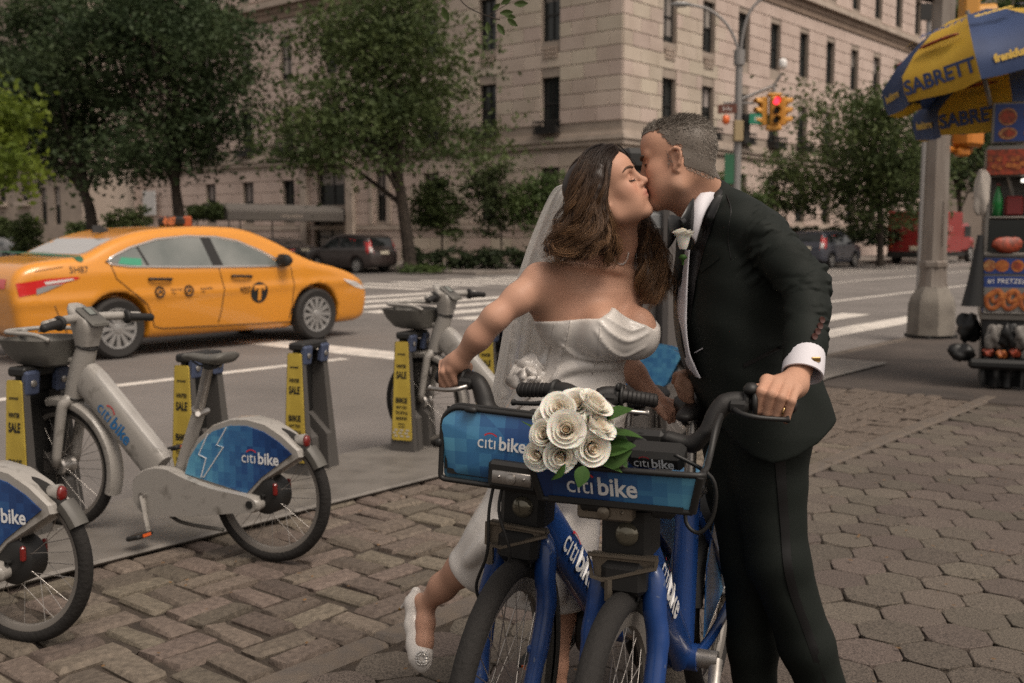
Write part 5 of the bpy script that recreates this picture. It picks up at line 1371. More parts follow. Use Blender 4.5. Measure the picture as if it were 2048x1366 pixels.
    for z, x, lx, ly in ((.93, 1.037, .046, .046), (.97, 1.035, .052, .052), (1.01, 1.035, .062, .058), (1.05, 1.035, .074, .062), (1.085, 1.045, .072, .06), (1.10, 1.055, .058, .05)):
        rows.append([Vector((x+lx*math.copysign(abs(math.cos(a))**.55, math.cos(a)), ly*math.copysign(abs(math.sin(a))**.55, math.sin(a)), z+.035*math.copysign(abs(math.cos(a))**.55, math.cos(a))*(z-.93)/.17)) for a in [2*PI*i/20 for i in range(20)]])
    b = MB(); b.loft(rows); b.build('head_unit', m_bgrey, root, smooth=.9)
    Rs = Matrix.Rotation(-.62, 3, 'Y'); b = MB(); b.box((.995, 0, 1.072), (.145, .108, .02), Rs, bev=.009); b.build('console', m_bgreyD, root)
    b = MB(); b.box((1.012, 0, 1.096), (.062, .05, .004), Rs); b.build('screen', m_black, root); b = MB(); b.box((1.012, 0, 1.099), (.052, .038, .002), Rs); b.build('screen_glass', mat('lcd_grey', (.16, .17, .155), .3) if 'lcd_grey' not in MATS else MATS['lcd_grey'], root)
    b = MB(); b.tube(vcat([(.985, .30, 1.055), (1.01, .2, 1.062), (1.05, .07, 1.065), (1.05, -.07, 1.065), (1.01, -.2, 1.062), (.985, -.30, 1.055)], 5), .021, 12); b.build('handlebar', m_bgrey, root, smooth=3)
    for sg in (1, -1):
        b = MB(); b.tube([(.985, sg*.20, 1.056), (.975, sg*.26, 1.053), (.945, sg*.345, 1.045), (.942, sg*.352, 1.044)], [.022, .019, .019, .013], 12); b.torus((.985, sg*.215, 1.057), .024, .012, (-.3*1, sg, 0), 18, 8); b.build('grip', m_rub, root, smooth=1)
        b = MB(); b.tube([(1.0, sg*.2, 1.035), (1.02, sg*.25, 1.03), (.99, sg*.33, 1.03)], [.008, .006, .005], 6); b.build('brake_lever', m_alu, root)
    # basket
    rows = []
    for z, x0, x1, w in ((.83, 1.17, 1.34, .10), (.845, 1.13, 1.39, .14), (.90, 1.115, 1.44, .17), (.955, 1.11, 1.47, .185), (.962, 1.11, 1.475, .188)):
        rows.append([Vector(((x0+x1)/2+(x1-x0)/2*math.copysign(abs(math.cos(a))**.5, math.cos(a)), w*math.copysign(abs(math.sin(a))**.5, math.sin(a)), z+.02*math.sin(a)*0)) for a in [2*PI*i/32 for i in range(32)]])
    inn = [[p*1.0 for p in r] for r in rows[::-1]]
    for r in inn:
        c = sum(r, Vector())/len(r)
        for i in range(len(r)): r[i] = c+(r[i]-c)*.955+Vector((0, 0, .006 if r is not inn[0] else 0))
    b = MB(); b.loft(rows+inn); b.build('basket', m_bgreyD, root, smooth=.8)
    b = MB(); b.tube(vcat([(1.12, -.15, .965), (1.2, -.16, .99), (1.4, -.14, .995), (1.45, 0, .995), (1.4, .14, .995), (1.2, .16, .99), (1.12, .15, .965)], 5), .011, 8); b.box((1.44, 0, .985), (.03, .035, .04), bev=.006); b.build('basket_rail', m_bgrey, root, smooth=3)
    b = MB(); b.box((1.10, 0, .86), (.12, .07, .03), bev=.01); b.tube([(1.1, .03, .86), (1.13, .04, .74)], .008, 6); b.build('basket_bracket', m_bgrey, root)
    # fork, front mudguard
    b = MB()
    for sg in (1, -1): b.tube(vcat([(1.128, sg*.02, .675), (1.14, sg*.055, .655), (1.155, sg*.064, .60), (1.205, sg*.062, .345)], 4), [.03, .03, .031, .030, .029, .028, .027, .026, .026, .025, .024, .023, .022], 10)
    b.build('fork', m_bgrey, root, smooth=3)
    b = MB(); rib(b, arcpts((1.21, .335), .336, 78, 200, 18), .085, .008); b.build('front_mudguard', m_bgrey, root, smooth=.8)
    # seat
    b = MB(); b.tube([(.50, 0, .37), (.382, 0, .66)], [.03, .03], 14); b.build('seat_tube', m_bgrey, root, smooth=.8)
    b = MB(); b.tube([(.39, 0, .64), (.318, 0, .885)], .0235, 14); b.build('seat_post', m_alu, root, smooth=.8)
    b = MB(); b.torus((.382, 0, .66), .03, .009, (-.4, 0, 1), 18, 8); b.cyl((.36, .045, .645), (.33, .075, .66), .012, n=8); b.cyl((.35, -.02, .66), (.35, .06, .65), .013, n=8); b.build('seat_clamp', m_alu, root)
    saddle(root, .465, .20, .925, m_bgreyD)
    # cranks
    b = MB(); b.cyl((.63, -.1, .265), (.63, .125, .265), .016, n=10); b.build('crank_axle', m_alu, root)
    for sg, dx, dz in ((1, -.045, -.165), (-1, .05, .165)):
        b = MB(); e = Vector((.63+dx, sg*.13, .265+dz)); b.tube([(.63, sg*.115, .265), (.63+dx*.5, sg*.125, .265+dz*.5), e], [.019, .013, .013], 8, flat=.6); cr = b.build('crank', m_bgrey, root, smooth=.8)
        b = MB(); pedal(b, e+Vector((0, sg*.06, 0)), .25); b.build('pedal', [m_black, m_orefl], cr)
    b = MB(); b.tube(vcat([(.56, .03, .17), (.45, .05, .14), (.22, .06, .135)], 4), .009, 8); b.build('kickstand', m_bgreyD, root, smooth=3)
    return root
GG = 'grey electric bikes parked in the docks'
rc = at_z(545, 1122, 0.0); gy = math.radians(157.2)
g1 = grey_ebike(rc, gy, 'whole grey electric bike parked with its wheel in the leftmost dock', GG)
fw_ = at_y(129, 912, 5.1); 
g0 = copy_tree(g1); g0.location = at_z(50, 1283, 0); g0.rotation_euler = (0, 0, gy+math.radians(4)); g0['label'] = 'grey electric bike cut off by the left picture edge, its rear wheel showing'
g3 = copy_tree(g1); p_ = S(5.33, 3.83); g3.location = p_; g3.rotation_euler = (0, 0, gy-math.radians(6)); g3['label'] = 'grey electric bike behind the bride arm with its basket above a yellow dock'
# ---- docks on their steel plates
m_dock = mat('dock_plastic', (.070, .065, .061), .5, col2=(.075, .07, .066), nscale=6)
m_dockb = mat('dock_head_blue', (.055, .07, .12), .4); m_yel = mat('dock_panel_yellow', (.46, .34, .055), .5, col2=(.40, .29, .045), nscale=9)
m_plate2 = mat('rack_plate', (.17, .155, .14), .55, col2=(.11, .10, .09), nscale=7, ncon=(.4, .8), metal=.1, bump=.15, bscale=50, world=True)
pl = empty('rack_plate', (0, 0, 0)); pl['kind'] = 'structure'
for i in range(9):
    b = MB(); slab(b, -3.2+i*1.66, -3.2+(i+1)*1.66-.02, 4.33-.02*(i % 2), 5.24, .012, .036); b.build('steel_plate', m_plate2, pl, smooth=0)
def dock(s_, t_, label, group):
    root = empty('bike_dock', S(s_, t_, .036), ROT_A+math.radians(17), label, 'bike dock', group)
    def wall(x0, x1, x0t, x1t, yb0, yb1, yt0, yt1, h, name='side_wall'):
        b = MB(); R_ = lambda x0, x1, y0, y1, z: [Vector((x0, y0, z)), Vector((x1, y0, z)), Vector((x1, y1, z)), Vector((x0, y1, z))]
        b.loft([R_(x0, x1, yb0, yb1, 0), R_(x0+(x0t-x0)*.1, x1+(x1t-x1)*.1, yb0+(yt0-yb0)*.1, yb1+(yt1-yb1)*.1, h*.1), R_(x0t, x1t, yt0, yt1, h)]); return b.build(name, m_dock, root, smooth=0)
    wall(-.17, -.115, -.14, -.105, -.17, .14, -.085, .10, .80); wall(.10, .17, .085, .13, -.17, .14, -.075, .10, .80)
    b = MB(); b.loft([[Vector((x, y, z)) for x, y in ((-.14, ya), (.14, ya), (.14, ya+.04), (-.14, ya+.04))] for z, ya in ((0, .09), (.8, .05))]); b.build('back_wall', m_black, root, smooth=0)
    b = MB()
    for x0, x1 in ((-.116, -.05), (.045, .101)):
        b.loft([[Vector((x, y, z)) for x, y in ((x0, -.18), (x1, -.18), (x1, .1), (x0, .1))] if z < .1 else [Vector((x, y, zz)) for x, y, zz in ((x0, -.16, z), (x1, -.16, z), (x1, .1, z+.16), (x0, .1, z+.16))] for z in (0, .24)])
    b.build('wheel_guide', m_dock, root, smooth=0)
    b = MB(); b.box((0, 0, .845), (.275, .19, .05), bev=.012); b.box((0, .05, .78), (.2, .08, .1), bev=.01); b.build('dock_head', m_black, root)
    for x in (-.092, .092):
        b = MB(); b.box((x, -.082, .79), (.085, .06, .125), Matrix.Rotation(.18, 3, 'X'), bev=.01); hp = b.build('lock_cheek', m_dockb, root)
        b = MB(); b.lathe([(.018, 0), (.016, .004), (.001, .005)], (x, -.118, .785), (0, -1, 0), 14); b.build('key_disc', m_alu, hp, smooth=3)
    b = MB(); b.tube([(-.04, -.2, .0), (.08, -.2, 0)], .009, 6); b.build('foot_bar', m_alu, root)
    # yellow advertising panel on the side facing down the rack
    P = lambda a, h, off=.0: Vector((-.1685+.0315*(h/.8) if h > .08 else -.17+.003*h/.08, a, h))+Vector((-off, 0, .0))
    yb = lambda h: (-.155+.075*h/.8, .12-.035*h/.8)
    pts = [(.055, 0, 0)]; b = MB(); rows = []
    for h in (.085, .1, .3, .5, .7, .79, .805):
        y0, y1 = yb(h); ins_ = .012 if h in (.085, .805) else 0
        rows.append([P(y0+ins_, h, .004), P(y0+ins_, h, .012), P(y1-ins_, h, .012), P(y1-ins_, h, .004)])
    b.loft(rows); pn = b.build('advert_panel', m_yel, root, smooth=0)
    b = MB()
    for txt, h, sz in (('annual', .715, .022), ('WINTER', .625, .036), ('SALE', .56, .072), ('BIKE', .375, .055), ('NOT TOO', .325, .03), ('TO 5TH &', .285, .034), ('MADISON', .245, .03), ('details at', .205, .016), ('the kiosk', .185, .016)):
        y0, y1 = yb(h); w = .86*(y1-y0)
        ob = len(b.v); add_text(b, txt, (0, 0, 0), (1, 0, 0), (0, 1, 0), sz, bold=sz*.035)
        xs = [p[0] for p in b.v[ob:]]; kx = .86*w*(.92 if sz > .03 else .8 if sz > .02 else .5)/(max(xs)-min(xs)); ym = (y0+y1)/2
        b.v[ob:] = [tuple(P(ym-p[0]*kx, h+p[1]*.95, .0145)) for p in b.v[ob:]]
    b.build('advert_lettering', m_blackink, pn, smooth=0)
    b = MB()
    for i in range(9):
        h = .11+(i//3)*.022; y0, y1 = yb(h)
        q = y0+(y1-y0)*(.1+.3*(i % 3)+.08*(i//3 % 2)); b.add([P(q, h, .0145), P(q, h+.012, .0145), P(q+.045, h+.012, .0145), P(q+.045, h, .0145)], [(0, 1, 2, 3)])
    b.build('advert_blocks', mat('print_grey', (.45, .42, .36), .5) if 'print_grey' not in MATS else MATS['print_grey'], pn, smooth=0)
    return root
DG = 'bike docks along the kerb'
dk0 = dock(2.46, 5.03, 'bike dock holding the front wheel of the whole grey bike', DG); dk0.scale = (1, .56, .92)
for s_, lab in ((3.36, 'empty bike dock behind the saddle of the whole grey bike'), (4.12, 'empty bike dock standing free between two grey bikes'), (5.00, 'bike dock whose whole yellow sale panel shows beside the bride hand'), (5.84, 'bike dock mostly hidden by the bride arm and veil'), (1.45, 'bike dock at the left edge in front of the cut off grey bike')):
    q = copy_tree(dk0); q.scale = (1, .56, .9); q.location = S(s_, 5.03, .036); q['label'] = lab

# ================================================================ blue pedal bikes
def blue_bike(loc, rz, label, variant, steer=0.0, group='blue pedal bikes', crank_a=0.3, bars=None):
    root = empty('blue_bicycle', loc, rz, label, 'bicycle', group)
    R = .338; FX = 1.10; DZ, BW = (.050, .84) if variant == 1 else (.034, .93)
    def lowbar(mb):
        out = []
        for x, y, z in mb.v:
            f = min(1, max(0, (z-.985)/.10)); f = f*f*(3-2*f); g = min(1, max(0, (abs(y)-.11)/.08)); out.append((x, y*(1-(1-BW)*g)-(.032*g if variant == 1 else 0), z-DZ*f))
        mb.v = out; return mb
    HT, HB_ = Vector((.90, 0, .93)), Vector((.985, 0, .70))
    ax_ = (HT-HB_).normalized(); Mst = Matrix.Translation(HB_) @ Matrix.Rotation(steer, 4, ax_) @ Matrix.Translation(-HB_)
    def fb(mb, *a, **k): return mb.xf(Mst).build(*a, **k)
    bikewheel(root, (0, 0, R), R, .027, nsp=32, hubr=.04, hubw=.11, sr=.0014)
    bikewheel(root, (FX, 0, R), R, .028, nsp=32, hubr=.032, hubw=.085, sr=.0016, steer=Mst, rimd=.034)
    # fork: crown and two flattened blades with small lugs
    b = MB()
    for sg in (1, -1):
        b.tube(vcat([(.99, sg*.03, .715), (1.005, sg*.058, .69), (1.02, sg*.066, .62), (1.03, sg*.076, .555), (1.065, sg*.074, .45), (1.10, sg*.066, R)], 5), [.026]*11+[.025]*5+[.023]*5+[.02]*5, 12, flat=1.15); b.box((1.10, sg*.065, R-.02), (.035, .012, .06), bev=.005)
        b.box((1.068, sg*.062 if sg > 0 else -.088, .455), (.022, .03, .02), bev=.004)
    b.box((.995, 0, .725), (.07, .11, .045), bev=.015); fb(b, 'fork', m_bblue, root, smooth=1.0)
    # black lamp tower, lens, bronze wedge
    b = MB(); b.box((.985, 0, .80), (.11, .115, .13), bev=.014); b.box((1.01, 0, .70), (.11, .105, .08), bev=.016); tw = fb(b, 'lamp_housing', m_black, root)
    b = MB(); b.lathe([(.027, 0), (.026, .006), (.015, .010), (.001, .011)], (1.04, .005, .80), (1, 0, .12), 20); fb(b, 'headlamp', m_clear, root, smooth=3)
    b = MB()
    pts = [(-.078, .755), (.074, .752), (.078, .742), (-.04, .695), (-.078, .70)] if variant == 1 else [(.078, .755), (-.078, .752), (-.07, .70), (-.045, .695), (.076, .735)]
    tri = [Vector((1.062, y, z)) for y, z in pts]; b.tube(tri+[tri[0]], .006, 6); b.loft([[Vector((x, p.y*.97, p.z)) for p in tri] for x in (1.03, 1.05)])
    b.tube([(1.062, -.068 if variant == 1 else -.03, .70), (1.062, -.066 if variant == 1 else -.03, .65)], .010, 6); fb(b, 'lock_wedge', m_brass, root, smooth=.6)
    # mudguards
    b = MB(); rib(b, arcpts((FX, R), R+.012, 100, 198, 18), .072, .006); fb(b, 'front_mudguard', m_black, root, smooth=.8)
    b = MB(); rib(b, arcpts((0, R), R+.016, 10, 175, 22), .075, .006); b.build('rear_mudguard', m_black, root, smooth=.8)
    # frame
    b = MB(); b.tube([HB_+ax_*-.01, HT], .033, 16); b.build('head_tube', m_bblue, root, smooth=.8)
    def oval(mb, a, c, h0, h1, w):
        a = Vector(a); c = Vector(c); d = (c-a).normalized(); n_ = Vector((-d.z, 0, d.x)); rows = []
        for f in (0, .1, .3, .6, 1): rows.append([a.lerp(c, f)+n_*(h0+(h1-h0)*f)*math.cos(q)+Vector((0, w*math.sin(q), 0)) for q in [2*PI*i/18 for i in range(18)]])
        mb.loft(rows); return d, n_
    b = MB(); d_, n_ = oval(b, (.965, 0, .80), (.44, 0, .30), .062, .058, .036); b.build('down_tube', m_bblue, root, smooth=1)
    lg = MB(); cc = Vector((.965, 0, .80)).lerp(Vector((.44, 0, .30)), .42); ns = n_ if n_.z > 0 else -n_
    for sg in (1, -1):
        def fn(x, y, sg=sg):
            h = y*1.0-.004; yy = .0368*math.sqrt(max(0, 1-(h/.062)**2))+.0045
            return tuple(cc+d_*(x*sg)+ns*h*1.0+Vector((0, yy*sg, 0)))
        if sg > 0: citi(lg, fn, .092)
        else: citi(lg, lambda x, y: tuple(cc-d_*x*1.0*-1*-1+ns*(y-.004)+Vector((0, -(.0368*math.sqrt(max(0, 1-((y-.004)/.062)**2))+.0045), 0))), .092)
    lg.build('logo', [m_logo, m_logor], root, smooth=0)
    b = MB(); b.tube([(.44, 0, .27), (.365, 0, .74)], [.036, .034], 16); b.build('seat_tube', m_bblue, root, smooth=.8)
    b = MB(); b.cyl((.44, -.05, .29), (.44, .05, .29), .038, n=18); b.tube(vcat([(.43, .05, .30), (.3, .065, .31), (.02, .075, R)], 4), .015, 8); b.tube(vcat([(.43, -.05, .30), (.3, -.065, .31), (.02, -.075, R)], 4), .015, 8)
    for sg in (1, -1): b.tube([(.37, sg*.03, .68), (.02, sg*.075, R+.01)], .011, 8)
    b.build('rear_stays', m_bblue, root, smooth=.8)
    gp = [(.36, .32), (.34, .52), (.24, .63), (.1, .70), (0, .712), (-.1, .70), (-.19, .66), (-.08, .45), (.02, .38)]
    for sg in (1, -1):
        b = MB(); b.prism(gp, (0, sg*.052, 0), (1, 0, 0), (0, 0, 1), .004); b.build('wheel_guard', m_mosC, root, smooth=0)
    b = MB(); b.box((-.345, 0, .55), (.03, .05, .03), bev=.006); b.build('tail_lamp', m_pink, root)
    cg = [tuple(p) for p in catmull([(.54, .29), (.52, .36), (.44, .385), (.2, .37), (.0, .37), (-.03, .34), (0, .305), (.25, .255), (.42, .21), (.52, .23)], 3, True)]
    b = MB(); b.prism(cg, (0, -.05, 0), (1, 0, 0), (0, 0, 1), .028, bev=.008); b.build('chain_guard', m_black, root)
    b = MB(); b.tube([(.372, 0, .70), (.325, 0, .95)], .0165, 14); b.build('seat_post', m_alu, root, smooth=.8)
    b = MB(); b.torus((.366, 0, .735), .034, .008, (-.16, 0, 1), 18, 8); b.cyl((.33, .03, .735), (.30, .055, .74), .010, n=8); b.build('seat_clamp', m_alu, root)
    saddle(root, .46, .18, .985, m_rub)
    for sg in (1, -1):
        a = crank_a+(PI if sg < 0 else 0); e = Vector((.44+.17*math.cos(a), sg*.115, .29+.17*math.sin(a)))
        b = MB(); b.cyl((.44, sg*.04, .29), (.44, sg*.105, .29), .026, n=14); b.tube([(.44, sg*.1, .29), e], [.02, .014], 10, flat=.7); cr = b.build('crank', m_alu, root, smooth=.8)
        b = MB(); pedal(b, e+Vector((0, sg*.065, 0)), .2); b.build('pedal', [m_black, m_orefl], cr)
    # stem and bars: two thick rubber arms rising behind the basket
    b = MB(); b.tube([HT, HT+ax_*.07], .028, 14); b.box(HT+ax_*.065, (.055, .11, .04), bev=.012); fb(b, 'stem', m_black, root)
    for sg in (1, -1):
        b = MB(); b.tube(vcat([(.885, sg*.05, 1.0), (.885, sg*.115, .985), (.885, sg*.155, 1.03), (.875, sg*.175, 1.085), (.862, sg*.205, 1.115), (.848, sg*.25, 1.118)], 6), [.022]*6+[.024]*6+[.0255]*6+[.025]*6+[.023]*6+[.017], 14); arm = fb(lowbar(b), 'handlebar_arm', m_rub, root, smooth=3)
        b = MB(); b.tube([(.848, sg*.245, 1.118), (.83, sg*.325, 1.113)], .0125, 12); fb(lowbar(b), 'bar_end', m_alu, root)
        b = MB(); b.tube([(.846, sg*.252, 1.117), (.842, sg*.262, 1.117), (.840, sg*.272, 1.117), (.82, sg*.36, 1.11), (.818, sg*.366, 1.11)], [.020, .021, .0175, .018, .012], 14)
        for q in range(7):
            f = q/6; c = Vector((.838, sg*.28, 1.1165)).lerp(Vector((.821, sg*.355, 1.1105)), f); b.torus(c, .0172, .0022, (-.2, sg, 0), 14, 5)
        fb(lowbar(b), 'grip', m_rub, root, smooth=1)
        b = MB(); b.torus((.848, sg*.248, 1.118), .021, .008, (-.2, sg, 0), 18, 8); b.box((.87, sg*.235, 1.11), (.04, .05, .03), bev=.008); fb(lowbar(b), 'lever_clamp', m_black, root)
        b = MB(); b.tube(vcat([(.885, sg*.225, 1.105), (.905, sg*.25, 1.098), (.905, sg*.29, 1.092), (.885, sg*.345, 1.088), (.880, sg*.356, 1.088)], 4), [.007]*4+[.0065]*4+[.006]*4+[.006, .007, .009, .0095, .009], 8)
        fb(lowbar(b), 'brake_lever', m_alu if (variant == 1) else m_black, root, smooth=3)
    if variant == 2:
        b = MB(); b.torus((.852, .27, 1.118), .026, .007, (-.2, 1, 0), 20, 8); b.lathe([(.001, 0), (.017, .002), (.02, .012), (.012, .022), (.001, .024)], (.86, .262, 1.14), (.2, 0, 1), 16); fb(lowbar(b), 'bell', m_black, root, smooth=3)
    else:
        b = MB(); b.torus((.846, .262, 1.117), .026, .006, (-.2, 1, 0), 20, 8); b.box((.86, .255, 1.142), (.03, .012, .02), bev=.004); fb(lowbar(b), 'shift_ring', m_black, root, smooth=1)
    # basket
    if variant == 1:
        w, z0, z1, xf = .180, .865, 1.045, 1.125
        def rr(w, z0, z1, r, rb=.012, n=6):
            P_ = []
            for cx_, cz_, a0, r_ in ((w-r, z1-r, 0, r), (-w+r, z1-r, 90, r), (-w+rb, z0+rb, 180, rb), (w-rb, z0+rb, 270, rb)):
                P_ += [(cx_+r_*math.cos(math.radians(a0+90*i/n)), cz_+r_*math.sin(math.radians(a0+90*i/n))) for i in range(n+1)]
            return P_
        face = rr(w, z0, z1, .045)
        xx = lambda z: xf+.012*math.sin((z-z0)/(z1-z0)*PI)-(.02 if z < z0+.02 else 0)
        b = MB(); n_r = len(face); cen = (0, (z0+z1)/2); V = []
        for q in (1, .75, .5, .25): V += [(xx(cen[1]+(p[1]-cen[1])*q), cen[0]+(p[0]-cen[0])*q, cen[1]+(p[1]-cen[1])*q) for p in face]
        V.append((xx(cen[1]), 0, cen[1])); k_ = 3*n_r
        b.add(V, [(i*n_r+j, i*n_r+(j+1) % n_r, (i+1)*n_r+(j+1) % n_r, (i+1)*n_r+j) for i in range(3) for j in range(n_r)]+[(k_+j, k_+(j+1) % n_r, len(V)-1) for j in range(n_r)])
        pn = fb(b, 'basket_front', m_mosA, root, smooth=3)
        b = MB(); b.tube([(xf+.0, p[0]*1.01, p[1]) for p in face], .0068, 8, closed=True); 
        up_ = [p for p in face if p[1] > z0+.03]
        b.tube([(xf-.02, p[0]*1.03, p[1]+.004) for p in up_], .005, 8)
        b.box((xf+.004, -.105, z1), (.03, .03, .014), bev=.004); b.box((xf-.0, -w-.006, .955), (.03, .014, .02), bev=.004)
        fb(b, 'basket_frame', m_black, root, smooth=1)
        b = MB()
        for sg in (1, -1): b.loft([[Vector((x, sg*(w-.006-(.02 if x < 1 else 0)), z)) for z in (zz0, zz1)]+[Vector((x, sg*(w-.012-(.02 if x < 1 else 0)), z)) for z in (zz1, zz0)] for x, zz0, zz1 in ((.96, .90, .97), (1.05, .89, 1.0), (1.12, .89, 1.045))])
        b.box((1.04, 0, .887), (.17, .33, .012)); fb(b, 'basket_sides', m_black, root, smooth=0)
        b = MB(); b.box((xf+.018, .015, .902), (.03, .125, .066), bev=.008); lh = fb(b, 'light_unit', m_black, root)
        b = MB(); b.box((xf+.034, .015, .898), (.006, .10, .032), bev=.003); b.lathe([(.013, 0), (.012, .006), (.004, .009), (.001, .009)], (xf+.037, .015, .898), (1, 0, 0), 16); b.lathe([(.004, 0), (.001, .003)], (xf+.037, .046, .90), (1, 0, 0), 8); b.lathe([(.004, 0), (.001, .003)], (xf+.037, -.016, .90), (1, 0, 0), 8); fb(b, 'light_lens', m_alu, lh, smooth=.8)
        lg = MB(); citi(lg, lambda x, y: (xf+.0155, x-.022, .972+y), .045); fb(lg, 'logo', [m_logo, m_logor], pn, smooth=0)
        b = MB()
        for y_ in (-.055, -.03): b.tube(vcat([(1.07, y_, .89), (1.1, y_-.005, .8), (1.1, -.06 if y_ < -.04 else .0, .69), (1.06, -.10 if y_ < -.04 else -.05, .58), (1.04, -.07, .50)], 6), .0042, 8)
        fb(b, 'brake_cable', m_black, root, smooth=3)
    else:
        xf = 1.135; w0, w1 = .168, .188; zb, zf, zr = .885, .968, 1.035
        row = lambda x, w, z: [Vector((x, -w, z)), Vector((x, w, z))]
        b = MB()
        def panel(P4, th=.006):
            P4 = [Vector(p) for p in P4]; nn_ = (P4[1]-P4[0]).cross(P4[2]-P4[0]).normalized()*th
            return P4, [p-nn_ for p in P4]
        fr = [(xf-.012, -w0, zb), (xf-.012, w0, zb), (xf+.012, w1, zf), (xf+.012, -w1, zf)]
        a, c = panel(fr); b.loft([a, c]); pn = fb(b, 'basket_front', m_mosB, root, smooth=0)
        for sg in (1, -1):
            sd_ = [(xf-.014, sg*w0, zb), (.955, sg*(w0-.02), zb+.02), (.93, sg*(w1+.0), zr+.025), (.985, sg*(w1+.003), zr+.005), (1.05, sg*(w1+.003), zf+.02), (xf+.010, sg*w1, zf)]
            b = MB(); A = [Vector(p) for p in sd_]; B = [p-Vector((0, sg*.006, 0)) for p in A]; b.loft([A, B]); fb(b, 'basket_side', m_mosB, root, smooth=0)
        b = MB(); b.box((1.04, 0, zb+.004), (.18, .30, .012)); fb(b, 'basket_floor', m_black, root)
        b = MB(); top = [(.93, -w1, zr+.027), (.985, -w1, zr+.008), (1.05, -w1, zf+.022), (xf-.02, -w1, zf+.004), (xf+.013, -w1+.03, zf+.002), (xf+.013, w1-.03, zf+.002), (xf-.02, w1, zf+.004), (1.05, w1, zf+.022), (.985, w1, zr+.008), (.93, w1, zr+.027)]
        b.tube(vcat(top, 5), .007, 8)
        for sg in (1, -1): b.tube([(xf+.01, sg*w1, zf), (xf-.013, sg*w0, zb)], .009, 8)
        b.tube([(xf-.012, -w0, zb), (xf-.012, w0, zb)], .007, 8); b.tube([(.94, -.15, zb+.02), (.93, -w1, zr+.025)], .008, 6); b.tube([(.94, .15, zb+.02), (.93, w1, zr+.025)], .008, 6)
        for y_ in (-.06, .1): b.box((1.06, y_, zb-.012), (.1, .05, .025), bev=.006)
        fb(b, 'basket_frame', m_black, root, smooth=1)
        b = MB(); b.box((1.085, -.03, .862), (.04, .125, .038), bev=.005); b.lathe([(.016, 0), (.014, .006), (.004, .010), (.001, .01)], (1.105, -.03, .862), (1, 0, 0), 16); b.lathe([(.005, 0), (.001, .003)], (1.105, .01, .864), (1, 0, 0), 8); b.lathe([(.005, 0), (.001, .003)], (1.105, -.07, .864), (1, 0, 0), 8); fb(b, 'light_unit', m_brass, root, smooth=.6)
        lg = MB(); citi(lg, lambda x, y: (xf-.012+.024*((.925+y-zb)/(zf-zb))+.002, x-.028, .925+y), .058); fb(lg, 'logo', [m_logo, m_logor], pn, smooth=0)
        b = MB(); b.box((.95, .05, .965), (.06, .13, .05), Matrix.Rotation(.5, 3, 'Y'), bev=.012); cm = fb(b, 'display_box', m_black, root)
        lg = MB(); citi(lg, lambda x, y: (.988+y*.4, x+.05, .952+y*.9), .034); fb(lg, 'display_logo', [m_logo, m_logor], cm, smooth=0)
        b = MB(); b.tube(vcat([(1.0, .10, .98), (.98, .18, .93), (.97, .185, .85), (.97, .155, .80), (.96, .12, .82), (.95, .12, .9)], 6), .0048, 8); fb(b, 'brake_cable', m_black, root, smooth=3)
    return root
def place_bike(wtop, y, psi):
    """front hub under picture point wtop at depth y, heading psi degrees left of the camera"""
    h = at_y(wtop[0], wtop[1], y); f = Vector((-math.sin(math.radians(psi)), -math.cos(math.radians(psi)), 0)); r = Vector((h.x, h.y, 0))-f*1.10
    return r, math.atan2(f.y, f.x)
l1, r1 = place_bike((1008, 1143), 2.52, 29)
bk1 = blue_bike(l1, r1, 'blue pedal bike at the bride side with tall front panel above its wheel', 1, math.radians(9), crank_a=2.6)
l2, r2 = place_bike((1234, 1182), 2.27, 21.5)
bk2 = blue_bike(l2, r2, 'blue pedal bike held by the groom carrying the bouquet in its open basket', 2, 0.0, crank_a=-.6)
b3 = copy_tree(bk2); b3.location = S(6.17, 3.85); b3.rotation_euler = (0, 0, gy-math.radians(4)); b3['label'] = 'blue pedal bike parked in a dock far behind the bride'
# ================================================================ the couple
m_skinB = mat('skin_bride', (.36, .19, .125), .50, attr='Col', spec=.25, bump=.06, bscale=380)
m_skinG = mat('skin_groom', (.30, .14, .085),   .52, attr='Col', spec=.25, bump=.10, bscale=300)
m_satin = mat('white_satin', (.60, .565, .53), .24, spec=.6)
m_hairB = mat('brown_hair', (.05, .03, .02), .42, attr='Col', spec=.4)
m_hairG = mat('grey_hair', (.2, .18, .16), .5, attr='Col', spec=.35)
m_suit = mat('dark_green_suit', (.0100, .0132, .0112), .70, col2=(.0075, .0100, .0085), nscale=300, bump=.10, bscale=700, spec=.22)
m_lapel = mat('black_satin', (.0055, .0055, .006), .38, spec=.5)
m_shirt = mat('white_shirt', (.62, .60, .64), .7)
m_btn = mat('brown_button', (.07, .03, .025), .3)
m_gem = mat('crystal', (.75, .73, .70), .08, metal=.7)
m_gold = mat('gold', (.55, .36, .16), .2, metal=1.0)
m_petal = mat('white_petal', (.66, .60, .46), .55, attr='Col', spec=.25, sss=.35)
m_rleaf = leaf_mat('rose_leaf', (.035, .085, .018), (.06, .12, .03), .25, 20)
m_lash = mat('lash_dark', (.015, .009, .007), .6)
m_brow = mat('brow_brown', (.075, .038, .022), .7)
m_shoeB = mat('black_leather', (.012, .012, .012), .3)

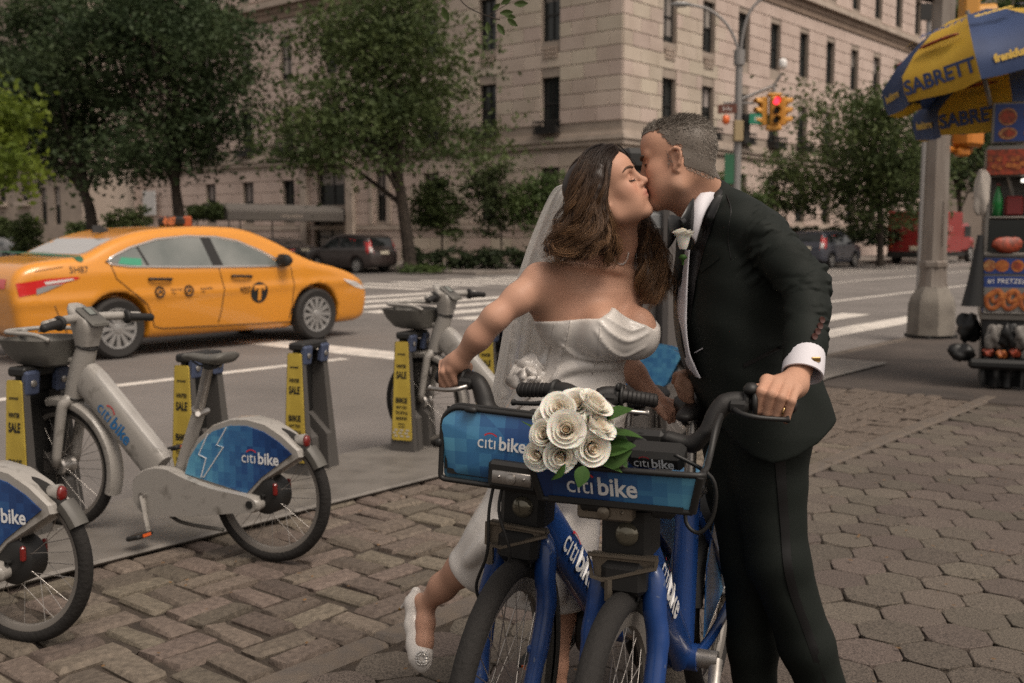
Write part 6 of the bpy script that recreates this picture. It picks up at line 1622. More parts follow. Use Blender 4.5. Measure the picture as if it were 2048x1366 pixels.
def vnorm(V, F):
    a = np.cross(V[F[:, 2]]-V[F[:, 0]], V[F[:, 3]]-V[F[:, 1]]); N = np.zeros_like(V)
    for i in range(4): np.add.at(N, F[:, i], a)
    return N/np.maximum(np.linalg.norm(N, axis=1, keepdims=True), 1e-12)
def stack(Sx, lev, e, k=.02, mode='u', pw=2.0):
    """solid from horizontal ellipses: (z, cx, cy, r along e, r across)"""
    lev = sorted(lev); zz = np.array([l[0] for l in lev]); A = np.array(lev); e = np.array(e, float); e /= np.linalg.norm(e)
    R = A[:, 3:5].max()
    def fn(X, Y, Z):
        zc = np.clip(Z, zz[0], zz[-1]); g = lambda i: np.interp(zc, zz, A[:, i]).astype(np.float32)
        dx, dy = X-g(1), Y-g(2); a, b = dx*e[0]+dy*e[1], -dx*e[1]+dy*e[0]; ra, rb = g(3), g(4)
        q = (np.abs(a/ra)**pw+np.abs(b/rb)**pw)**(1/pw)
        d = (q-1)*np.minimum(ra, rb)*1.0
        return np.maximum(d, np.maximum(zz[0]-Z, Z-zz[-1]))
    return Sx.op((A[:, 1].min()-R, A[:, 2].min()-R, zz[0]), (A[:, 1].max()+R, A[:, 2].max()+R, zz[-1]), fn, k, mode)
def px_on(Sx, pts, y0=2.1, y1=3.6, n=220):
    P0 = np.array([0, 0, HC]); out = []; D = np.array([tuple(ray(u, v)) for u, v in pts]); D = D/D[:, 1:2]
    t = np.full(len(pts), y0); hit = np.zeros(len(pts), bool)
    lo = Sx.lo+Sx.h*1.5; hi = Sx.lo+(Sx.n-2.5)*Sx.h
    for _ in range(n):
        P = P0+D*t[:, None]; inb = ((P > lo) & (P < hi)).all(1); d = np.where(inb, Sx.sample(np.clip(P, lo, hi)), .02)
        hit |= inb & (d < 8e-4)
        t = np.where(hit, t, t+np.clip(d*.6, 6e-4, .02)); 
        if (hit | (t > y1)).all(): break
    if hit.any(): t = np.where(hit, t, np.median(t[hit]))
    else: t[:] = 2.8
    return P0+D*t[:, None]
def to_cam(P, off):
    P = np.asarray(P, float); d = np.array([0, 0, HC])-P; return P+d/np.linalg.norm(d, axis=1, keepdims=True)*off
def decal_px(Sx, poly, name, m, par, off=.0025, step=6.0, rings=(1, .86, .68, .48, .28, .1)):
    b = densify(poly, step); c = np.mean(b, 0); n = len(b); V = [c+(p-c)*r for r in rings for p in b]+[c]
    P = px_on(Sx, V); P = to_cam(P, off)
    base = to_cam(P[:n], -off*1.6)
    F = [(i*n+k, i*n+(k+1) % n, (i+1)*n+(k+1) % n, (i+1)*n+k) for i in range(len(rings)-1) for k in range(n)]+[((len(rings)-1)*n+k, (len(rings)-1)*n+(k+1) % n, len(V)-1) for k in range(n)]
    F += [(len(V)+k, len(V)+(k+1) % n, (k+1) % n, k) for k in range(n)]
    mb = MB(); mb.add(list(P)+list(base), F); return mb.build(name, m, par, smooth=1.0)
def pxv(pts, n=6): return [tuple(p) for p in catmull(pts, n)]
PXY = lambda u, v, y: np.array(at_y(u, v, y))

def head_frame(u, v, y, face, yaw, pitch, roll):
    cy_, sy_ = math.cos(math.radians(yaw)), math.sin(math.radians(yaw)); f = np.array([face*cy_, sy_, 0.]); up = np.array([0, 0, 1.]); l = np.cross(up, f)
    p = math.radians(pitch); f2 = f*math.cos(p)+up*math.sin(p); u2 = up*math.cos(p)-f*math.sin(p); r = math.radians(roll)
    return np.stack([f2, l*math.cos(r)+u2*math.sin(r), u2*math.cos(r)-l*math.sin(r)], 1), PXY(u, v, y)
def head(Sx, M, o, s, male):
    cz, cr = (.052, .086) if male else (.044, .078)
    T = lambda p: o+M @ (np.array(p)*s)
    def E(c, r, k=.012, mode='u', rot=None):
        MM = M if rot is None else M @ np.array(Euler(rot).to_matrix())
        Sx.ell(T(c), np.array(r)*s, MM, k*s, mode)
    C = lambda a, b, ra, rb=None, k=.012, mode='u': Sx.cap(T(a), T(b), ra*s, (ra if rb is None else rb)*s, k*s, mode)
    E((-.008, 0, cz), (.100, .076, cr), .02); E((.035, 0, .06 if male else .05), (.064, .064, .066 if male else .060), .02)
    E((.045, 0, -.012), (.052, .058, .088), .03); E((.052, 0, .078 if male else .064), (.045, .058, .045), .03)
    for sg in (-1, 1):
        C((.086, sg*.012, .040), (.078, sg*.046, .040), .012 if male else .009, .010 if male else .008, .016)
        E((.060, sg*.044, -.006), (.030, .020, .024), .02)
        C((.010, sg*.052, -.062 if male else -.056), (.082, sg*.014, -.088), .020 if male else .016, .018 if male else .014, .03)
        C((-.005, sg*.05, .0), (.010, sg*.052, -.06), .022, .02, .03)
        E((.055, sg*.035, -.045), (.034, .022, .032), .03)
    E((.088, 0, -.086), (.019 if male else .016, .021 if male else .016, .017), .016)
    E((.080, 0, -.043), (.026, .030, .030), .02)
    nl = .112 if male else .116
    C((.094, 0, .036), (.101, 0, .018), .0085, .009, .012); C((.100, 0, .020), (nl, 0, -.004), .0085, .010, .010); E((nl+.001, 0, -.008), (.012, .011, .010), .008)
    for sg in (-1, 1): E((.104, sg*.0125, -.013), (.010, .007, .008), .007)
    C((.100, 0, -.018), (.101, 0, -.028), .007, .006, .01)
    if male: lips = ((.103, -.0355, .0075), (.1015, -.0475, .008))
    else: lips = ((.1045, -.0355, .0085), (.1025, -.0480, .0095))
    for x, z, r in lips:
        C((x, -.006, z), (x, .006, z), r*.95, r*.95, .005); C((x-.001, -.006, z), (x-.010, -.021, z-.0008), r*.9, r*.35, .005); C((x-.001, .006, z), (x-.010, .021, z-.0008), r*.9, r*.35, .005)
    C((.114, -.02, -.0418), (.114, .02, -.0418), .0022, .0022, .004, 's')
    for sg in (-1, 1):
        E((.098, sg*.033, .020), (.017, .017, .013), .014, 's'); E((.0795, sg*.032, .019), (.0145, .0155, .0135), .004)
        for q in (0,):   # ear
            cx_, yy = -.006, sg*.073
            pts = [(-.002, yy+sg*.002, -.030), (.004, yy+sg*.004, -.024), (-.010, yy+sg*.012, -.012), (-.020, yy+sg*.016, .008), (-.018, yy+sg*.016, .026), (-.004, yy+sg*.012, .034), (.008, yy+sg*.006, .028), (.010, yy+sg*.002, .014)]
            E((-.004, sg*.074, .002), (.015, .007, .030), .006)
            Sx.chain([T(p) for p in pts], [x*s for x in (.008, .0075, .006, .0055, .0055, .0055, .005, .004)], .003*s)
            E((-.002, yy+sg*.010, .002), (.008, .006, .012), .004, 's')
    return T
def curve_px(pts, ys, n=8):
    return [np.array(at_y(*p[:2], p[2])) for p in catmull([(u, v, y) for (u, v), y in zip(pts, ys)], n)]
def hand(Sx, G, axis, up, fw, wrist, r, s=1.0, curl=1.0, spread=.0205, thumb=True, thumb_dir=1):
    """fist closed round a bar: axis index->little finger, up = towards the knuckles, fw = way the fingers go over"""
    G = np.array(G, float); nz = lambda q: np.array(q, float)/np.linalg.norm(q); axis = nz(axis); up = nz(up-axis*np.dot(up, axis)); fw = nz(fw-axis*np.dot(fw, axis)-up*np.dot(fw, up))
    P = lambda off, ang, rad: G+axis*off*s+(up*math.cos(ang)+fw*math.sin(ang))*rad*s
    kn = []
    for i, (L, rr) in enumerate(((1, .0098), (1.06, .0100), (1.0, .0096), (.84, .0084))):
        off = (i-1.45)*spread; a = math.radians
        k0 = P(off*1.02, a(-8), r+.027); p1 = P(off*1.05, a(70*curl), r+.024*L); p2 = P(off, a(140*curl), r+.013); p3 = P(off*.97, a(195*curl), r+.011)
        Sx.chain([k0, p1, p2, p3], [q*s for q in (rr*1.22, rr*1.12, rr*1.0, rr*.85)], .003*s); kn.append(k0)
    w = np.array(wrist, float); kc = sum(kn)/4
    for i, k0 in enumerate(kn):
        b = w+axis*(i-1.5)*.009*s+(kc-w)*.18
        Sx.cap(b, k0-up*.005*s, .0150*s, .0125*s, .014*s)
    Sx.cap(w, w+(kc-w)*.5-up*.012*s, .021*s, .026*s, .02*s)
    if thumb:
        b = w+(kc-w)*.3-axis*.026*s-up*.012*s; m_ = P(-.048, math.radians(-62), r+.022); t2 = P(-.040, math.radians(-115*thumb_dir), r+.014); t3 = P(-.030, math.radians(-160*thumb_dir), r+.012)
        Sx.chain([b, m_, t2, t3], [q*s for q in (.017, .0125, .011, .0088)], .008*s)

# ---------------------------------------------------------------- bride
BY = 2.86
MBh, oB = head_frame(1214, 392, 2.846, 1, -17, 25, 10); sB = .90
bride = empty('person', (.22, 3.0, 0), 0, 'woman in strapless white satin dress and veil kissing with one foot kicked back', 'person')
def setparent(o, root):
    o.parent = root; o.matrix_parent_inverse = Matrix.Translation(-root.location); return o
def bpart(name, V, F, m, col=None, smooth=3, root=None):
    root = root or bride; o = link(name, mesh_np(name, np.asarray(V)-np.array(root.location), F, [m], smooth=smooth, col=col), root); return o
class Off:
    """MB parts given in world coordinates, stored under a root"""
    def __init__(s, root): s.r = root
    def __call__(s, mb, name, m, par=None, **k):
        l = s.r.location; mb.v = [(p[0]-l.x, p[1]-l.y, p[2]-l.z) for p in mb.v]; return mb.build(name, m, par or s.r, **k)
BB = Off(bride)
SB = SDF((-.20, 2.50, .95), (.52, 3.28, 1.72), .0033)
TB = head(SB, MBh, oB, sB, False)
eB = np.array([.87, .49, 0]); nB = np.array([.49, -.87, 0])          # across the shoulders, out of the chest
cen = lambda u, y: ((u-1024)*y/F_PX, y)
lev = []
for z, u, y, ra, rb in ((1.385, 1206, 2.97, .085, .050), (1.36, 1200, 2.96, .135, .066), (1.31, 1196, 2.95, .143, .082), (1.25, 1194, 2.95, .140, .094), (1.17, 1184, 2.95, .120, .092), (1.08, 1168, 2.97, .105, .084), (.97, 1140, 3.0, .15, .12)): lev.append((z, *cen(u, y), ra, rb))
stack(SB, lev, eB, .03)
shR = PXY(1080, 562, 2.84); shL = PXY(1298, 575, 3.06)
SB.chain([PXY(1232, 478, 2.92), PXY(1226, 515, 2.945), PXY(1218, 545, 2.96)], [.047, .048, .058], .03)
SB.cap(TB((-.02, 0, -.03)), PXY(1230, 490, 2.93), .050, .047, .03)
SB.cap(TB((.02, 0, -.06)), PXY(1236, 480, 2.915), .040, .044, .035)
SB.cap(PXY(1215, 530, 2.97), shR, .032, .043, .05); SB.cap(PXY(1222, 532, 2.98), shL, .035, .045, .05)
SB.cap(PXY(1228, 538, 2.89), PXY(1120, 530, 2.84), .009, .008, .02); SB.cap(PXY(1238, 540, 2.90), PXY(1290, 560, 2.99), .009, .008, .02)   # collar bones
elR = PXY(990, 636, 2.775); wrR = PXY(915, 724, 2.83)
SB.chain([shR, PXY(1036, 598, 2.80), elR, PXY(957, 674, 2.79), wrR], [.044, .036, .031, .0305, .023], .03)
SB.cap(PXY(1090, 600, 2.87), PXY(1110, 640, 2.89), .05, .05, .05)
brR, brL = PXY(1204, 655, 2.85), PXY(1274, 657, 2.895)
for b in (brR, brL): SB.ell(b, (.053, .058, .060), None, .03)
SB.cap(PXY(1246, 605, 2.84), PXY(1250, 690, 2.79), .004, .005, .012, 's')
# hand on the handlebar
f1 = Vector((-math.sin(math.radians(29)), -math.cos(math.radians(29)), 0))
dg = bpy.context.evaluated_depsgraph_get()
def grip_of(bike, sg):
    g = [c for c in KIDS[bike.name] if c.name.split('.')[0] == 'grip']
    pts = []
    Mw = Matrix.Translation(bike.location) @ bike.rotation_euler.to_matrix().to_4x4()
    for o in g:
        vs = [Mw @ v.co for v in o.data.vertices]; c = sum(vs, Vector())/len(vs); pts.append((c, vs))
    pts.sort(key=lambda q: q[0].x); c, vs = pts[0] if sg < 0 else pts[-1]
    far = max(vs, key=lambda q: (q-c).length); ax_ = (far-c).normalized(); ax_ = ax_ if ax_.x*sg > 0 else -ax_
    return np.array(c), np.array(ax_)
gB, axB = grip_of(bk1, -1)
hand(SB, gB, axB, np.array([-.1, .15, 1]), np.array([-.25, -.9, .0]), wrR, .018, .93, thumb_dir=1)
SB.cap(wrR, wrR+(gB+np.array([0, 0, .03])-wrR)*.35, .025, .024, .02)
V, F = SB.mesh(2)
# left forearm and hand resting on the saddle behind
SA = SDF((.20, 2.80, .90), (.60, 3.45, 1.25), .0033)
elL = PXY(1240, 705, 3.18); wrL = PXY(1308, 795, 3.12)
SA.chain([elL, PXY(1270, 748, 3.15), wrL], [.036, .033, .024], .02)
SA.cap(wrL, PXY(1322, 808, 3.10), .024, .026, .02)
for i, (a, b, c) in enumerate((((1332, 800), (1348, 806), (1352, 826)), ((1334, 806), (1350, 814), (1352, 836)), ((1332, 812), (1346, 822), (1347, 842)), ((1326, 816), (1338, 828), (1339, 844)))):
    yy = 3.12-.018*i; SA.chain([PXY(*a, yy), PXY(*b, yy-.005), PXY(*c, yy-.005)], [.0105, .0095, .0075], .006)
SA.chain([PXY(1312, 806, 3.06), PXY(1322, 822, 3.03), PXY(1332, 836, 3.02)], [.013, .011, .009], .008)
VA, FA = SA.mesh(2)
# legs: one kicked back with the foot hanging, one standing
SL = SDF((-.45, 2.85, -.02), (.35, 3.55, .62), .005)
ank = PXY(852, 1208, 3.215); SL.chain([PXY(1000, 1065, 3.06), PXY(925, 1138, 3.12), PXY(885, 1174, 3.17), ank], [.052, .047, .039, .028], .03)
SL.chain([ank, PXY(851, 1246, 3.185), PXY(849, 1284, 3.155), PXY(849, 1308, 3.14)], [.028, .029, .027, .020], .015); SL.cap(ank, PXY(838, 1200, 3.23), .026, .022, .015)
SL.chain([PXY(1112, 1090, 3.05), PXY(1116, 1230, 3.07), PXY(1112, 1330, 3.05)], [.055, .05, .034], .03)
st = PXY(1112, 1330, 3.05); g0_ = np.array([st[0], st[1], .10]); SL.chain([st, g0_, g0_+np.array([.05, -.07, -.05]), g0_+np.array([.09, -.13, -.075])], [.034, .032, .032, .018], .02)
VL, FL = SL.mesh(2)
inv = lambda V: (np.asarray(V)-oB) @ MBh/sB
def skincol(V, base, male):
    c = np.tile(np.array(base), (len(V), 1)); q = inv(V) if not male else (V-oG) @ MGh/sG
    x, y, z = q[:, 0], q[:, 1], q[:, 2]; hd = (np.linalg.norm(q, axis=1) < .22)
    g = lambda d, w: np.exp(-(d/w)**2)
    lips = g(z+.0415, .0105)*g(y, .020)*(x > .086)*hd
    lip = np.array((.40, .13, .11)) if not male else np.array((.32, .13, .10))
    c = c*(1-lips[:, None]*.85)+lip*lips[:, None]*.85
    slit = g(z+.0418, .0022)*g(y, .020)*(x > .092)*hd; c *= (1-.6*slit)[:, None]
    ch = g(z+.008, .022)*g(np.abs(y)-.045, .022)*(x > .03)*hd; c = c*(1-.16*ch[:, None])+np.array((.55, .19, .14))*.2*ch[:, None]
    n_ = g(z+.010, .012)*g(y, .012)*(x > .10)*hd; c = c*(1-.12*n_[:, None])+np.array((.5, .2, .15))*.12*n_[:, None]
    if male:
        st_ = g(z+.07, .035)*(x > -.01)*hd*(np.abs(y) < .09); c = c*(1-.14*st_[:, None])+np.array((.18, .13, .11))*.2*st_[:, None]
    else:
        ey = g(z-.022, .010)*g(np.abs(y)-.032, .015)*(x > .07)*hd; c = c*(1-.42*ey[:, None])+np.array((.25, .12, .085))*.42*ey[:, None]
    rs = np.random.RandomState(3); c *= (1+rs.normal(0, .012, len(V))+.012*np.sin(61*V[:, 0]+17*np.sin(23*V[:, 2]))*np.sin(53*V[:, 2]+13*np.sin(31*V[:, 1])))[:, None]; c[:, 0] *= 1+.015*np.sin(37*V[:, 0]+5*V[:, 1])*np.sin(41*V[:, 2])
    return np.clip(c, 0, 1)
Vb = np.concatenate([V, VA, VL]); Fb = np.concatenate([F, FA+len(V), FL+len(V)+len(VA)])
bpart('body', Vb, Fb, m_skinB, skincol(Vb, (.455, .256, .178), False))
# eyelashes and brows laid on the face
def facecurve(Sx, T, pts, n=6, off=.0005): return [tuple(p) for p in Sx.project(np.array([T(p) for p in catmull(pts, n)]), 8, off)]
for sg in (-1, 1):
    mb = MB(); mb.tube(facecurve(SB, TB, [(.099, sg*.018, .012), (.0985, sg*.030, .0095), (.093, sg*.041, .0105), (.086, sg*.049, .014)]), [.0008]+[.0016]*16+[.0022, .001], 6)
    pp = facecurve(SB, TB, [(.0985, sg*.024, .010), (.094, sg*.040, .0102), (.086, sg*.049, .014)])
    for p in pp: mb.tube([p, np.array(p)+MBh @ np.array((.008, sg*.003, -.004))], [.0007, .0002], 4)
    BB(mb, 'eyelashes', m_lash, smooth=3)
    pth = facecurve(SB, TB, [(.103, sg*.014, .043), (.100, sg*.026, .0485), (.090, sg*.042, .0505), (.078, sg*.054, .044)]); n_ = len(pth); mb = MB()
    mb.tube(pth, [.0031*math.sin(PI*(.25+.72*i/n_))*1.0+.0006 for i in range(n_)], 8, flat=.9); BB(mb, 'eyebrow', m_brow, smooth=3)
# jewellery
nk = px_on(SB, pxv([(1212, 507), (1222, 517), (1236, 527), (1246, 528), (1253, 520), (1257, 506)], 7)); mb = MB()
for p in nk: mb.lathe([(.0001, -.0028), (.0026, -.001), (.0026, .001), (.0001, .0028)], to_cam([p], .001)[0], (0, -1, 0), 7)
mb.tube(nk, .0012, 5); BB(mb, 'necklace', m_gem, smooth=0)
ep = TB((-.002, -.082, -.036)); mb = MB()
for d in ((0, 0, .006), (.005, -.003, 0), (-.005, -.003, 0), (.0, -.004, -.006), (.003, -.003, -.011)): mb.lathe([(.0001, -.004), (.0035, 0), (.0001, .004)], ep+np.array(d), (0, -1, 0), 6)
BB(mb, 'earring', m_gem, smooth=0)

# ---- dress: bodice with a pointed neckline, draped folds, skirt split by the stride
SD = SDF((-.32, 2.62, .30), (.50, 3.45, 1.40), .0042)
lev2 = [(z, cx_, cy_, ra+.008, rb+.009) for z, cx_, cy_, ra, rb in lev if z < 1.37]
stack(SD, lev2, eB, .03)
for b in (brR, brL): SD.ell(b+nB*.002, (.060, .065, .070), None, .035)
SD.cap(PXY(1090, 600, 2.87), PXY(1112, 645, 2.89), .055, .056, .05)
SD.cap(brR-np.array([0, 0, .03]), brL-np.array([0, 0, .03]), .055, .055, .03)
tc_ = np.array(cen(1192, 2.95))
# neckline height as a function of the way round the body
def vz(u, v, y=2.85): return at_y(u, v, y).z
th = lambda X, Y: np.arctan2((X-tc_[0])*eB[0]+(Y-tc_[1])*eB[1], (X-tc_[0])*nB[0]+(Y-tc_[1])*nB[1])
neck = [(-3.2, vz(0, 650)), (-1.9, vz(0, 645)), (-1.2, vz(0, 640)), (-.85, vz(0, 636)), (-.52, vz(0, 634)), (-.20, vz(0, 613)), (.05, vz(0, 630)), (.30, vz(0, 648)), (.48, vz(0, 659)), (.68, vz(0, 652)), (.95, vz(0, 636)), (1.4, vz(0, 640)), (3.2, vz(0, 650))]
na, nh = np.array([q[0] for q in neck]), np.array([q[1] for q in neck])
def fn(X, Y, Z): return (Z-np.interp(th(X, Y), na, nh).astype(np.float32))*.85
SD.op((-.3, 2.6, 1.17), (.5, 3.4, 1.40), fn, .006, 'i')
hip = [(1140, 800, 3.0, .150), (1125, 860, 3.03, .165), (1118, 930, 3.06, .155)]
SD.chain([PXY(u, v, y) for u, v, y, r in hip], [r for *_, r in hip], .05)
SD.chain([PXY(1118, 930, 3.06), PXY(1112, 1080, 3.07), PXY(1110, 1205, 3.07)], [.15, .115, .105], .05)
SD.chain([PXY(1095, 930, 3.06), PXY(1010, 1075, 3.07), PXY(950, 1135, 3.10)], [.14, .10, .085], .06)
SD.chain([PXY(1100, 930, 3.06), PXY(1050, 1120, 3.09), PXY(1040, 1190, 3.10)], [.13, .09, .08], .06)
# flat hems
hemA = at_y(1110, 1212, 3.05).z
def hem(X, Y, Z):
    a = hemA-Z; d = PXY(948, 1138, 3.10); ax_ = PXY(948, 1138, 3.10)-PXY(1010, 1075, 3.07); ax_ /= np.linalg.norm(ax_)
    b = (X-d[0])*ax_[0]+(Y-d[1])*ax_[1]+(Z-d[2])*ax_[2]
    c = np.where(X < d[0]+.16, b-.03, -1.0)
    return np.maximum(a, c)
SD.op((-.4, 2.6, .2), (.6, 3.5, .75), hem, .012, 'i')
# folds
def fold(pts, r, k=.012, push=.0):
    P = px_on(SD, pxv(pts, 5)); P = to_cam(P, push); n_ = len(P); SD.chain(list(P), [r*max(.25, math.sin(PI*(i+.6)/(n_+.2))) for i in range(n_)], k)
fold([(1194, 626), (1215, 636), (1248, 656), (1266, 661), (1290, 652), (1307, 640)], .0036, .005)
fold([(1196, 640), (1225, 668), (1258, 682), (1300, 664)], .0042, .007)
fold([(1190, 660), (1220, 700), (1250, 712), (1290, 694)], .0034, .008)
fold([(1140, 640), (1128, 690), (1108, 760)], .0045, .006)
fold([(1120, 690), (1160, 715), (1215, 720)], .0035, .008)
fold([(1105, 760), (1150, 735), (1230, 735)], .008, .016)
for pts in ([(1010, 1040), (975, 1085), (935, 1125)], [(1045, 1030), (1010, 1100), (985, 1170)], [(1130, 1040), (1128, 1120), (1120, 1200)], [(1070, 1040), (1062, 1110), (1050, 1190)]): fold(pts, .012, .03, -.002)
V, F = SD.mesh(3); bpart('dress', V, F, m_satin)
mb = MB()
for pts in ([(1141, 640), (1132, 690), (1116, 745), (1100, 790)], [(1110, 640), (1098, 700), (1084, 760)], [(1200, 655), (1196, 700), (1184, 750)]): mb.tube([tuple(q) for q in to_cam(px_on(SD, pxv(pts, 6)), .0004)], .0011, 5)
BB(mb, 'seam', m_satin, smooth=3)
# satin rosette at the hip
ro = PXY(1056, 750, 2.91)
rr_ = MB()
def petal_sheet(mb, c, ex, ey, ez, w, h, curl, n=9, m=7):
    rows = []
    for j in range(m):
        t = j/(m-1); row = []
        for i in range(n):
            a = (i/(n-1)-.5)*2; q = (1-.35*a*a*t)
            row.append(c+ex*(a*w*(.35+.65*math.sin(PI*(.15+.7*t))))+ey*(h*t*q)+ez*(curl*math.sin(t*PI*.9)*(1-.5*a*a)+.012*math.sin(a*4+j)*t))
        rows.append(row)
    mb.loft(rows, closed=False, caps=False)
ez = np.array([0, -1., .1]); 
for ang, w, h, cu in ((20, .045, .085, .035), (80, .05, .095, .04), (140, .045, .09, .03), (200, .05, .10, .035), (250, .045, .09, .03), (310, .04, .075, .03), (50, .03, .05, .05), (170, .03, .05, .05), (290, .03, .045, .05)):
    a = math.radians(ang); ey = np.array([math.cos(a), .15*math.sin(a), math.sin(a)]); ex = np.cross(ey, ez); petal_sheet(rr_, ro+ez*(.0 if h > .06 else .014)-ey*.006, ex, ey, ez, w*.8, h*.72, cu*.8)
o = BB(rr_, 'rosette', m_satin, smooth=3); md = o.modifiers.new('t', 'SOLIDIFY'); md.thickness = .0015
mb = MB(); mb.tube([tuple(p) for p in to_cam(px_on(SD, pxv([(1018, 835), (1050, 800), (1078, 775), (1085, 760)], 6)), .004)], .005, 6); BB(mb, 'dress_sash', m_satin, smooth=3)
# ---- shoes
def pump(parent_off, ank_, heel, ball, toe_, updir, buckle=True):
    Sx = SDF(np.minimum.reduce([heel, ball, toe_])-.07, np.maximum.reduce([heel, ball, toe_])+.07, .003)
    n_ = np.array(updir, float); n_ /= np.linalg.norm(n_)
    Sx.chain([heel, (heel+ball)/2-n_*.004, ball, toe_], [.034, .031, .038, .014], .015)
    d = (ball-heel); d /= np.linalg.norm(d)
    Sx.chain([heel+n_*.048+d*.01, (heel+ball)/2+n_*.036, ball+n_*.036-d*.03], [.026, .028, .020], .008, 's')
    V, F = Sx.mesh(2); o = bpart('shoe', V, F, m_satin); 
    b = MB(); hh = heel-n_*.032-d*.005; b.tube([hh+n_*.012, hh-n_*.03+d*.004, hh-n_*.062+d*.008], [.017, .007, .0045], 10); BB(b, 'heel', m_satin, None, smooth=1); 
    b = MB(); b.tube([hh-n_*.062+d*.008, hh-n_*.068+d*.0085], [.005, .005], 8); BB(b, 'heel_tip', m_gold, None, smooth=1)
    if buckle:
        b = MB(); e1 = np.cross(d, n_); c = ball+d*.016
        P = Sx.project(np.array([c+n_*.03+e1*math.copysign(abs(math.cos(q))**.6, math.cos(q))*.017+d*math.copysign(abs(math.sin(q))**.6, math.sin(q))*.019 for q in [2*PI*i/26 for i in range(26)]]), 8, .003)
        for p in P: b.lathe([(.0001, -.004), (.0042, 0), (.0001, .004)], p, n_, 6)
        P = Sx.project(np.array([c+n_*.03+e1*math.cos(q)*.010+d*math.sin(q)*.012 for q in [2*PI*i/14 for i in range(14)]]), 8, .003)
        for p in P: b.lathe([(.0001, -.003), (.0032, 0), (.0001, .003)], p, n_, 6)
        BB(b, 'crystal_buckle', m_gem, None, smooth=0)
SQ = SDF(PXY(790, 1360, 3.3)-np.array([.02, .3, .02]), PXY(880, 1160, 3.1)+np.array([.02, .3, .03]), .003)
SQ.chain([PXY(832, 1184, 3.24), PXY(827, 1206, 3.235), PXY(827, 1250, 3.205), PXY(834, 1290, 3.17), PXY(841, 1316, 3.145), PXY(846, 1338, 3.13)], [.016, .025, .026, .031, .033, .013], .018)
SQ.cap(PXY(846, 1308, 3.138), PXY(847, 1326, 3.13), .030, .024, .015)
V, F = SQ.mesh(2); bpart('shoe', V, F, m_satin)
b = MB(); b.tube([PXY(818, 1200, 3.25), PXY(809, 1209, 3.265), PXY(802, 1216, 3.275)], [.014, .006, .004], 10); BB(b, 'heel', m_satin, None, smooth=1)
b = MB(); b.tube([PXY(802, 1216, 3.275), PXY(799, 1219, 3.28)], [.005, .005], 8); BB(b, 'heel_tip', m_gold, None, smooth=1)
b = MB()
for w_ in (1, .62):
    for P in to_cam(px_on(SQ, [(844+11*w_*math.copysign(abs(math.cos(q))**.6, math.cos(q)), 1317+13*w_*math.copysign(abs(math.sin(q))**.6, math.sin(q))) for q in [2*PI*i/(24 if w_ == 1 else 14) for i in range(24 if w_ == 1 else 14)]]), .003): b.lathe([(.0001, -.004), (.0042, 0), (.0001, .004)], P, (.3, -1, .2), 6)
BB(b, 'crystal_buckle', m_gem, None, smooth=0)
pump(None, st, g0_+np.array([0, .0, -.0]), g0_+np.array([.06, -.085, -.062]), g0_+np.array([.10, -.145, -.085]), (0.1, -.1, 1), False)

# ---- veil: gathered tulle falling from the back of the head
m_veil = bpy.data.materials.new('veil_tulle'); m_veil.use_nodes = True
n_ = m_veil.node_tree.nodes; l_ = m_veil.node_tree.links; b_ = n_['Principled BSDF']; b_.inputs['Base Color'].default_value = (.80, .78, .75, 1); b_.inputs['Roughness'].default_value = .8
t_ = n_.new('ShaderNodeBsdfTranslucent'); t_.inputs['Color'].default_value = (.80, .78, .75, 1); x1 = n_.new('ShaderNodeMixShader'); x1.inputs[0].default_value = .45; l_.new(b_.outputs[0], x1.inputs[1]); l_.new(t_.outputs[0], x1.inputs[2])
tr_ = n_.new('ShaderNodeBsdfTransparent'); x2 = n_.new('ShaderNodeMixShader'); x2.inputs[0].default_value = .84; l_.new(tr_.outputs[0], x2.inputs[1]); l_.new(x1.outputs[0], x2.inputs[2]); l_.new(x2.outputs[0], n_['Material Output'].inputs['Surface'])
def veil_sheet(left, right, y0, y1, folds, amp, name, seed):
    Lc = catmull(left, 10); Rc = catmull(right, 10); n_r = len(Lc); m = 46; rows = []
    for j in range(n_r):
        f = j/(n_r-1); row = []
        for i in range(m):
            g = i/(m-1); p = Lc[j]*(1-g)+Rc[j]*g
            yy = y0+(y1-y0)*f+amp*(.25+.75*f)*math.sin(g*folds*2*PI+seed+1.2*math.sin(3*f+seed))+.03*math.sin(g*PI)
            row.append(at_y(p[0], p[1], yy))
        rows.append(row)
    mb = MB(); mb.loft(rows, closed=False, caps=False); return BB(mb, name, m_veil, smooth=3), rows
_, rw = veil_sheet([(1136, 368), (1106, 380), (1070, 455), (1038, 545), (1012, 635), (996, 720), (980, 800), (970, 850)], [(1150, 385), (1140, 430), (1130, 500), (1118, 570), (1105, 640), (1098, 710), (1090, 780), (1088, 850)], 2.98, 3.16, 3.2, .022, 'veil', .3)
veil_sheet([(1134, 372), (1118, 390), (1092, 460), (1068, 550), (1048, 640), (1034, 730), (1022, 800), (1014, 850)], [(1150, 390), (1145, 440), (1150, 520), (1150, 600), (1140, 680), (1130, 740), (1125, 800), (1120, 850)], 3.02, 3.2, 4.1, .025, 'veil_layer', 1.7)
mb = MB(); ed = rw; mb.loft([[r[0], r[0].lerp(r[-1], .10+.10*i/len(ed))+Vector((0, -.004, 0))] for i, r in enumerate(ed) if i > 22], closed=False, caps=False); BB(mb, 'veil_hem', m_veil, smooth=3)

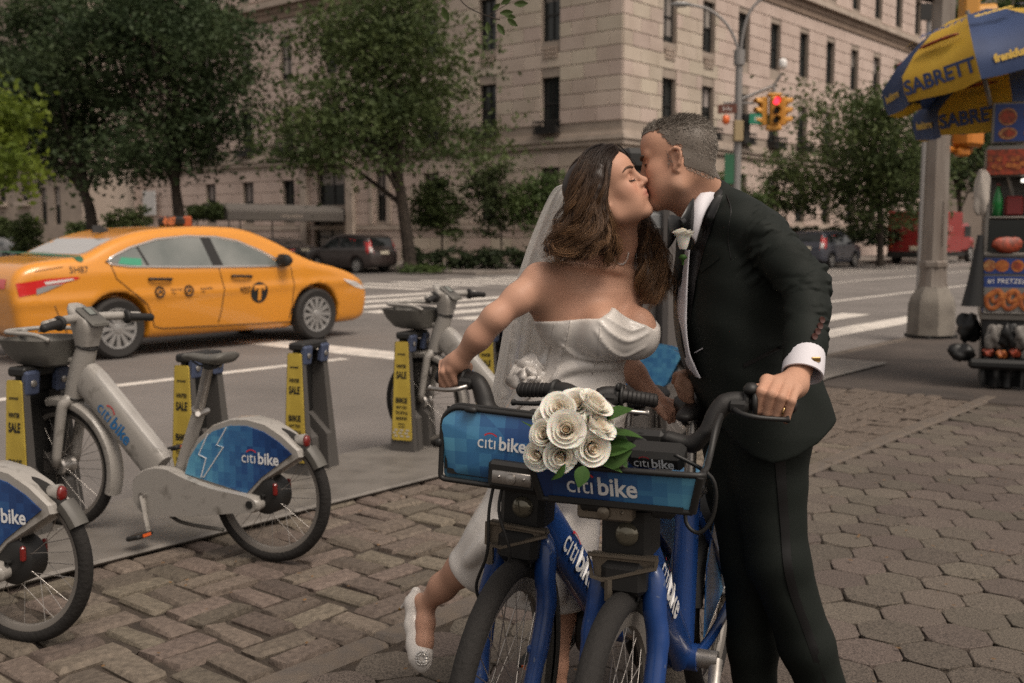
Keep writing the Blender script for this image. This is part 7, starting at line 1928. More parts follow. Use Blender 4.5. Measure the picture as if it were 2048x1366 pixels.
# ---- long wavy hair
HR = np.random.RandomState(5)
def tubes(paths, rads, cols, sides=3):
    """many strands as one mesh; paths (n, m, 3)"""
    P = np.asarray(paths); n, m, _ = P.shape; T = np.gradient(P, axis=1); T /= np.linalg.norm(T, axis=2, keepdims=True)+1e-9
    ref = np.array([.3, -.8, .52]); A = np.cross(T, ref); A /= np.linalg.norm(A, axis=2, keepdims=True)+1e-9; B = np.cross(T, A)
    R = np.asarray(rads)[..., None]
    V = np.stack([P+(A*math.cos(2*PI*k/sides)+B*math.sin(2*PI*k/sides))*R for k in range(sides)], 2).reshape(-1, 3)
    i = np.arange(n)[:, None, None]; j = np.arange(m-1)[None, :, None]; k = np.arange(sides)[None, None, :]
    b = (i*m+j)*sides; F = np.stack([b+k, b+(k+1) % sides, b+sides+(k+1) % sides, b+sides+k], 3).reshape(-1, 4)
    return V, F, np.repeat(np.asarray(cols).reshape(-1, 3), sides, 0)
def resample(P, m):
    P = np.asarray(P); d = np.r_[0, np.cumsum(np.linalg.norm(np.diff(P, axis=0), axis=1))]; t = np.linspace(0, d[-1], m); return np.stack([np.interp(t, d, P[:, i]) for i in range(3)], 1)
guides = [  # picture points with depth, lock radius at root / end, wave, tone of the end
    ([(1208, 304, 2.90), (1172, 316, 2.88), (1152, 352, 2.87), (1145, 400, 2.87), (1138, 445, 2.86), (1116, 478, 2.85), (1100, 497, 2.85)], .020, .018, .012, .8),
    ([(1214, 303, 2.86), (1180, 318, 2.815), (1160, 360, 2.79), (1150, 410, 2.785), (1144, 450, 2.785), (1124, 480, 2.79), (1106, 492, 2.80)], .024, .026, .014, .95),
    ([(1219, 304, 2.84), (1192, 322, 2.795), (1176, 370, 2.772), (1168, 420, 2.768), (1166, 455, 2.77), (1150, 484, 2.775), (1126, 500, 2.785)], .022, .026, .016, 1.0),
    ([(1221, 305, 2.835), (1202, 325, 2.785), (1190, 370, 2.765), (1182, 420, 2.762), (1184, 455, 2.765), (1176, 484, 2.775), (1156, 503, 2.79)], .020, .024, .016, .9),
    ([(1222, 308, 2.83), (1210, 328, 2.785), (1204, 365, 2.768), (1197, 410, 2.764), (1198, 445, 2.77), (1206, 475, 2.79), (1212, 500, 2.815)], .014, .016, .012, .9),
    ([(1221, 314, 2.82), (1216, 340, 2.785), (1212, 372, 2.775), (1207, 405, 2.77), (1212, 432, 2.772), (1226, 470, 2.80), (1232, 508, 2.84)], .008, .009, .008, 1.0),
    ([(1206, 306, 2.95), (1164, 325, 2.95), (1148, 370, 2.95), (1142, 430, 2.94), (1126, 470, 2.92), (1104, 495, 2.90)], .020, .018, .012, .6),
    ([(1192, 425, 2.79), (1186, 452, 2.785), (1166, 474, 2.785), (1138, 484, 2.79), (1112, 500, 2.81), (1092, 498, 2.82)], .020, .020, .018, 1.0),
    ([(1196, 440, 2.79), (1196, 466, 2.785), (1180, 484, 2.79), (1160, 494, 2.80), (1140, 508, 2.81)], .016, .014, .016, 1.0),
    ([(1200, 435, 2.785), (1208, 462, 2.79), (1204, 486, 2.80), (1214, 506, 2.83), (1226, 522, 2.86)], .010, .009, .012, 1.0),
    ([(1224, 303, 2.88), (1244, 312, 2.90), (1258, 328, 2.92), (1264, 350, 2.94)], .009, .008, .003, .1),
    ([(1228, 303, 2.92), (1252, 330, 2.97), (1270, 400, 2.98), (1282, 440, 2.97), (1296, 480, 2.95), (1304, 530, 2.93), (1314, 575, 2.92), (1304, 604, 2.92)], .020, .018, .018, .95),
    ([(1226, 304, 2.95), (1258, 350, 2.99), (1276, 420, 2.99), (1294, 460, 2.97), (1312, 500, 2.96), (1318, 545, 2.95), (1322, 586, 2.94)], .020, .018, .020, 1.0),
    ([(1264, 420, 2.98), (1272, 450, 2.97), (1282, 490, 2.94), (1292, 530, 2.92), (1300, 570, 2.91), (1312, 602, 2.91)], .016, .015, .020, 1.0),
    ([(1272, 440, 2.99), (1290, 480, 2.98), (1304, 520, 2.96), (1324, 540, 2.95), (1326, 575, 2.95), (1308, 600, 2.94)], .014, .012, .018, 1.0),
]
paths = []; rads = []; cols = []; MS = 22
SH = SDF((.02, 2.66, 1.22), (.46, 3.12, 1.76), .004)
SH.ell(TB((-.020, 0, .046)), np.array((.098, .078, .083))*sB, MBh, .01)
SH.ell(TB((.030, 0, .052)), np.array((.066, .066, .068))*sB, MBh, .02)
SH.op(TB((.11, 0, .0))-.15, TB((.11, 0, .0))+.15, lambda X, Y, Z: (lambda q: np.maximum(-(q[0]-.028-.55*np.maximum(q[2]-.05, 0)-.0), q[2]-.102+.25*np.abs(q[1])))([((X-oB[0])*MBh[0, i]+(Y-oB[1])*MBh[1, i]+(Z-oB[2])*MBh[2, i])/sB for i in range(3)])*sB, .012, 's')
dark, mid, lite = np.array((.020, .0115, .008)), np.array((.060, .033, .020)), np.array((.30, .165, .082))
for gi, (pts, r0, r1, wv, tone) in enumerate(guides):
    g = np.array([tuple(at_y(u_, v_, y_-(.022 if y_ < 2.875 else 0))) for u_, v_, y_ in catmull(pts, 8)]); g = resample(g, MS)
    SH.chain(list(g[5::2]), list(np.linspace(r0*.42, r1*.42, len(g[5::2]))), .016)
    ns = int(600*(r0+r1)/.05); t = np.linspace(0, 1, MS)
    for c in range(ns):
        clump = HR.randint(0, 14); cr = np.random.RandomState(gi*31+clump); co = cr.normal(size=3)*.55; 
        o_ = (co+HR.normal(size=3)*.20); o_ /= max(1, np.linalg.norm(o_)/1.12); o_[1] *= .8
        rad = (r0*(1-t)+r1*t)*(1+.5*max(0, cr.normal())*t)
        ph = cr.uniform(0, 6.28)+HR.normal()*.14; fr = cr.uniform(1.5, 2.3)
        w = 1.5*wv*np.clip((t-.3)*1.7, 0, 1); tang = np.gradient(g, axis=0); tang /= np.linalg.norm(tang, axis=1, keepdims=True); sd_ = np.cross(tang, np.array([0, -1., .2])); sd_ /= np.linalg.norm(sd_, axis=1, keepdims=True)+1e-9
        gg_ = g if gi in (0, 5, 9) else resample(g[:max(14, int(MS*min(1.0, cr.uniform(.80, 1.12))))], MS)
        p = gg_+o_[None, :]*rad[:, None]+sd_*(w*np.sin(fr*2*PI*t+ph))[:, None]+np.cross(sd_, tang)*(w*.8*np.cos(fr*2*PI*t+ph))[:, None]
        if HR.rand() < .10: p = p+sd_*(HR.normal()*.022*t**2)[:, None]+np.array([0, 0, 1.])*(HR.normal()*.006*t)[:, None]
        paths.append(p); rads.append(.00052*(1-.75*t**3)*HR.uniform(.7, 1.25))
        hl = cr.uniform(.2, 1.25)*tone; tt = np.clip((t-.18)*1.25, 0, 1)[:, None]
        base = dark*(1-tt)+mid*tt; cols.append(base+(lite-mid)*(hl*tt**1.3)*HR.uniform(.35, 1.1))
V, F, C = tubes(paths, rads, cols)
Vh, Fh = SH.mesh(1); Ch = np.tile(dark*1.0, (len(Vh), 1)); zz = np.clip((1.55-Vh[:, 2:3])/.25, 0, 1); Ch = Ch*(1-zz)+mid*.8*zz
bpart('hair', np.concatenate([V, Vh]), np.concatenate([F, Fh+len(V)]), m_hairB, np.concatenate([C, Ch]))

# ---------------------------------------------------------------- groom
GY = 2.83
MGh, oG = head_frame(1362, 333, 2.846, -1, 19, -11, 9); sG = .935
groom = empty('person', (.62, 2.95, 0), 0, 'grey haired man in dark green tuxedo bending to kiss while holding a handlebar', 'person')
GG_ = Off(groom)
SG = SDF((.26, 2.55, 1.28), (.72, 3.10, 1.82), .0033)
TG = head(SG, MGh, oG, sG, True)
SG.cap(TG((-.03, 0, -.02)), PXY(1425, 425, 2.93), .053, .060, .03); SG.cap(TG((.02, 0, -.055)), PXY(1405, 430, 2.91), .042, .058, .035)
SG.cap(TG((-.01, -.045, -.03)), PXY(1392, 430, 2.87), .016, .014, .02)
V, F = SG.mesh(2)
gG, axG = grip_of(bk2, 1)
wrG = PXY(1588, 768, 2.475)
SK = SDF(gG-.16, gG+np.array([.20, .20, .20]), .0026)
hand(SK, gG, axG, np.array([.15, .2, 1]), np.array([-.1, -1., -.1]), wrG, .018, 1.08)
SK.cap(wrG, PXY(1602, 736, 2.51), .028, .029, .012); SK.cap(wrG, gG+(wrG-gG)*.55+np.array([0, 0, .01]), .030, .028, .02)
V2, F2 = SK.mesh(2)
SR = SDF((.30, 2.85, .95), (.62, 3.35, 1.25), .0033)
wr2 = PXY(1392, 742, 3.08); hb = PXY(1372, 768, 3.06)
SR.cap(wr2, hb, .028, .030, .02)
for i, (a, b, c) in enumerate((((1362, 752), (1356, 770), (1362, 792)), ((1366, 756), (1362, 776), (1368, 798)), ((1372, 762), (1370, 782), (1376, 802)), ((1380, 768), (1380, 788), (1384, 804)))):
    SR.chain([PXY(*a, 3.04-.006*i), PXY(*b, 3.02), PXY(*c, 3.03)], [.0125, .011, .009], .006)
SR.chain([PXY(1368, 748, 3.06), PXY(1354, 752, 3.08), PXY(1348, 764, 3.09)], [.013, .0115, .009], .008)
V3, F3 = SR.mesh(2)
Vg = np.concatenate([V, V2, V3]); Fg = np.concatenate([F, F2+len(V), F3+len(V)+len(V2)])
bpart('body', Vg, Fg, m_skinG, skincol(Vg, (.45, .252, .172), True), root=groom)
for sg in (-1, 1):
    pth = facecurve(SG, TG, [(.104, sg*.014, .038), (.099, sg*.030, .043), (.086, sg*.048, .041)]); n_ = len(pth); mb = MB()
    mb.tube(pth, [.0052*math.sin(PI*(.3+.66*i/n_))+.001 for i in range(n_)], 8, flat=.8); GG_(mb, 'eyebrow', mat('grey_brow', (.09, .065, .05), .8) if sg < 0 else MATS['grey_brow'], smooth=3)
    mb = MB(); mb.tube(facecurve(SG, TG, [(.099, sg*.020, .0165), (.0975, sg*.031, .0145), (.089, sg*.045, .016)]), .0017, 6); GG_(mb, 'eyelashes', m_lash, smooth=3)
# short grey hair on the scalp
n0 = 20000; q = HR.normal(size=(n0*3, 3)); q /= np.linalg.norm(q, axis=1, keepdims=True); q = q*np.array((.11, .085, .10))+np.array((-.008, 0, .05))
x, y, z = q.T
line = np.where(x > .035, .088+(.09-x)*.10-.0*np.abs(y), np.where(x > .0, .030+(x)*1.55, -.015-(-x)*.50))   # hairline: forehead, temple, sideburn, nape
tem = (np.abs(y) > .045) & (x > .02) & (x < .06)
keep = (z > line) & ~(tem & (z < .075)); keep &= ~((x > .055) & (z < .098))
sb_ = (np.abs(x-.014) < .012) & (np.abs(y) > .05) & (z > -.012) & (z < .04)
keep |= sb_
keep &= ~((x < .012) & (x > -.014) & (np.abs(z-.002) < .036) & (np.abs(y) > .05) & ~sb_)
q = q[keep][:n0]; P0 = SG.project(np.array([TG(p) for p in q]), 8, 0.0); q = (P0-oG) @ MGh/sG; ke_ = ~((np.abs(q[:, 1]) > .0755) & (q[:, 0] < .03) & (q[:, 0] > -.026) & (q[:, 2] < .042)); P0, q = P0[ke_], q[ke_]; N0 = SG.grad(P0)
top = np.clip((q[:, 2]-.07)/.05, 0, 1)
dl = np.stack([-.75+.0*top, .0*top, -.55+.95*top], 1); dl[:, 0] += np.where(q[:, 0] > .05, .55, 0); dl[:, 2] += np.where(q[:, 0] > .05, .55, 0)
D0 = dl @ MGh.T; D0 = D0-N0*(D0*N0).sum(1, keepdims=True)*.9; D0 /= np.linalg.norm(D0, axis=1, keepdims=True)
L = (.006+.009*top+.004*HR.rand(len(q)))*np.where(q[:, 2] < .0, .7, 1); lift = .22+.22*top
D0 = D0+HR.normal(size=D0.shape)*.22
t = np.linspace(0, 1, 4)[None, :, None]
Pp = P0[:, None, :]+(N0[:, None, :]*lift[:, None, None]*(t-.28*t*t)+D0[:, None, :]*t)*L[:, None, None]-N0[:, None, :]*.001
hc = np.array((.075, .060, .048)); gr = np.array((.46, .42, .37)); w = np.clip(HR.beta(.8, 1.8, len(q))+.25*np.clip((.05-q[:, 2])/.08, 0, 1)-.15*top, 0, 1)[:, None]
cl = np.repeat((hc*(1-w)+gr*w)[:, None, :], 4, 1)*np.array([.7, .95, 1.05, 1.1])[None, :, None]
V, F, C = tubes(Pp, np.repeat(np.array([[.00048, .00048, .0004, .00015]]), len(q), 0), cl)
# scalp cap under the hairs
Vc, Fc = SG.mesh(2); qc = (Vc-oG) @ MGh/sG; xc, yc, zc = qc.T
lc = .004+np.where(xc > .035, .092+(.09-xc)*.10, np.where(xc > .0, .034+xc*1.55, -.012+xc*.50)); kc = (zc > lc) & (zc > -.05) & ~((np.abs(yc) > .045) & (xc > .02) & (xc < .06) & (zc < .078)) & ~((xc > .055) & (zc < .10)) & ~((np.abs(yc) > .074) & (zc < .042) & (xc < .026) & (xc > -.022))
fk = kc[Fc].all(1); Ncap = SG.grad(Vc); used = np.unique(Fc[fk]); rm = -np.ones(len(Vc), int); rm[used] = np.arange(len(used))
Vcap = Vc[used]+Ncap[used]*.0018; Fcap = rm[Fc[fk]]
bpart('hair', np.concatenate([V, Vcap]), np.concatenate([F, Fcap+len(V)]), m_hairG, np.concatenate([C, np.tile(np.array((.115, .096, .080)), (len(Vcap), 1))]), root=groom)

# ---- jacket
SJ = SDF((.36, 2.50, .80), (.88, 3.30, 1.66), .0044)
YJ = 2.92
JL = [(368, 1408, 1462, .085), (392, 1394, 1490, .12), (430, 1380, 1550, .17), (490, 1366, 1590, .205), (560, 1358, 1600, .205), (640, 1360, 1606, .20), (720, 1374, 1622, .195), (790, 1390, 1650, .205), (850, 1405, 1675, .212), (915, 1415, 1680, .212)]
lv = []
for v, a, b, ry in JL:
    c = PXY((a+b)/2, v, YJ+.02); lv.append((c[2], c[0], c[1], (b-a)/2*YJ/F_PX*.99, ry))
stack(SJ, lv, (-.97, -.20, 0), .02, pw=2.8)
JP = [(1421, 352), (1440, 364), (1490, 388), (1548, 424), (1596, 500), (1612, 640), (1628, 730), (1648, 790), (1658, 832), (1612, 872), (1565, 895), (1522, 908), (1488, 898), (1460, 876), (1430, 838), (1405, 790), (1386, 745), (1372, 690), (1360, 630), (1354, 560), (1362, 512), (1378, 450), (1398, 395)]
jp = [(at_y(u, v, 2.86).x, at_y(u, v, 2.86).z) for u, v in JP]
def jfn(X, Y, Z):
    d2 = poly_sdf((X+0*Z)[:, 0, :], (Z+0*X)[:, 0, :], jp); return d2[:, None, :]+0*Y
SJ.op(SJ.lo, SJ.lo+SJ.n*SJ.h, jfn, .005, 'i')
# collar and shoulders
SJ.chain([PXY(1440, 374, 2.95), PXY(1440, 384, 2.875), PXY(1432, 404, 2.835), PXY(1416, 434, 2.81)], [.022, .024, .021, .014], .015)
slv = [(PXY(1484, 450, 2.80), .062), (PXY(1526, 476, 2.755), .063), (PXY(1572, 524, 2.70), .058), (PXY(1612, 576, 2.655), .053), (PXY(1616, 622, 2.615), .051), (PXY(1611, 682, 2.565), .0495), (PXY(1606, 722, 2.53), .050)]
SJ.chain([p for p, _ in slv], [r for _, r in slv], .022)
SJ.cap(PXY(1462, 432, 2.87), slv[0][0], .050, .066, .03)
# far arm
SJ.chain([PXY(1450, 462, 3.10), PXY(1478, 600, 3.18), PXY(1410, 718, 3.11)], [.07, .055, .05], .03)
SJ.cap(PXY(1603, 748, 2.515), PXY(1598, 790, 2.49), .049, .058, .004, 's')
V, F = SJ.mesh(2); N_ = vnorm(V, F)
# creases: rings round the bent arm, a few long pulls across the body
A_ = np.array([p for p, _ in slv]); seg = np.r_[0, np.cumsum(np.linalg.norm(np.diff(A_, axis=0), axis=1))]
tt = np.linspace(0, seg[-1], 60); pc_ = np.stack([np.interp(tt, seg, A_[:, i]) for i in range(3)], 1)
dd = np.linalg.norm(V[:, None, :]-pc_[None, ::2, :], axis=2); ii = dd.argmin(1); dm = dd.min(1); al = tt[::2][ii]
arm = np.clip((.115-dm)/.03, 0, 1); tg = np.gradient(pc_, axis=0)[::2][ii]; tg /= np.linalg.norm(tg, axis=1, keepdims=True); rv = V-pc_[::2][ii]
an = np.arctan2((rv*np.cross(tg, [0, 0, 1.])).sum(1), rv[:, 2])
fr_ = np.random.RandomState(12); dis = np.zeros(len(V))
for q_ in range(30):
    a0_ = fr_.choice([fr_.normal(.29, .055), fr_.normal(.12, .05), fr_.uniform(.05, .55)], p=(.6, .25, .15)); c0_ = fr_.uniform(-3, 3); sl_ = fr_.uniform(-.055, .055); wd_ = fr_.uniform(.006, .013); am_ = fr_.uniform(.003, .0075)*(1 if fr_.rand() < .7 else -.8)
    da_ = (an-c0_+PI) % (2*PI)-PI; dis += am_*np.exp(-((al-a0_-sl_*da_)/wd_)**2)*np.exp(-(da_/fr_.uniform(.5, 1.1))**2)
dis *= arm
xx_, zz_2 = V[:, 0], V[:, 2]
dis += (1-arm)*.0035*np.sin(34*(xx_*.8+zz_2*1.1)+3*np.sin(9*zz_2)+1.0)*np.exp(-((zz_2-1.13)/.16)**2)
dis += .0015*np.sin(41*xx_+23*V[:, 1]+31*zz_2+2*np.sin(17*zz_2))
V = V+N_*dis[:, None]
bpart('jacket', V, F, m_suit, root=groom)
def gdec(Sx, poly, name, m, off=.0035, par=None, **k):
    mb_o = decal_px(Sx, poly, name, m, None, off, **k); mb_o.parent = groom; mb_o.matrix_parent_inverse = Matrix.Translation(-groom.location); KIDS.setdefault(groom.name, []).append(mb_o); return mb_o
def gtube(Sx, pts, r, name, m, off=.002, n=6, flat=1.0, sides=8):
    mb = MB(); mb.tube([tuple(p) for p in to_cam(px_on(Sx, pxv(pts, n)), off)], r, sides, flat=flat); return GG_(mb, name, m, smooth=3)
# shirt collar band, front strip, bow tie
SC = SDF((.40, 2.62, 1.38), (.62, 3.12, 1.66), .004)
SC.chain([PXY(1430, 360, 3.0), PXY(1422, 364, 2.90)], [.05, .05], .02)
mb = MB(); cl_o = [(1441, 362), (1424, 365), (1404, 386), (1389, 412), (1379, 440), (1374, 462)]; cl_i = [(1450, 376), (1438, 384), (1417, 406), (1405, 428), (1396, 455), (1388, 480)]
yo = [2.875, 2.825, 2.792, 2.778, 2.778, 2.79]; yi = [2.865, 2.81, 2.775, 2.765, 2.768, 2.78]
yo = [2.93, 2.862, 2.812, 2.79, 2.783, 2.79]; yi = [2.915, 2.845, 2.795, 2.77, 2.77, 2.78]
co_ = [at_y(*p[:2], p[2]) for p in catmull([(*a, y) for a, y in zip(cl_o, yo)], 5)]; ci_ = [at_y(*p[:2], p[2]) for p in catmull([(*a, y) for a, y in zip(cl_i, yi)], 5)]
mb.loft([[a+Vector((.004, .05, 0.004)), a+Vector((0, .02, .003)), a, a.lerp(b, .5)+Vector((0, -.004, 0)), b, b+Vector((.006, .03, -.01))] for a, b in zip(co_, ci_)], closed=False, caps=False); o = GG_(mb, 'shirt_collar', m_shirt, smooth=3); md = o.modifiers.new('t', 'SOLIDIFY'); md.thickness = .003
def strip(name, m, left, right, y, yb, bulge=.004):
    L_ = catmull(left, 6); R_ = catmull(right, 6); rows = []
    for a, b in zip(L_, R_):
        rows.append([at_y(a[0]*(1-g)+b[0]*g, a[1]*(1-g)+b[1]*g, y+(yb-y)*(1-g)-bulge*math.sin(PI*g)) for g in (0, .25, .5, .75, 1)])
    mb = MB(); mb.loft(rows, closed=False, caps=False); o = GG_(mb, name, m, smooth=3); md = o.modifiers.new('t', 'SOLIDIFY'); md.thickness = .004; return o
strip('shirt_front', m_shirt, [(1372, 500), (1366, 545), (1358, 590), (1357, 625), (1366, 680), (1374, 725), (1392, 752)], [(1380, 500), (1376, 560), (1374, 620), (1374, 660), (1380, 705), (1392, 735), (1402, 756)], 2.84, 2.93, .006)
strip('far_lapel', m_lapel, [(1368, 505), (1358, 545), (1350, 590), (1350, 640), (1357, 690), (1372, 735), (1392, 762)], [(1376, 505), (1369, 550), (1363, 600), (1364, 650), (1371, 700), (1384, 735), (1398, 758)], 2.90, 2.98, .0)
gdec(SJ, [(1436, 366), (1418, 386), (1404, 420), (1394, 452), (1412, 452), (1424, 420), (1446, 384)], 'jacket_collar', m_lapel, .003)
gdec(SJ, [(1400, 428), (1388, 466), (1378, 512), (1373, 570), (1371, 640), (1380, 645), (1392, 560), (1410, 492), (1424, 452), (1446, 390), (1428, 396)], 'lapel', m_lapel, .005)
gdec(SJ, [(1396, 534), (1434, 505), (1440, 516), (1402, 546)], 'breast_pocket', m_suit, .0035, step=4)
gdec(SJ, [(1486, 728), (1562, 690), (1566, 696), (1488, 736)], 'pocket_welt', m_lapel, .0035, step=4)
gtube(SJ, [(1389, 706), (1396, 702), (1405, 697)], .0016, 'buttonhole', m_shirt, .002)
gtube(SJ, [(1452, 388), (1462, 420), (1456, 470), (1462, 520)], .0013, 'armhole_seam', m_lapel, .0)
for i, (u, v) in enumerate(((1647, 640), (1643, 652), (1638, 663), (1632, 673))):
    p = to_cam(px_on(SJ, [(u-3, v)]), .003)[0]; mb = MB(); mb.lathe([(.0001, -.002), (.0075, -.002), (.0085, 0), (.0075, .003), (.005, .002), (.0001, .002)], p, (.35, -1, .1), 14); GG_(mb, 'cuff_button', m_btn, smooth=.8)
# shirt cuff with link
mb = MB(); a, b = PXY(1610, 716, 2.53), PXY(1605, 747, 2.505); ax_ = Vector(b-a).normalized(); L_ = (Vector(b)-Vector(a)).length
mb.lathe([(.046, -.02), (.049, L_*.5), (.049, L_*1.05), (.046, L_*1.08), (.044, L_*.9), (.040, 0)], a, ax_, 30); GG_(mb, 'shirt_cuff', m_shirt, smooth=.8)
mb = MB(); mb.box(at_y(1632, 719, 2.475), (.022, .006, .012), bev=.002); GG_(mb, 'cufflink', m_gold, smooth=.5)
mb = MB(); c_ = at_y(1362, 446, 2.735)
for sgn in (-1, 1):
    rows = []
    for t_x, h, d_ in ((0, .012, .010), (.02, .020, .016), (.045, .030, .018), (.066, .034, .012), (.072, .030, .004)):
        rows.append([c_+Vector((sgn*t_x*.55, sgn*t_x*.55-.0, sgn*t_x*.35+.0))+Vector((0, -d_*math.cos(q)*.6, h*1.25*math.sin(q))) for q in [2*PI*i/14 for i in range(14)]])
    mb.loft(rows)
mb.lathe([(.001, -.012), (.013, -.008), (.013, .008), (.001, .012)], c_, (.6, .6, .3), 12); GG_(mb, 'bow_tie', m_lapel, smooth=.9)
# ---- trousers and shoes
ST = SDF((.40, 2.60, -.02), (.98, 3.25, 1.06), .006)
n1 = [(1534, 860, 2.90, .115), (1538, 960, 2.89, .099), (1556, 1120, 2.86, .082), (1612, 1290, 2.86, .076), (1662, 1420, 2.88, .066), (1684, 1490, 2.89, .064)]
n2 = [(1490, 860, 3.0, .120), (1488, 980, 3.0, .104), (1502, 1130, 3.0, .080), (1508, 1290, 3.02, .070), (1514, 1420, 3.03, .064), (1518, 1480, 3.03, .062)]
for n_ in (n1, n2): ST.chain([PXY(u, v, y) for u, v, y, r in n_], [r for *_, r in n_], .03)
ST.cap(PXY(1540, 870, 2.90), PXY(1490, 870, 3.0), .11, .11, .04)
V, F = ST.mesh(2); N_ = vnorm(V, F)
V = V+N_*(.004*np.sin(27*V[:, 2]+30*V[:, 0]+2*np.sin(11*V[:, 2]))*np.clip((.62-V[:, 2])*3, 0.15, 1))[:, None]
bpart('trousers', V, F, m_suit, root=groom)
l_ = to_cam(px_on(ST, pxv([(1548, 900), (1560, 1040), (1572, 1160), (1616, 1290), (1652, 1400)], 8)), .003); r_ = to_cam(px_on(ST, pxv([(1570, 900), (1578, 1040), (1590, 1160), (1634, 1290), (1670, 1400)], 8)), .003)
mb = MB(); mb.loft([[a, (a+b)/2+np.array([0, -.002, 0]), b] for a, b in zip(l_, r_)], closed=False, caps=False); GG_(mb, 'satin_stripe', m_lapel, smooth=3)
for a in (PXY(1664, 1500, 2.88), PXY(1518, 1500, 3.03)):
    Sx = SDF((a[0]-.30, a[1]-.2, -.01), (a[0]+.15, a[1]+.15, .2), .006); z0 = .045
    Sx.chain([np.array([a[0]+.03, a[1], z0]), np.array([a[0]-.08, a[1]-.02, z0-.004]), np.array([a[0]-.20, a[1]-.05, z0-.012])], [.042, .044, .032], .02); Sx.cap(np.array([a[0]+.02, a[1], .12]), np.array([a[0]+.02, a[1], .05]), .04, .042, .02)
    V, F = Sx.mesh(2); bpart('shoe', V, F, m_shoeB, root=groom)
mb = MB(); mb.torus(gG+np.array(axG)*.012+np.array([0, -.033, -.008]), .0105, .0022, axG, 20, 6); GG_(mb, 'wedding_ring', m_gold, smooth=3)

n_ = m_petal.node_tree.nodes; l_ = m_petal.node_tree.links; t_ = n_.new('ShaderNodeBsdfTranslucent'); x_ = n_.new('ShaderNodeMixShader'); x_.inputs[0].default_value = .28
l_.new(n_['Principled BSDF'].inputs['Base Color'].links[0].from_socket, t_.inputs['Color']); l_.new(n_['Principled BSDF'].outputs[0], x_.inputs[1]); l_.new(t_.outputs[0], x_.inputs[2]); l_.new(x_.outputs[0], n_['Material Output'].inputs['Surface'])
# ---------------------------------------------------------------- roses
def petal_mesh(w, h, cup, curl, tint):
    V = []; C = []; n, m = 9, 8
    for j in range(m):
        t = j/(m-1)
        for i in range(n):
            a = (i/(n-1)-.5)*2; wid = w*(.30+.70*math.sin(PI*min(1, .12+.62*t)))*(1-.12*t*a*a)
            ang = a*wid/cup; r_ = cup*(.45+.55*t**.7); out = curl*max(0, t-.62)**1.6*(1+.4*abs(a))
            V.append(((r_+out)*math.cos(ang), (r_+out)*math.sin(ang), h*t*(1-.10*a*a*t)-out*.45)); C.append(np.array(tint)*(1-.0*t))
    F = [(j*n+i, j*n+i+1, (j+1)*n+i+1, (j+1)*n+i) for j in range(m-1) for i in range(n-1)]
    return mesh_np('petal', V, F, [m_petal], smooth=3, col=np.array(C))
PET = [petal_mesh(.009, .033, .003, .001, (.82, .72, .58)), petal_mesh(.014, .0345, .0065, .003, (.85, .77, .65)), petal_mesh(.020, .035, .0105, .007, (.87, .81, .71)), petal_mesh(.025, .0345, .0148, .013, (.88, .84, .76)), petal_mesh(.029, .033, .019, .024, (.88, .85, .78))]
mb = MB(); mb.lathe([(.004, .010), (.005, .020), (.004, .026), (.001, .029)], n=10); BUD = bpy.data.meshes.new('bud'); BUD.from_pydata(mb.v, [], mb.f); BUD.materials.append(mat('rose_heart', (.78, .67, .52), .6)); BUD.polygons.foreach_set('use_smooth', [True]*len(BUD.polygons))
def rose(par, c, nrm, r, lock=None, open_=1.0, seed=0):
    rs = np.random.RandomState(seed); nn_ = Vector(nrm).normalized(); q = nn_.to_track_quat('Z', 'Y').to_matrix().to_4x4(); k_ = r/.030
    root = link('rose', None, par); root.matrix_local = Matrix.Translation(c) @ q @ Matrix.Diagonal((k_, k_, k_, 1)) @ Matrix.Translation((0, 0, -.028))
    link('bud', BUD, root)
    for L_, (me_, n_p) in enumerate(zip(PET, (3, 5, 6, 7, 7))):
        for i in range(n_p):
            o = link('petal', me_, root); s_ = rs.uniform(.93, 1.07); tilt = rs.uniform(-.06, .06)+(.035*L_*open_ if L_ > 1 else 0)
            o.matrix_local = Matrix.Rotation(2*PI*i/n_p+L_*.6+rs.uniform(-.12, .12), 4, 'Z') @ Matrix.Rotation(tilt, 4, 'Y') @ Matrix.Diagonal((s_, s_, s_*rs.uniform(.95, 1.06), 1))
    return root
QY = 2.185
bq_c = at_y(1140, 890, QY+.06); bq = empty('bouquet', bq_c, 0, 'bouquet of cream white roses with green leaves lying in the front basket', 'bouquet')
RS = [(1132, 858, 31, -.035), (1187, 897, 30, -.03), (1121, 914, 27, -.03), (1074, 912, 25, -.01), (1088, 868, 28, -.01), (1118, 816, 29, .01), (1152, 806, 28, .02), (1194, 803, 31, .03), (1200, 848, 31, .0)]
q_ = np.random.RandomState(8)
while len(RS) < 30:   # fill the dome with more blooms behind the front ones
    a_, b_ = q_.uniform(0, 6.28), math.sqrt(q_.uniform(0, 1)); u_, v_ = 1142+74*b_*math.cos(a_), 862+68*b_*math.sin(a_)
    RS.append((u_, v_, q_.uniform(22, 27), .012+.04*b_*b_))
for i, (u, v, r, dy) in enumerate(RS):
    p = at_y(u, v, QY+.02+dy); nrm = (p-at_y(1138, 880, QY+.13)); nrm.y -= .02
    if i in (7, 8): nrm = Vector((.55, -.35, .75))
    rose(bq, p-bq_c, nrm, r*QY/F_PX*1.34, seed=40+i)
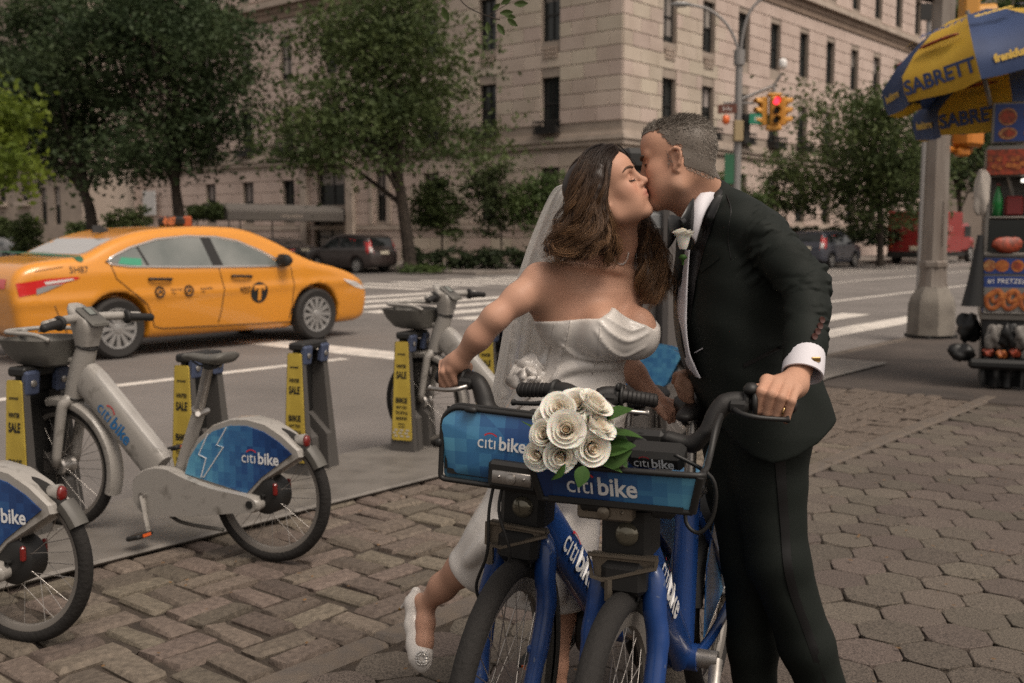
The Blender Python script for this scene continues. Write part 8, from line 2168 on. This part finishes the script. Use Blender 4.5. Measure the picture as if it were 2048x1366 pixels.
def leafobj(par, c, d, w, L_, base, bend=.15):
    d = Vector(d).normalized(); w = (Vector(w)-d*Vector(w).dot(d)).normalized(); nn_ = d.cross(w); rows = []
    for i in range(9):
        f = i/8; wd = L_*.36*math.sin(PI*min(.985, .05+.93*f**.85))
        rows.append([c+d*L_*f+w*wd*q+nn_*(abs(q)*wd*.25-bend*L_*f*f) for q in (-1, -.5, 0, .5, 1)])
    mb = MB(); mb.loft(rows, closed=False, caps=False); mb.v = [tuple(Vector(p)-base) for p in mb.v]; return mb.build('leaf', m_rleaf, par, smooth=3)
for (u0, v0, u1, v1, dy, tw_a) in ((1205, 840, 1262, 812, .03, .4), (1212, 870, 1284, 866, .02, 1.3), (1205, 905, 1268, 885, .0, .2), (1200, 920, 1262, 905, -.01, .0), (1195, 925, 1245, 938, .0, .5), (1130, 928, 1108, 962, -.05, .1), (1168, 932, 1158, 974, -.06, .0), (1085, 855, 1040, 848, .03, 1.2), (1190, 860, 1262, 880, .04, .3), (1210, 880, 1260, 930, .01, .2)):
    a = at_y(u0, v0, QY+.03+dy); b = at_y(u1, v1, QY+.01+dy); leafobj(bq, a, b-a, Vector((math.cos(tw_a)*-(b-a).z, .6*math.sin(tw_a), math.cos(tw_a)*(b-a).x)) if (b-a).length else (0, 1, 0), (b-a).length, bq_c)
mb = MB()
for q in range(7): mb.tube([at_y(1140+6*q-18, 880, QY+.09), at_y(1150+5*q-15, 985, QY+.13)], .004, 6)
mb.v = [tuple(Vector(p)-bq_c) for p in mb.v]; mb.build('stems', m_rleaf, bq)
bp = at_y(1366, 498, 2.69); bt_ = empty('boutonniere', bp, 0, 'single white rose pinned to the groom lapel', 'flower')
r_ = rose(bt_, Vector((0, 0, .022)), (-.12, -.50, 1), .068, seed=77, open_=.3); r_.matrix_local = r_.matrix_local @ Matrix.Diagonal((1, 1, 1.45, 1))
mb = MB(); mb.lathe([(.003, -.040), (.004, -.028), (.012, -.022), (.006, -.014)], (0, 0, .0), (0, .05, 1), 10); mb.build('stem', m_rleaf, bt_, smooth=3)
